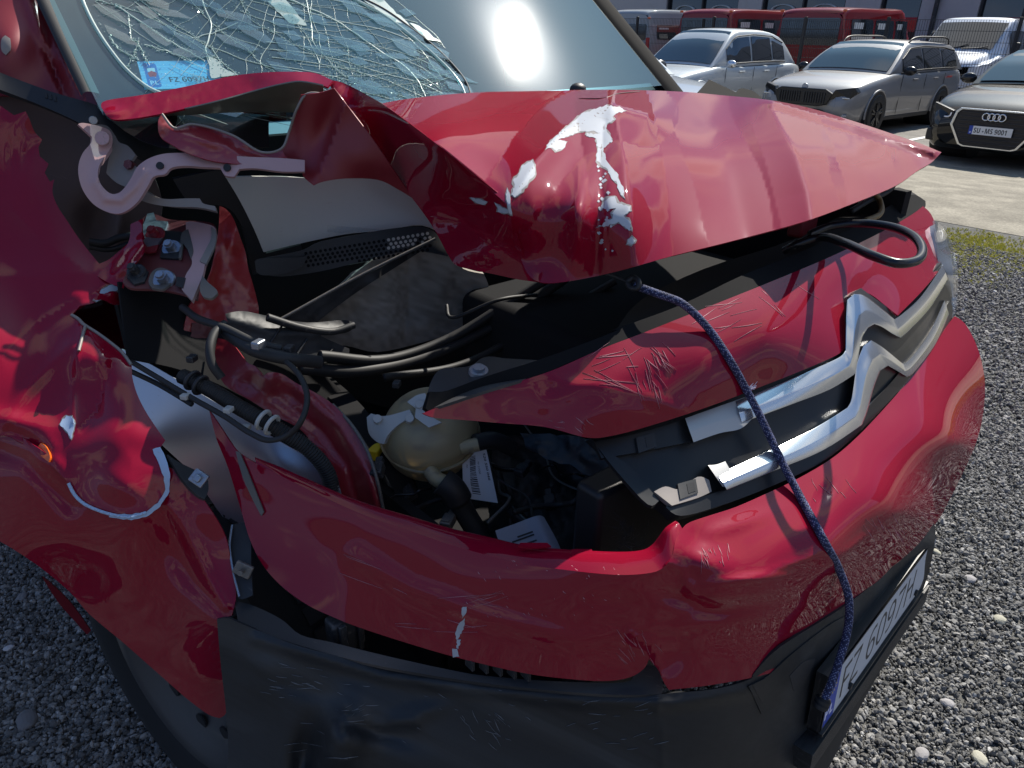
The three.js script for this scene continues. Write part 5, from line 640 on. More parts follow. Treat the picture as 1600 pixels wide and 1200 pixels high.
{
  const s = [[408, 404], [470, 392], [500, 378], [560, 366], [620, 356], [668, 356], [700, 385], [700, 400], [640, 392], [560, 410], [500, 424], [440, 432], [410, 428]];
  const vent = mesh('vent_grille', sheet({ L: vtL, out: s, step: 6, th: 0.003 }), M.trim, car, 'perforated black scuttle vent');
  const g = [], gl = []; const R = rng(3); for (let j = 0; j < 6; j++) for (let i = 0; i < 26; i++) { const x = 478 + i * 7.6 + (j & 1 ? 3.8 : 0), y = 396 - i * 1.25 + j * 6.4; if (y > 418 - (i * 0.9) || x > 676) continue; const c = [...Array(6)].map((_, k) => [x + 2.7 * Math.cos(k * 1.0472), y + 2.7 * Math.sin(k * 1.0472)]); (i > 16 && j < 3 && R() < 0.85 ? gl : g).push(sheet({ L: vtL.off(0.0006), out: c, raw: true, step: 8, th: 0.0004 })); }
  mesh('vent_holes', g, M.matte, vent).userData.kind = 'stuff'; mesh('vent_holes', gl, M.insulLight, vent).userData.kind = 'stuff';
}
for (const o of [[[398, 408], [410, 404], [470, 402], [482, 396], [470, 418], [440, 428], [410, 430], [400, 424]]]) mesh('scuttle_flap', sheet({ L: vtL.off(0.01), out: o, step: 5, th: 0.006 }), M.trim, car);
// sound insulation behind the engine
const isL = surf({ c: [[520, 500, 'z', -0.06], [640, 390, 'z', -0.05], [760, 440, 'z', 0.02], [690, 520, 'z', -0.02], [580, 545, 'z', -0.04]], bumps: [[600, 450, 50, 20, 0.8, 0.012], [690, 450, 20, 60, 0.3, 0.01], [640, 480, 20, 60, -0.1, -0.008]], creases: [{ p: [[636, 400], [640, 470], [630, 530]], w: 6, h: -0.004 }], wob: [0.012, 40, 6] });
mesh('sound_insulation', sheet({ L: isL, out: [[480, 520], [500, 480], [540, 440], [590, 402], [650, 384], [700, 396], [724, 420], [756, 428], [764, 450], [760, 480], [720, 515], [660, 535], [590, 550], [540, 540], [500, 540]], step: 6, th: 0.015 }), M.insul, car, 'grey felt sound insulation');
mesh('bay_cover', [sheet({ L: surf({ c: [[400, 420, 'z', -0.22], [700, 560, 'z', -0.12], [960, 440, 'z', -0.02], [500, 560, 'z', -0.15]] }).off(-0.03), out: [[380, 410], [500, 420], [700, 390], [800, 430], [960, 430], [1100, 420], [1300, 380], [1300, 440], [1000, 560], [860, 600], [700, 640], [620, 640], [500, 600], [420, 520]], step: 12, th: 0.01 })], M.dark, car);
// wiper linkage arm, seals and hoses
mesh('linkage_arm', sheet({ L: isL.off(0.03), out: [[436, 502], [520, 455], [600, 415], [676, 372], [684, 376], [640, 404], [560, 455], [500, 500], [470, 530], [440, 520]], step: 6, th: 0.006 }), M.black, car);
mesh('linkage_arm', tube([[440, 498, 'z', -0.015], [560, 432, 'z', 0.0], [680, 373, 'z', 0.03]], 0.003, 30, 8), M.dirtyMetal, car);
mesh('seal', [tube([[470, 575, 'z', 0.07], [560, 580, 'z', 0.075], [660, 560, 'z', 0.08], [760, 515, 'z', 0.10], [860, 450, 'z', 0.14], [930, 400, 'z', 0.18]], 0.012, 70, 10), tube([[500, 556, 'z', 0.07], [600, 562, 'z', 0.07], [700, 530, 'z', 0.08], [800, 470, 'z', 0.12], [880, 420, 'z', 0.16]], 0.010, 70, 10), tube([[600, 590, 'z', 0.12], [720, 570, 'z', 0.13], [820, 520, 'z', 0.15], [960, 440, 'z', 0.2]], 0.008, 60, 8)], M.rubber, car);
const dkL = surf({ c: [[350, 500, 'z', 0.0], [480, 500, 'z', 0.02], [545, 560, 'z', 0.06], [420, 560, 'z', 0.05]], creases: [{ p: [[360, 498], [430, 520], [540, 520]], w: 10, h: 0.008, round: true }], wob: [0.006, 26, 9] });
mesh('torn_duct', [sheet({ L: dkL, out: [[352, 490], [380, 486], [420, 494], [480, 504], [540, 500], [556, 510], [540, 520], [500, 524], [480, 516], [546, 545], [545, 564], [510, 582], [480, 578], [440, 560], [410, 540], [380, 530], [360, 512]], step: 5, th: 0.004 }), tube([[418, 496, 'z', 0.03], [470, 512, 'z', 0.035], [520, 518, 'z', 0.04], [553, 508, 'z', 0.04]], 0.007, 30, 8)], M.trim, car, 'torn black air duct');
for (const [a, b, c, d] of [[420, 540, 440, 510], [460, 560, 480, 530], [500, 570, 520, 545]]) mesh('duct_rib', tube([dkL.off(0.003)(a, b), dkL.off(0.004)((a + c) / 2, (b + d) / 2), dkL.off(0.003)(c, d)], 0.002, 8, 6), M.trim, car);
// corrugated conduit with white clips, thin cables
const conP = [[285, 588, 'y', 0.865], [320, 604, 'y', 0.86], [380, 640, 'y', 0.84], [430, 668, 'y', 0.82], [480, 700, 'y', 0.785], [510, 735, 'y', 0.745], [522, 775, 'y', 0.70]];
const conduit = mesh('corrugated_conduit', tube(conP, 0.0115, 420, 12, (t, l) => 1 + 0.09 * Math.sin(t * l / 0.0042 * 2 * Math.PI)), M.rubber, car);
for (const [x, y, h] of [[418, 660, 0.832], [307, 598, 0.866]]) { const p = A(x, y, 'y', h), d = A(x + 30, y + 18, 'y', h - 0.012).sub(p).normalize(); for (const o of [-0.008, 0.008]) { const g = new THREE.TorusGeometry(0.014, 0.0032, 8, 24); g.applyQuaternion(new THREE.Quaternion().setFromUnitVectors(V(0, 0, 1), d)); g.translate(p.x + d.x * o, p.y + d.y * o, p.z + d.z * o); mesh('clip', g, x > 400 ? M.nylon : M.trim, conduit); } }
for (const [x, y, h] of [[290, 619, 0.845], [384, 668, 0.81], [357, 640, 0.835]]) { const p = A(x, y, 'y', h + 0.012); mesh('clip', box(0.014, 0.008, 0.012, 0, 0, 0, 0.002).rotateY(0.6).translate(p.x, p.y, p.z), M.nylon, conduit); }
mesh('cable', [tube([[200, 562, 'y', 0.875], [240, 586, 'y', 0.87], [300, 622, 'y', 0.855], [350, 650, 'y', 0.84], [390, 676, 'y', 0.83], [420, 688, 'y', 0.83], [450, 680, 'y', 0.84], [472, 655, 'y', 0.87], [480, 620, 'y', 0.89], [470, 590, 'y', 0.91], [440, 560, 'y', 0.92], [400, 540, 'y', 0.93], [375, 535, 'y', 0.93]], 0.0042, 120, 8), tube([[200, 578, 'y', 0.86], [250, 602, 'y', 0.855], [300, 632, 'y', 0.84]], 0.004, 30, 8), tube([[352, 506, 'y', 0.95], [336, 520, 'y', 0.945], [328, 545, 'y', 0.93], [332, 570, 'y', 0.91], [346, 590, 'y', 0.89]], 0.007, 40, 8), tube([[285, 480, 'y', 0.96], [310, 498, 'y', 0.955], [350, 512, 'y', 0.95], [400, 535, 'y', 0.94], [440, 545, 'y', 0.93]], 0.006, 40, 8), tube([[355, 520, 'y', 0.94], [400, 548, 'y', 0.93], [450, 560, 'y', 0.92], [500, 566, 'y', 0.9]], 0.010, 40, 8)], M.rubber, car);
mesh('connector', [(() => { const p = A(404, 538, 'y', 0.95); return box(0.02, 0.012, 0.014, 0, 0, 0, 0.003).rotateY(0.5).translate(p.x, p.y, p.z); })()], M.steel, car);
// expansion tank, its lugs, hose and label
{
  const c = A(672, 678, 'y', 0.72), tank = mesh('expansion_tank', (() => { const g = new THREE.SphereGeometry(0.083, 48, 32); g.scale(1.02, 0.98, 1.0); const p = g.attributes.position; for (let i = 0; i < p.count; i++) { const y = p.getY(i); const k = Math.abs(y) < 0.006 ? 1.03 : 1; p.setX(i, p.getX(i) * k); p.setZ(i, p.getZ(i) * k); } g.computeVertexNormals(); return g.rotateZ(0.2).translate(c.x, c.y, c.z); })(), M.tank, car, 'cream translucent coolant expansion tank');
  const tp = (x, y, e) => A(x, y, 'd', 0).copy(CP).addScaledVector(ray(x, y), depth(672, 678, 'y', 0.72) - e);
  const T = surf({ c: [[600, 610, 'd', 1.18], [750, 610, 'd', 1.18], [672, 760, 'd', 1.17]] }); const d0 = depth(672, 678, 'y', 0.72);
  const TL = surf({ c: [[590, 600, 'd', d0 - 0.05], [760, 600, 'd', d0 - 0.05], [672, 780, 'd', d0 - 0.05], [672, 680, 'd', d0 - 0.088]] });
  mesh('lug', [sheet({ L: TL, out: [[573, 652], [580, 646], [596, 650], [612, 648], [640, 640], [645, 650], [622, 664], [606, 680], [600, 694], [588, 690], [576, 676]], step: 4, th: 0.01 }), sheet({ L: TL.off(0.006), out: [[636, 628], [650, 618], [664, 614], [668, 626], [662, 640], [676, 652], [690, 660], [670, 668], [648, 652], [650, 638]], step: 4, th: 0.012 })], M.nylon, tank);
  for (const [x, y] of [[590, 655], [655, 632], [640, 654]]) { const p = TL.off(0.006)(x, y); mesh('bolt', place(new THREE.CylinderGeometry(0.007, 0.008, 0.012, 12), p, V(-0.4, 0.6, 0.6)), M.nylon, tank); }
  mesh('seam', (() => { const g = new THREE.TorusGeometry(0.0855, 0.003, 8, 64).rotateX(Math.PI / 2).rotateZ(0.2).rotateX(0.25); return g.translate(c.x, c.y, c.z); })(), M.tank, tank);
  mesh('outlet', tube([tp(672, 735, 0.06), tp(682, 748, 0.07), tp(700, 756, 0.075)], 0.013, 16, 12), M.tank, tank); mesh('outlet', tube([tp(720, 700, 0.05), tp(748, 694, 0.05)], 0.012, 10, 12), M.tank, tank);
  const hose = mesh('hose', [tube([tp(690, 752, 0.075), tp(706, 764, 0.075), tp(726, 800, 0.06), tp(750, 840, 0.05), tp(770, 880, 0.04)], 0.018, 50, 16, (t) => t < 0.28 ? 1.3 : 1), tube([tp(742, 692, 0.05), tp(770, 688, 0.03), tp(800, 700, 0.0)], 0.015, 30, 12)], M.rubber, car);
  mesh('hose', [tube([tp(620, 740, -0.02), tp(636, 790, 0.0), tp(650, 840, 0.02)], 0.03, 20, 6), tube([[925, 860, 'y', 0.66], [920, 800, 'y', 0.72], [930, 770, 'y', 0.745], [950, 756, 'y', 0.75], [975, 752, 'y', 0.75]], 0.013, 40, 12), tube([[800, 800, 'y', 0.62], [830, 830, 'y', 0.62], [850, 860, 'y', 0.62]], 0.012, 20, 8), tube([[935, 830, 'y', 0.695], [935, 818, 'y', 0.705]], 0.016, 8, 12)], M.blackGloss, car);
  // printed labels
  const lab = canvasTex(256, 256, (g, w, h) => { g.fillStyle = '#dcdfe4'; g.fillRect(0, 0, w, h); g.fillStyle = '#20242a'; g.save(); g.translate(w / 2, h / 2); g.rotate(Math.PI / 2); g.translate(-w / 2, -h / 2); g.font = 'bold 24px sans-serif'; g.fillText('520 550 046', 20, 36); g.font = '19px sans-serif'; g.fillText('AF 2706', 60, 96); g.fillText('AA', 60, 214); const r = rng(8); for (let x = 20; x < 226; ) { const a = 2 + r() * 5; g.fillRect(x, 118, a, 60); x += a + 2 + r() * 4; } g.restore(); });
  const labL = [tp(722, 712, 0.03), tp(760, 702, 0.02), tp(778, 786, 0.02), tp(724, 778, 0.03)];
  mesh('printed_label', quadG(labL[3], labL[2], labL[1], labL[0]), new THREE.MeshStandardMaterial({ map: lab, roughness: 0.6 }), tank, 'white label with barcode');
  const sh = surf({ c: [[775, 828, 'y', 0.665], [840, 806, 'y', 0.67], [875, 855, 'y', 0.64], [790, 860, 'y', 0.645]], creases: [{ p: [[838, 806], [862, 860]], w: 14, h: 0.012, round: true }] });
  mesh('paper_label', sheet({ L: sh, out: [[774, 829], [800, 820], [838, 806], [850, 808], [876, 858], [870, 880], [790, 880]], step: 4, th: 0.001 }), new THREE.MeshStandardMaterial({ color: lin(0.28, 0.32, 0.38), roughness: 0.7 }), car, 'curled pale paper label');
  mesh('paper_print', [[808, 838, 24], [800, 846, 34], [812, 852, 26]].map(([x, y, w]) => sheet({ L: sh.off(0.0008), out: [[x, y], [x + w, y - w * 0.36], [x + w + 1, y - w * 0.36 + 2.5], [x + 1, y + 2.5]], raw: true, step: 6, th: 0.0003 })), M.black, car);
  mesh('connector', (() => { const p = tp(588, 706, 0.0); return box(0.03, 0.02, 0.02, 0, 0, 0, 0.003).rotateY(0.5).translate(p.x, p.y, p.z); })(), M.yellow, car);
  mesh('engine_block', sheet({ L: surf({ c: [[780, 700, 'y', 0.60], [960, 700, 'y', 0.62], [780, 880, 'y', 0.56], [980, 880, 'y', 0.58]], wob: [0.05, 36, 2] }), out: [[770, 680], [960, 690], [1010, 760], [1000, 900], [760, 900]], step: 6, th: 0.01 }), M.black, car);
  mesh('radiator', [box(0.9, 0.42, 0.05, 0.05, 0.58, 0.62, 0.01), box(0.7, 0.09, 0.05, -0.1, 0.46, 0.66, 0.01)], M.black, car);
  mesh('engine_cover', [box(0.7, 0.16, 0.45, 0.2, 0.78, 0.22, 0.03)], M.dark, car);
}
// wiring, broken lamp shell and clips crowding the lamp opening
{
  const r = rng(61), hue = [M.black, M.rubber, M.trim, M.blackGloss, M.dirtyMetal];
  for (let k = 0; k < 15; k++) { const x = 610 + r() * 330, y = 700 + r() * 130, a = -0.6 + r() * 2.2, l = 60 + r() * 90, h = 0.60 + 0.08 * r(), p = []; for (let i = 0; i <= 4; i++) p.push([x + Math.cos(a + i * (r() - 0.5) * 0.5) * l * (i / 4 - 0.5) + (r() - 0.5) * 20, y + Math.sin(a) * l * (i / 4 - 0.5) + (r() - 0.5) * 16, 'y', h + (r() - 0.5) * 0.025]); mesh('wire', tube(p, 0.0018 + 0.0035 * r() * r(), 36, 7), hue[k % 5], car); }
  for (const [x, y, h, t, m] of [[815, 735, 0.66, 0.3, M.trim], [860, 785, 0.65, 0.9, M.black], [640, 770, 0.64, 1.2, M.trim], [905, 720, 0.68, 0.2, M.black], [700, 815, 0.63, 0.5, M.dirtyMetal], [590, 735, 0.72, 0.8, M.trim]]) { const p = A(x, y, 'y', h); mesh('connector', [box(0.026, 0.016, 0.02, 0, 0, 0, 0.003), box(0.018, 0.012, 0.012, 0.018, 0, 0, 0.002), box(0.006, 0.02, 0.014, -0.006, 0, 0, 0.001)].map(q => clean(q).rotateY(t).rotateZ(t * 0.4).translate(p.x, p.y, p.z)), m, car); }
  const sh = surf({ c: [[820, 690, 'y', 0.74], [960, 700, 'y', 0.76], [985, 800, 'y', 0.70], [860, 720, 'y', 0.72], [930, 780, 'y', 0.71]], wob: [0.02, 30, 4] });
  mesh('lamp_shell', sheet({ L: sh.off(-0.03), out: jag([[812, 676], [880, 680], [950, 690], [1000, 760], [1012, 800], [985, 822], [968, 790], [935, 752], [900, 730], [850, 716], [822, 700]], 3, 12, 5), raw: true, step: 5, th: 0.003 }), M.plasticDark, car, 'broken black headlamp shell');
  for (let k = 0; k < 3; k++) { const x = 640 + r() * 280, y = 420 + r() * 150; mesh('wire', tube([[x, y, 'z', 0.05 + r() * 0.1], [x + 40 * r(), y + 20 * r(), 'z', 0.1 + r() * 0.05], [x + 60 + 60 * r(), y - 10 * r(), 'z', 0.12 + r() * 0.06], [x + 140, y - 50 * r(), 'z', 0.16]], 0.003 + 0.003 * r(), 30, 7), M.rubber, car); }
  for (const [x, y, h] of [[452, 545, 0.93], [300, 560, 0.90], [620, 600, 0.82]]) { const p = A(x, y, 'y', h); mesh('clip', box(0.016, 0.01, 0.012, 0, 0, 0, 0.002).rotateY(0.7).translate(p.x, p.y, p.z), M.trim, car); }
}
// strut brackets by the bumper's end
const sbL = surf({ c: [[365, 820, 'y', 0.69], [395, 822, 'y', 0.69], [360, 930, 'y', 0.63], [395, 930, 'y', 0.63]] });
const side = mesh('bumper_bracket', sheet({ L: sbL.off(-0.006), out: [[362, 820], [380, 816], [386, 826], [392, 850], [392, 880], [395, 930], [380, 936], [372, 934], [364, 890], [358, 862], [362, 840]], step: 4, th: 0.004 }), M.trim, car);
mesh('bracket_edge', tube([[363, 820], [359, 850], [360, 866], [366, 900], [374, 932]].map(p => sbL.off(0.0)(...p)), 0.0018, 30, 6), M.steel, side);
{ const p = sbL.off(0.006)(380, 890); const n = V(-0.6, 0.3, 0.7); mesh('clip', [place(box(0.020, 0.006, 0.026, 0, 0, 0, 0.002), p.clone(), n, 0.4), place(new THREE.CylinderGeometry(0.004, 0.004, 0.016, 10), p.clone().addScaledVector(n, 0.006), n)], M.dirtyMetal, side); }
mesh('corner_bracket', [sheet({ L: surf({ c: [[265, 715, 'y', 0.80], [310, 745, 'y', 0.765], [330, 790, 'y', 0.735], [300, 770, 'y', 0.755]] }).off(0.006), out: [[262, 710], [276, 720], [300, 732], [324, 742], [326, 764], [320, 780], [306, 772], [284, 748]], step: 4, th: 0.005 })], M.trim, car);
{ const p = A(311, 747, 'y', 0.79); mesh('clip', [place(box(0.020, 0.008, 0.022, 0, 0, 0, 0.002), p.clone(), V(-0.5, 0.5, 0.7), 0.3), place(box(0.010, 0.012, 0.010, 0, 0.004, 0, 0.002), p.clone(), V(-0.5, 0.5, 0.7), 0.3)], M.steel, car); }
// beam end seen through the gap over the lower bumper
{ const p = A(556, 1004, 'y', 0.57); mesh('crash_beam', [box(0.05, 0.06, 0.03, p.x, p.y, p.z - 0.03, 0.006), box(0.012, 0.06, 0.006, p.x - 0.012, p.y, p.z - 0.012, 0.002), box(0.008, 0.06, 0.006, p.x + 0.014, p.y, p.z - 0.012, 0.002)], M.trim, car); }
// nest of loose fibres by the grille end
{ const r = rng(17), g = []; for (let k = 0; k < 44; k++) { const x = 985 + (r() - 0.5) * 46, y = 838 + (r() - 0.5) * 36, a = r() * 6.3, l = 8 + 18 * r(); g.push(tube([[x, y, 'y', 0.74 + r() * 0.02], [x + Math.cos(a) * l * 0.5 + r() * 6, y + Math.sin(a) * l * 0.5, 'y', 0.745 + r() * 0.02], [x + Math.cos(a) * l, y + Math.sin(a) * l, 'y', 0.74 + r() * 0.03]], 0.0003, 8, 3)); } mesh('fibres', g, M.trim, car).userData.kind = 'stuff'; }
// looped black hose over the front panel
mesh('looped_hose', tube([[1225, 392, 'y', 1.02], [1245, 382, 'y', 1.035], [1280, 371, 'y', 1.05], [1320, 380, 'y', 1.062], [1365, 400, 'y', 1.066], [1400, 411, 'y', 1.064], [1430, 408, 'y', 1.062], [1441, 392, 'y', 1.064], [1428, 370, 'y', 1.068], [1395, 355, 'y', 1.068], [1350, 349, 'y', 1.062], [1300, 353, 'y', 1.052], [1265, 366, 'y', 1.04]], 0.0072, 140, 10), M.blackGloss, car, 'black hose looped out over the front panel');
mesh('cable', [tube([[1330, 330, 'y', 1.04], [1360, 312, 'y', 1.05], [1385, 300, 'y', 1.055], [1396, 290, 'y', 1.065], [1398, 280, 'y', 1.08]], 0.006, 30, 8)], M.rubber, car);
mesh('cable', [tube([[1352, 345, 'y', 1.03], [1375, 334, 'y', 1.035], [1374, 312, 'y', 1.05], [1366, 300, 'y', 1.065]], 0.006, 30, 8)], new THREE.MeshStandardMaterial({ color: lin(0.22, 0.15, 0.06), roughness: 0.5 }), car);
mesh('slam_panel', sheet({ L: surf({ c: [[1150, 440, 'y', 0.99], [1400, 310, 'y', 0.99], [1440, 310, 'y', 0.985], [1100, 420, 'y', 0.97], [1380, 290, 'y', 0.97]] }).off(-0.02), out: [[960, 520], [1000, 470], [1100, 420], [1250, 370], [1380, 300], [1415, 296], [1440, 310], [1300, 385], [1150, 445], [1040, 490]], step: 8, th: 0.01 }), M.dark, car);
mesh('latch', [(() => { const p = A(1270, 352, 'y', 1.03); return box(0.10, 0.05, 0.03, 0, 0, 0, 0.008).rotateY(0.2).translate(p.x + 0.02, p.y, p.z - 0.03); })()], M.paintDull, car);

// ---------------------------------------------------------------- elastic cord tying the bonnet down, glass shard
{
  const cd = thing('elastic_cord', 'blue elastic cord hooked from the bonnet edge down to the number plate', 'cord');
  const on = (L, x, y, e = 0.006) => L.off(e)(x, y);
  const pts = [A(992, 446, 'y', 1.035), A(1030, 460, 'y', 1.03), A(1062, 472, 'y', 1.02), A(1085, 490, 'y', 1.005), on(fpL, 1112, 520), on(fpL, 1140, 562, 0.006), on(fpL, 1164, 605, 0.008), on(grL, 1190, 655, 0.024), on(grL, 1222, 722, 0.022), on(bpL, 1248, 772, 0.010), on(bpL, 1286, 842, 0.007), on(bpL, 1312, 892, 0.012), A(1326, 935, 'y', 0.645), A(1325, 980, 'y', 0.602), A(1312, 1030, 'y', 0.564), A(1298, 1070, 'y', 0.535), A(1287, 1094, 'y', 0.518)];
  mesh('sheath', tube(pts, 0.0056, 320, 14), M.cord, cd);
  mesh('end_collar', [tube([A(1288, 1090, 'y', 0.521), A(1281, 1106, 'y', 0.506)], 0.0095, 12, 14), tube([A(1287, 1092, 'y', 0.520), A(1285, 1096, 'y', 0.516)], 0.0108, 6, 14), tube([A(1284, 1099, 'y', 0.513), A(1282, 1103, 'y', 0.509)], 0.0108, 6, 14)], M.rubber, cd);
  mesh('hook', [tube([A(996, 447, 'y', 1.035), A(982, 441, 'y', 1.038), A(965, 434, 'y', 1.042), A(945, 427, 'y', 1.05)], 0.0022, 20, 8), tube([A(980, 440, 'y', 1.04), A(990, 434, 'y', 1.046), A(998, 440, 'y', 1.044), A(996, 450, 'y', 1.036), A(986, 450, 'y', 1.034), A(980, 443, 'y', 1.038)], 0.004, 30, 8)], M.rubber, cd);
  const r = rng(4), tf = []; for (let k = 0; k < 14; k++) { const p = on(fpL, 1166 + r() * 8, 606 + (r() - 0.5) * 8, 0.013); const d = V(0.4 + r() * 0.6, r() - 0.3, r() * 0.5).normalize().multiplyScalar(0.006 + 0.008 * r()); tf.push(tube([p, p.clone().addScaledVector(d, 0.5), p.clone().add(d)], 0.0004, 6, 4)); } mesh('frayed_fibres', tf, new THREE.MeshStandardMaterial({ color: lin(0.45, 0.45, 0.6), roughness: 0.8 }), cd).userData.kind = 'stuff';
  const gp = z4([[92, 780], [140, 782], [345, 796], [340, 806], [150, 810], [90, 806]]);
  const sm = mesh('glass_shard', sheet({ L: scL.off(0.006), out: gp, step: 4, th: 0.004, raw: true }), M.lens, scene); sm.userData = { label: 'long clear glass shard lying on the grey scuttle panel', category: 'glass shard' };
}
// ---------------------------------------------------------------- parked vehicles
const carGlass = new THREE.MeshPhysicalMaterial({ color: lin(0.02, 0.024, 0.027), roughness: 0.03, specularIntensity: 1, ior: 1.7, clearcoat: 1, clearcoatRoughness: 0.01 });
const paintOf = (r, g, b, m = 0.4) => new THREE.MeshPhysicalMaterial({ color: lin(r, g, b), metalness: m, roughness: 0.5, specularIntensity: 0.1, clearcoat: 1, clearcoatRoughness: 0.03 });
// a vehicle: front is +z, base at ground centre
function vehicle(name, label, group, cat, S, paint, pos, turn, light) {
  const t = thing(name, label, cat, pos, turn, group), hw = S.w / 2, F = S.l / 2;
  const st = S.st; // stations [z, half width, underside, deck height, nose tuck]
  const sec = ([z, w, y0, dk, k = 0]) => [V(0, y0, z - k * 0.3), V(w * 0.8, y0, z - k * 0.3), V(w * 0.95, y0 + 0.06, z - k * 0.12), V(w * 0.985, y0 + (dk - y0) * 0.3, z), V(w, y0 + (dk - y0) * 0.52, z + k * 0.02), V(w * 0.99, y0 + (dk - y0) * 0.74, z - k * 0.02), V(w * 0.945, dk - 0.05, z - k * 0.1), V(w * 0.84, dk - 0.005, z - k * 0.2), V(w * 0.45, dk + 0.015, z - k * 0.22), V(0, dk + 0.02, z - k * 0.22)];
  const rows = st.map(s => { const h = sec(s); return h.concat(h.slice(0, -1).reverse().map(p => V(-p.x, p.y, p.z))); });
  const cap = r => { const P = [], c = V(0, 0.55, r[0].z), I = []; P.push(c.x, c.y, c.z); r.forEach(p => P.push(p.x, p.y, p.z)); for (let i = 1; i < r.length; i++) I.push(0, i, i + 1); const g = new THREE.BufferGeometry(); g.setAttribute('position', new THREE.Float32BufferAttribute(P, 3)); g.setIndex(I); g.computeVertexNormals(); return g; };
  const body = mesh('body', [patch(rows, 5, 3), cap(rows[0]), cap(rows[rows.length - 1])], paint, t);
  // cabin: stations [z, half width at belt, half width at roof, belt, roof]
  const cs = ([z, wb, wr, b, rf]) => { const q = Math.min(1, Math.max(0.02, (rf - b) / 0.5)); const m = wb + (wr - wb) * q; return [V(wb, b, z), V(wb + (m - wb) * 0.5 + 0.012, b + (rf - b) * 0.5, z), V(m, rf - 0.05 * q, z), V(m - 0.07 * q - 0.02, rf, z), V(m * 0.5, rf + 0.022, z), V(0, rf + 0.03, z)]; };
  const cr = S.cab.map(s => { const h = cs(s); return h.concat(h.slice(0, -1).reverse().map(p => V(-p.x, p.y, p.z))); });
  mesh('roof', patch(cr, 3, 3), S.roofPaint || paint, t);
  const at = (z) => { const C = S.cab; for (let i = 0; i + 1 < C.length; i++) if (z <= C[i][0] && z >= C[i + 1][0]) { const k = (C[i][0] - z) / (C[i][0] - C[i + 1][0]); return C[i].map((v, j) => v + (C[i + 1][j] - v) * k); } return C[0]; };
  const sp = (s, z, v, e) => { const c = at(z); const wb = c[1], m = c[1] + (c[2] - c[1]) * Math.min(1, (c[4] - c[3]) / 0.5); return V(s * (wb + (m - wb) * v + 0.012 * Math.sin(v * Math.PI) + e), c[3] + (c[4] - c[3] - 0.05) * v, z); };
  for (const s of [-1, 1]) for (const [z0, z1, v0, v1] of S.side) { const r = []; for (let i = 0; i <= 8; i++) { const z = z0 + (z1 - z0) * i / 8, a = []; for (let j = 0; j <= 4; j++) a.push(sp(s, z, v0 + 0.08 + (v1 - v0 - 0.08) * j / 4, 0.022)); r.push(a); } mesh('side_window', patch(r, 1, 1), carGlass, t); }
  for (const s of [-1, 1]) { const r0 = S.side[0][0], r1 = S.side[S.side.length - 1][1], a = [], b = []; for (let i = 0; i <= 20; i++) { const z = r0 + (r1 - r0) * i / 20; a.push(sp(s, z, S.side[0][3] + 0.05, 0.024)); b.push(sp(s, z, 0.10, 0.026)); } mesh('window_trim', [tube(a, 0.010, 40, 6), tube(b, 0.011, 40, 6)], light.trim || M.black, t); }
  const pane = (za, zb, fr, nm) => { const a = at(za), b = at(zb); const rowsW = []; for (let i = 0; i <= 8; i++) { const k = 0.06 + 0.88 * i / 8, c = at(za + (zb - za) * k), z = za + (zb - za) * k, m = c[1] + (c[2] - c[1]) * Math.min(1, Math.max(0, (c[4] - c[3]) / 0.5)), r = []; for (let j = 0; j <= 10; j++) { const u = (j / 10 - 0.5) * 2, x = u * (m - 0.07); r.push(V(x, c[4] + 0.03 * (1 - u * u) + 0.012, z + fr * (0.012 + 0.0 * u * u))); } rowsW.push(r); } mesh(nm, patch(rowsW, 1, 1), carGlass, t); };
  pane(S.cab[0][0], S.ws, 1, 'windscreen');
  if (S.rear) pane(S.rear, S.cab[S.cab.length - 1][0], -1, 'rear_window');
  // wheels
  for (const s of [-1, 1]) for (const z of S.ax) {
    const R = S.R, g = new THREE.Group(); g.name = 'wheel'; g.position.set(s * (hw - 0.078), R, z); t.add(g);
    mesh('tyre', new THREE.LatheGeometry([[R * 0.62, -0.1], [R * 0.9, -0.105], [R * 0.98, -0.085], [R, 0], [R * 0.98, 0.085], [R * 0.9, 0.105], [R * 0.62, 0.1]].map(p => new THREE.Vector2(...p)), 40).rotateZ(Math.PI / 2), M.rubber, g);
    const sp5 = [new THREE.CylinderGeometry(R * 0.63, R * 0.63, 0.12, 32, 1, true).rotateZ(Math.PI / 2), new THREE.CylinderGeometry(R * 0.6, R * 0.6, 0.02, 32).rotateZ(Math.PI / 2).translate(s * 0.075, 0, 0), new THREE.CylinderGeometry(R * 0.16, R * 0.18, 0.05, 20).rotateZ(Math.PI / 2).translate(s * 0.09, 0, 0)]; mesh('rim', sp5, M.black, g);
    const spk = []; for (let k = 0; k < 5; k++) for (const o of [-0.16, 0.16]) { const b = box(0.03, R * 0.52, 0.035, s * 0.092, R * 0.36, 0, 0.006); b.rotateX(k * 1.2566 + o); spk.push(b); } mesh('spokes', spk, light.rim || M.steel, g);
    // dark wheel house and painted arch lip
    const arch = new THREE.CylinderGeometry(R * 1.13, R * 1.13, 0.5, 40).rotateZ(Math.PI / 2).translate(s * (hw - 0.245), R + 0.01, z); mesh('wheel_house', arch, M.black, t);
    const tor = new THREE.TorusGeometry(R * 1.15, 0.018, 8, 40, Math.PI * 1.12).rotateZ(-0.19).rotateY(Math.PI / 2).translate(s * (hw - 0.006), R + 0.01, z); mesh('wheel_arch', tor, light.arch || paint, t);
  }
  for (const s of [-1, 1]) { const z = S.mir[0], y = S.mir[1]; const g = new THREE.SphereGeometry(1, 20, 14); g.scale(0.11, 0.075, 0.06); g.translate(s * (hw + 0.09), y, z); const arm = box(0.10, 0.03, 0.04, s * (hw - 0.0), y - 0.045, z, 0.01); mesh('mirror', [g, arm], light.mirror || paint, t); }
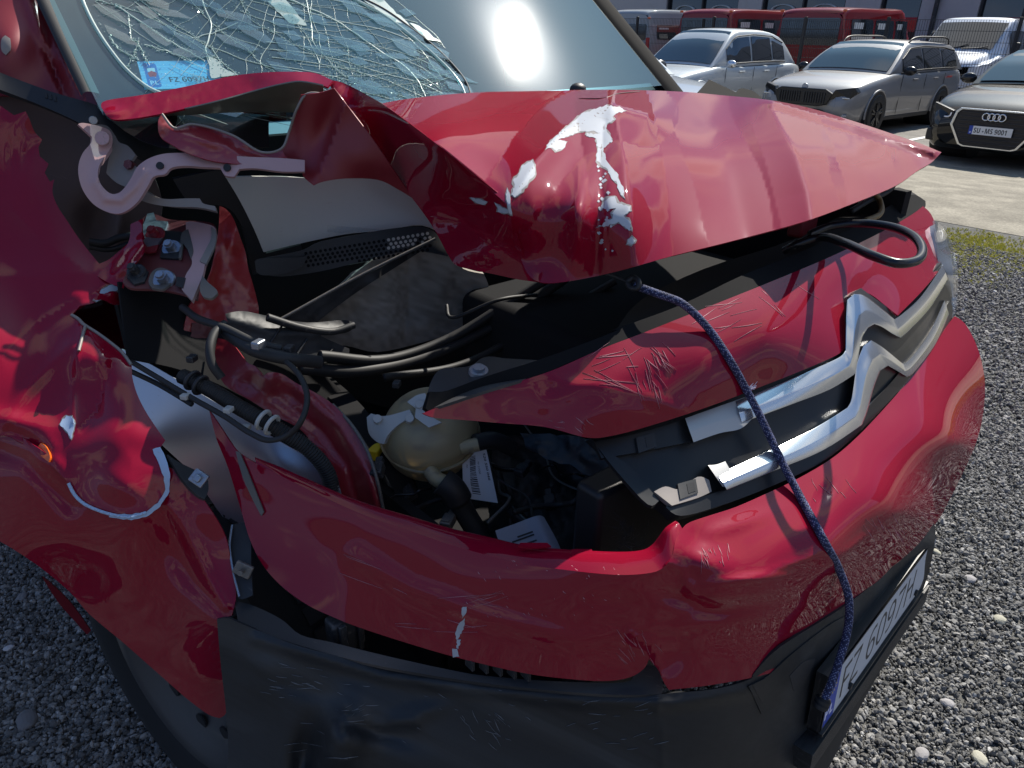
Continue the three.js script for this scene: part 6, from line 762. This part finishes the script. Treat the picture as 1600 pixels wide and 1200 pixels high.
  for (const s of [-1, 1]) for (const z of S.handles || []) mesh('door_handle', box(0.02, 0.025, 0.2, s * (hw * 0.985 + 0.004), S.beltY - 0.10, z, 0.008), paint, t);
  for (const s of [-1, 1]) for (const z of S.gaps || []) mesh('door_gap', box(0.006, S.beltY - 0.32, 0.008, s * (hw * 0.996), 0.30 + (S.beltY - 0.32) / 2, z), M.black, t);
  mesh('sill', [-1, 1].map(s => box(0.05, 0.08, S.ax[0] - S.ax[1] - S.R * 2.4, s * (hw - 0.05), 0.24, (S.ax[0] + S.ax[1]) / 2, 0.02)), M.black, t);
  return { t, F, hw };
}
const estate = { l: 4.69, w: 1.81, R: 0.325, ax: [1.42, -1.27], beltY: 0.95, mir: [0.62, 1.0], handles: [0.05, -0.85], gaps: [0.62, -0.36, -1.22],
  st: [[2.30, 0.60, 0.24, 0.66, 0.3], [2.20, 0.74, 0.20, 0.74, 0.35], [2.0, 0.86, 0.18, 0.80, 0.2], [1.6, 0.90, 0.18, 0.87], [1.1, 0.905, 0.18, 0.93], [0.7, 0.905, 0.18, 0.97], [0, 0.905, 0.18, 0.96], [-1.4, 0.905, 0.18, 0.98], [-2.0, 0.88, 0.2, 0.98], [-2.34, 0.80, 0.3, 0.94]],
  cab: [[0.98, 0.80, 0.80, 0.94, 0.945], [0.55, 0.82, 0.70, 0.95, 1.22], [0.12, 0.83, 0.66, 0.95, 1.42], [-0.5, 0.83, 0.65, 0.96, 1.455], [-1.4, 0.83, 0.64, 0.97, 1.43], [-2.0, 0.81, 0.63, 0.97, 1.36], [-2.30, 0.78, 0.66, 0.96, 0.98]],
  ws: 0.08, rear: -2.0, side: [[0.50, -0.32, 0.06, 0.9], [-0.40, -1.16, 0.06, 0.9], [-1.24, -1.92, 0.08, 0.86]] };
const parts = (name, geo, mat, t, label) => mesh(name, geo, mat, t, label);
const onFront = (S, x, y, z) => V(x, y, z);
// grey estate
{
  const { t } = vehicle('parked_car', 'grey metallic estate car with black grille, roof rails and black mirrors', 'parked passenger cars', 'car', estate, paintOf(0.27, 0.27, 0.275, 0.35), [SK.x, GY(12, 0), SK.z], SK.turn, { mirror: M.blackGloss, rim: M.blackGloss });
  const gr = []; const shp = new THREE.Shape(); [[-0.52, 0.66], [-0.40, 0.72], [0.40, 0.72], [0.52, 0.66], [0.44, 0.50], [0.30, 0.47], [-0.30, 0.47], [-0.44, 0.50]].forEach(([x, y], i) => i ? shp.lineTo(x, y) : shp.moveTo(x, y));
  parts('grille', new THREE.ExtrudeGeometry(shp, { depth: 0.03, bevelSize: 0.012, bevelThickness: 0.012, bevelSegments: 2 }).translate(0, 0, 2.285), M.blackGloss, t);
  for (let k = -9; k <= 9; k++) if (k) parts('grille_slat', box(0.016, 0.17, 0.02, k * 0.045, 0.59, 2.335, 0.004), M.trim, t);
  parts('badge', new THREE.CylinderGeometry(0.05, 0.05, 0.03, 24).rotateX(Math.PI / 2).translate(0, 0.75, 2.27), M.steel, t);
  for (const s of [-1, 1]) {
    const hs = new THREE.Shape(); [[0.47, 0.58], [0.56, 0.72], [0.80, 0.76], [0.84, 0.70], [0.76, 0.60]].forEach(([x, y], i) => i ? hs.lineTo(s * x, y) : hs.moveTo(s * x, y));
    const hg = new THREE.ExtrudeGeometry(hs, { depth: 0.10, bevelSize: 0.01, bevelThickness: 0.01, bevelSegments: 2 }); const p = hg.attributes.position; for (let i = 0; i < p.count; i++) p.setZ(i, p.getZ(i) + 2.21 - Math.pow(Math.max(0, Math.abs(p.getX(i)) - 0.45), 1.4) * 0.75); hg.computeVertexNormals();
    const h = parts('headlight', hg, M.blackGloss, t); parts('light_strip', box(0.26, 0.018, 0.03, s * 0.66, 0.605, 2.22, 0.006).rotateY(0), M.chrome, h);
    parts('fog_light', box(0.30, 0.05, 0.06, s * 0.62, 0.33, 2.18, 0.012), M.steel, t);
    parts('roof_rail', tube([V(s * 0.60, 1.43, 0.0), V(s * 0.61, 1.50, -0.12), V(s * 0.61, 1.53, -0.9), V(s * 0.60, 1.49, -1.75), V(s * 0.59, 1.40, -1.85)], 0.016, 40, 8), M.black, t);
  }
  parts('lower_intake', box(1.20, 0.13, 0.05, 0, 0.34, 2.23, 0.02), M.black, t);
  parts('side_badge', box(0.004, 0.03, 0.22, 0.908, 0.86, -1.45), new THREE.MeshStandardMaterial({ color: lin(0.5, 0.05, 0.05), roughness: 0.4 }), t);
}
// silver hatchback left of it
{
  const S = { ...estate, l: 4.3, cab: [[0.98, 0.80, 0.80, 0.94, 0.945], [0.55, 0.82, 0.70, 0.95, 1.29], [0.12, 0.83, 0.66, 0.95, 1.56], [-0.5, 0.83, 0.65, 0.96, 1.60], [-1.2, 0.83, 0.64, 0.97, 1.57], [-1.7, 0.81, 0.66, 0.97, 1.42], [-2.1, 0.78, 0.70, 0.96, 0.98]], side: [[0.50, -0.32, 0.06, 0.9], [-0.40, -1.10, 0.06, 0.9], [-1.17, -1.62, 0.10, 0.8]], rear: -1.7 };
  const { t } = vehicle('parked_car', 'pale silver hatchback parked between the red car and the grey estate', 'parked passenger cars', 'car', S, paintOf(0.46, 0.50, 0.53, 0.35), [SI.x, GY(12, 0), SI.z], SI.turn, { mirror: M.chrome });
  for (const s of [-1, 1]) { const h = parts('headlight', box(0.34, 0.14, 0.10, s * 0.64, 0.68, 2.12, 0.03), M.lens, t); parts('reflector', box(0.28, 0.10, 0.03, s * 0.64, 0.68, 2.10, 0.01), M.steel, h); }
  parts('grille', box(0.8, 0.14, 0.05, 0, 0.62, 2.27, 0.03), M.blackGloss, t);
}
// white car close by, only its bonnet and wing showing past the pillar
{
  const { t } = vehicle('parked_car', 'white car whose bonnet edge shows between the black pillar and the grey estate', 'parked passenger cars', 'car', estate, paintOf(0.42, 0.47, 0.52, 0.0), [WH.x, 0, WH.z], WH.turn, { mirror: M.blackGloss });
  parts('grille', box(0.8, 0.14, 0.05, 0, 0.62, 2.27, 0.03), M.blackGloss, t);
}
// dark saloon at the right edge
{
  const S = { ...estate, w: 1.83, st: [[2.30, 0.66, 0.24, 0.64, 0.25], [2.20, 0.78, 0.18, 0.72, 0.3], [2.0, 0.875, 0.16, 0.79, 0.2], [1.6, 0.91, 0.16, 0.87], [1.1, 0.915, 0.16, 0.93], [0.7, 0.915, 0.16, 0.96], [0, 0.915, 0.18, 0.95], [-1.4, 0.915, 0.18, 0.97], [-2.0, 0.88, 0.2, 0.98], [-2.36, 0.80, 0.3, 0.92]], cab: [[1.02, 0.80, 0.80, 0.94, 0.945], [0.55, 0.83, 0.70, 0.94, 1.20], [0.12, 0.84, 0.64, 0.94, 1.38], [-0.5, 0.84, 0.62, 0.95, 1.425], [-1.3, 0.83, 0.62, 0.96, 1.39], [-1.95, 0.81, 0.68, 0.97, 1.16], [-2.2, 0.78, 0.74, 0.97, 0.98]], rear: -1.4 };
  const pm = paintOf(0.012, 0.0125, 0.014, 0.0);
  const { t } = vehicle('parked_car', 'dark grey saloon with a chrome framed grille and number plate at the right edge', 'parked passenger cars', 'car', S, pm, [AU.x, GY(12, 0), AU.z], AU.turn, { mirror: pm, trim: M.chrome });
  const hex = k => [[-0.40, 0.66], [-0.36, 0.70], [0.36, 0.70], [0.40, 0.66], [0.43, 0.50], [0.30, 0.27], [0.25, 0.25], [-0.25, 0.25], [-0.30, 0.27], [-0.43, 0.50]].map(([x, y]) => [x * 1.12 * k, 0.47 + (y - 0.47) * k]);
  const shape = p => { const s = new THREE.Shape(); p.forEach(([x, y], i) => i ? s.lineTo(x, y) : s.moveTo(x, y)); return s; };
  const fr = shape(hex(1.04)); fr.holes.push(new THREE.Path(hex(0.985).map(p => new THREE.Vector2(...p))));
  parts('grille', new THREE.ExtrudeGeometry(shape(hex(1.0)), { depth: 0.02, bevelEnabled: false }).translate(0, 0, 2.30), M.black, t);
  parts('grille_frame', new THREE.ExtrudeGeometry(fr, { depth: 0.02, bevelSize: 0.005, bevelThickness: 0.006, bevelSegments: 2 }).translate(0, 0, 2.315), M.chrome, t);
  for (let k = 0; k < 8; k++) parts('grille_slat', box(0.86 - Math.abs(k - 5) * 0.03, 0.012, 0.012, 0, 0.30 + k * 0.052, 2.326, 0.003), M.trim, t);
  const rings = parts('badge', [-1.5, -0.5, 0.5, 1.5].map(k => new THREE.TorusGeometry(0.042, 0.0085, 10, 36).translate(k * 0.062, 0.625, 2.35)), M.chrome, t);
  const tex = canvasTex(512, 112, (g, w, h) => { g.fillStyle = '#e4e4e0'; g.fillRect(0, 0, w, h); g.fillStyle = '#2547a8'; g.fillRect(0, 0, 46, h); g.fillStyle = '#15171a'; g.font = 'bold 88px sans-serif'; g.save(); g.translate(58, 88); g.scale(0.78, 1); g.fillText('SU', 0, 0); g.fillText('MS 9001', 170, 0); g.restore(); g.beginPath(); g.arc(172, 66, 9, 0, 7); g.fill(); g.font = 'bold 30px sans-serif'; g.fillStyle = '#fff'; g.fillText('D', 12, 98); });
  const np = parts('number_plate', box(0.52, 0.11, 0.012, 0, 0.455, 2.345, 0.003), M.black, t); parts('plate_face', quadG(V(-0.255, 0.402, 2.353), V(0.255, 0.402, 2.353), V(0.255, 0.508, 2.353), V(-0.255, 0.508, 2.353)), new THREE.MeshStandardMaterial({ map: tex, roughness: 0.5 }), np);
  for (const s of [-1, 1]) {
    const hs = new THREE.Shape(); [[0.50, 0.57], [0.52, 0.66], [0.82, 0.735], [0.85, 0.67], [0.78, 0.60], [0.66, 0.56]].forEach(([x, y], i) => i ? hs.lineTo(s * x, y) : hs.moveTo(s * x, y));
    const ex = (d, o) => { const hg = new THREE.ExtrudeGeometry(hs, { depth: d, bevelSize: 0.008, bevelThickness: 0.01, bevelSegments: 2 }); const p = hg.attributes.position; for (let i = 0; i < p.count; i++) p.setZ(i, p.getZ(i) + 2.235 + o - Math.pow(Math.max(0, Math.abs(p.getX(i)) - 0.48), 1.4) * 0.75); hg.computeVertexNormals(); return hg; };
    const h = parts('headlight', ex(0.06, 0), M.blackGloss, t);
    parts('light_strip', tube([V(s * 0.535, 0.64, 2.30), V(s * 0.55, 0.595, 2.295), V(s * 0.66, 0.585, 2.25), V(s * 0.79, 0.625, 2.14)], 0.010, 24, 6), new THREE.MeshStandardMaterial({ color: lin(0.85, 0.87, 0.9), roughness: 0.2 }), h);
    parts('air_intake', box(0.34, 0.16, 0.06, s * 0.66, 0.34, 2.19, 0.03), M.black, t);
  }
}
// ---------------------------------------------------------------- vans behind the fence
function van(name, label, group, S, paint, pos, turn) {
  const t = thing(name, label, name === 'minibus' ? 'minibus' : 'van', pos, turn, group), hw = S.w / 2;
  const sec = ([z, w, y0, wr, rf]) => [V(0, y0, z), V(w * 0.92, y0, z), V(w, y0 + 0.12, z), V(w, S.belt * 0.8, z), V(w * 0.985, Math.min(S.belt, rf - 0.1), z), V(wr, Math.max(rf - 0.10, y0 + 0.2), z), V(wr - 0.10, rf, z), V(wr * 0.5, rf + 0.03, z), V(0, rf + 0.035, z)];
  const rows = S.st.map(s => { const h = sec(s); return h.concat(h.slice(0, -1).reverse().map(p => V(-p.x, p.y, p.z))); });
  const cap = r => { const c = V(0, 0.9, r[0].z), P = [c.x, c.y, c.z], I = []; r.forEach(p => P.push(p.x, p.y, p.z)); for (let i = 1; i < r.length; i++) I.push(0, i, i + 1); const g = new THREE.BufferGeometry(); g.setAttribute('position', new THREE.Float32BufferAttribute(P, 3)); g.setIndex(I); g.computeVertexNormals(); return g; };
  mesh('body', [patch(rows, 3, 3), cap(rows[0]), cap(rows[rows.length - 1])], paint, t);
  const zr = S.st[S.st.length - 1][0] - 0.006, win = (x0, x1, y0, y1) => { const s = new THREE.Shape(), r = 0.06; s.moveTo(x0 + r, y0); s.lineTo(x1 - r, y0); s.quadraticCurveTo(x1, y0, x1, y0 + r); s.lineTo(x1, y1 - r); s.quadraticCurveTo(x1, y1, x1 - r, y1); s.lineTo(x0 + r, y1); s.quadraticCurveTo(x0, y1, x0, y1 - r); s.lineTo(x0, y0 + r); s.quadraticCurveTo(x0, y0, x0 + r, y0); return new THREE.ExtrudeGeometry(s, { depth: 0.014, bevelEnabled: false }); };
  if (S.rearWin) { for (const [a, b] of S.rearWin) mesh('rear_window', win(a, b, S.belt + 0.02, S.roof - 0.22).translate(0, 0, zr - 0.010), carGlass, t); for (const s of [-1, 1]) mesh('tail_light', box(0.12, 0.42, 0.05, s * (hw - 0.12), S.belt - 0.12, zr, 0.02), new THREE.MeshPhysicalMaterial({ color: lin(0.45, 0.02, 0.02), roughness: 0.15 }), t); mesh('marker_light', [-1, 1].map(s => box(0.09, 0.05, 0.04, s * (hw - 0.16), S.roof - 0.06, zr + 0.02, 0.01)), M.orange, t); mesh('rear_bumper', box(S.w * 0.96, 0.22, 0.16, 0, 0.45, zr + 0.02, 0.05), M.trim, t); }
  for (const s of [-1, 1]) for (const [z0, z1] of S.sideWin) { const g = win(z0, z1, S.belt + 0.04, S.roof - 0.24); const m = mesh('side_window', g.rotateY(Math.PI / 2).scale(1, 1, -1).translate(0, 0, 0), carGlass, t); const a = Math.atan2(hw - S.wr, S.roof - S.belt); const p = m.geometry.attributes.position; for (let i = 0; i < p.count; i++) { const k = (p.getY(i) - S.belt) / (S.roof - S.belt); p.setX(i, s * ((hw * 0.985) + (S.wr - hw * 0.985) * k + p.getX(i) + 0.004)); } m.geometry.computeVertexNormals();
    if (S.curtain) mesh('curtain', box(0.004, S.roof - S.belt - 0.42, (z1 - z0) * 0.42, s * (hw - 0.055), (S.roof + S.belt) / 2 - 0.1, z0 + (z1 - z0) * 0.3), new THREE.MeshStandardMaterial({ color: lin(0.6, 0.62, 0.62), roughness: 0.9 }), t); }
  for (const s of [-1, 1]) for (const z of S.ax) { const g = new THREE.Group(); g.name = 'wheel'; g.position.set(s * (hw - 0.12), 0.34, z); t.add(g); mesh('tyre', new THREE.LatheGeometry([[0.2, -0.1], [0.31, -0.105], [0.34, -0.07], [0.34, 0.07], [0.31, 0.105], [0.2, 0.1]].map(p => new THREE.Vector2(...p)), 32).rotateZ(Math.PI / 2), M.rubber, g); mesh('rim', new THREE.CylinderGeometry(0.21, 0.21, 0.15, 28).rotateZ(Math.PI / 2), M.steel, g); }
  return t;
}
const busS = { w: 1.95, wr: 0.84, belt: 1.28, roof: 2.12, st: [[2.35, 0.78, 0.4, 0.5, 0.85], [2.1, 0.95, 0.3, 0.7, 1.15], [1.5, 0.975, 0.3, 0.80, 1.35], [0.8, 0.975, 0.3, 0.84, 2.08], [0, 0.975, 0.3, 0.84, 2.12], [-1.6, 0.975, 0.3, 0.84, 2.12], [-2.3, 0.97, 0.3, 0.83, 2.08], [-2.45, 0.93, 0.35, 0.80, 1.98]], rearWin: [[-0.76, 0.76]], sideWin: [[-2.15, -1.05], [-0.9, 0.1], [0.25, 0.9]], ax: [1.45, -1.45], curtain: true };
const redVan = paintOf(0.24, 0.008, 0.012, 0.0);
BUS.forEach((b, i) => { van('minibus', ['red minibus behind the fence, right of the other red minibus', 'red minibus behind the pale silver hatchback', 'red minibus farthest along the row, only its front corner showing'][i], 'red minibuses behind the fence', busS, redVan, [b.x, GY(20, 0), b.z], b.turn); });
{
  const S = { w: 1.9, wr: 0.80, belt: 1.2, roof: 1.92, st: [[2.35, 0.70, 0.35, 0.5, 0.80], [2.25, 0.86, 0.28, 0.72, 0.98], [1.9, 0.95, 0.25, 0.80, 1.14], [1.35, 0.95, 0.25, 0.80, 1.24], [0.55, 0.95, 0.25, 0.80, 1.86], [0, 0.95, 0.25, 0.80, 1.92], [-2.0, 0.95, 0.25, 0.80, 1.92], [-2.4, 0.93, 0.3, 0.78, 1.86]], sideWin: [[0.0, 0.75], [-1.0, -0.1]], ax: [1.5, -1.5] };
  van('grey_van', 'pale grey van at the far left of the row, beside the black windscreen pillar', undefined, { ...busS, roof: 1.95 }, paintOf(0.30, 0.32, 0.34, 0.0), [20.4, GY(20, 0), -15.2], Math.PI / 2);
  const t = van('white_van', 'white panel van behind the fence between the grey estate and the dark saloon', undefined, S, paintOf(0.62, 0.66, 0.74, 0.05), [VN.x, GY(20, 0), VN.z], VN.turn);
  const rows = []; for (let i = 0; i <= 6; i++) { const k = 0.06 + 0.86 * i / 6, z = 1.35 + (0.55 - 1.35) * k, y = 1.24 + (1.86 - 1.24) * k, r = []; for (let j = 0; j <= 8; j++) { const u = (j / 8 - 0.5) * 2; r.push(V(u * 0.72, y + 0.05 - 0.02 * u * u, z + 0.02)); } rows.push(r); }
  mesh('windscreen', patch(rows, 1, 1), carGlass, t);
  mesh('wiper', tube([V(-0.5, 1.30, 1.36), V(0.0, 1.33, 1.33), V(0.2, 1.40, 1.26)], 0.012, 20, 6), M.black, t); mesh('wiper', tube([V(0.1, 1.30, 1.37), V(0.5, 1.33, 1.33), V(0.62, 1.36, 1.30)], 0.012, 20, 6), M.black, t);
  mesh('grille', box(1.1, 0.2, 0.05, 0, 0.78, 2.34, 0.04), M.black, t); mesh('front_bumper', box(1.7, 0.22, 0.2, 0, 0.45, 2.26, 0.06), M.trim, t);
  for (const s of [-1, 1]) { mesh('headlight', box(0.26, 0.26, 0.12, s * 0.72, 0.86, 2.22, 0.05), M.lens, t); mesh('mirror', box(0.16, 0.26, 0.1, s * 1.08, 1.32, 0.95, 0.04), M.black, t); }
}
// ---------------------------------------------------------------- rod mesh fence
{
  const x = FN.x, y0 = GY(20, 0), z0 = -16, z1 = 8, h = FN.h; const f = thing('mesh_fence', 'dark steel rod mesh fence between the parked cars and the vans', 'fence', [x, y0, (z0 + z1) / 2]);
  const zc = (z0 + z1) / 2; for (const z of FN.posts) mesh('post', box(0.06, h + 0.05, 0.06, 0, (h + 0.05) / 2, z - zc, 0.006), M.black, f);
  const rods = []; const base = clean(new THREE.BoxGeometry(0.006, h, 0.006)); for (let z = z0; z < z1; z += 0.05) rods.push(base.clone().translate(0, h / 2, z - zc)); for (let y = 0.05; y < h; y += 0.2) for (const o of [-0.006, 0.006]) rods.push(clean(new THREE.BoxGeometry(0.008, 0.008, z1 - z0)).translate(o, y, 0));
  const m = mesh('rods', mergeGeometries(rods), new THREE.MeshStandardMaterial({ color: lin(0.03, 0.032, 0.035), roughness: 0.5, metalness: 0.3 }), f); m.userData.kind = 'stuff';
}
// ---------------------------------------------------------------- hall with shop windows behind
{
  const bx = 26, y0 = -0.2, b = thing('building', 'grey blue clad hall with dark shop windows behind the vans', 'building', [bx, y0, -8]);
  const wm = new THREE.MeshStandardMaterial({ map: dustC([0.70, 0.685, 0.68], 0.15, 0.1), roughness: 0.6, metalness: 0.2 });
  // wall as piers, base and upper band so that windows sit in openings
  const wins = BW; const zs = -26, ze = 16; let z = zs; const piers = [];
  for (const [a, c] of wins) { if (a > z) piers.push(box(0.3, 3.3, a - z, 0, 1.65, (a + z) / 2 + 8)); z = c; } piers.push(box(0.3, 3.3, ze - z, 0, 1.65, (ze + z) / 2 + 8));
  mesh('wall', [...piers, box(0.3, 2.4, ze - zs, 0, 4.5, (zs + ze) / 2 + 8), box(0.32, 0.55, ze - zs, 0, 0.275, (zs + ze) / 2 + 8), box(14, 0.3, ze - zs, 7, 5.85, (zs + ze) / 2 + 8), box(0.3, 5.8, 0.3, 14, 2.9, zs + 8), box(14, 5.7, 0.2, 7, 2.85, zs + 8), box(14, 5.7, 0.2, 7, 2.85, ze + 8), box(0.2, 5.7, ze - zs, 14, 2.85, (zs + ze) / 2 + 8)], wm, b);
  for (let k = 0; k < 24; k++) mesh('cladding_seam', box(0.012, 2.3, 0.03, -0.155, 4.5, zs + 8 + 0.9 + k * 1.75), M.trim, b);
  const ring = new THREE.TorusGeometry(0.55, 0.07, 8, 40).scale(0.8, 0.32, 1).rotateY(Math.PI / 2), rm = new THREE.MeshStandardMaterial({ color: lin(0.5, 0.52, 0.5), roughness: 0.5 });
  for (const [a, c, n] of wins) {
    const w = mesh('window', box(0.02, 2.75, c - a - 0.1, 0.06, 1.92, (a + c) / 2 + 8), carGlass, b);
    mesh('frame', [box(0.1, 0.07, c - a, -0.02, 3.26, (a + c) / 2 + 8), box(0.1, 0.07, c - a, -0.02, 0.59, (a + c) / 2 + 8), ...[...Array(n + 1)].map((_, k) => box(0.1, 2.72, 0.06, -0.02, 1.92, a + 0.03 + (c - a - 0.06) * k / n + 8))], M.trim, w);
    if (n === 2) for (let k = 0; k < 2; k++) for (const y of [1.1, 1.7, 2.3, 2.9]) { const g = ring.clone(); g.translate(0.02, y, a + (c - a) * (k + 0.5) / 2 + 8); mesh('rack_ring', g, rm, w); }
  }
  const dp = mesh('downpipe', tube([V(-0.24, 0.3, -9.4 + 8), V(-0.24, 5.6, -9.4 + 8)], 0.07, 4, 12), M.trim, b);
}
renderer_end();
function renderer_end() {
  const renderer = new THREE.WebGLRenderer({ antialias: true });
  renderer.setSize(1024, 768); renderer.toneMapping = THREE.LinearToneMapping; renderer.toneMappingExposure = EXPOSURE; renderer.shadowMap.enabled = true;
  renderer.render(scene, camera);
}
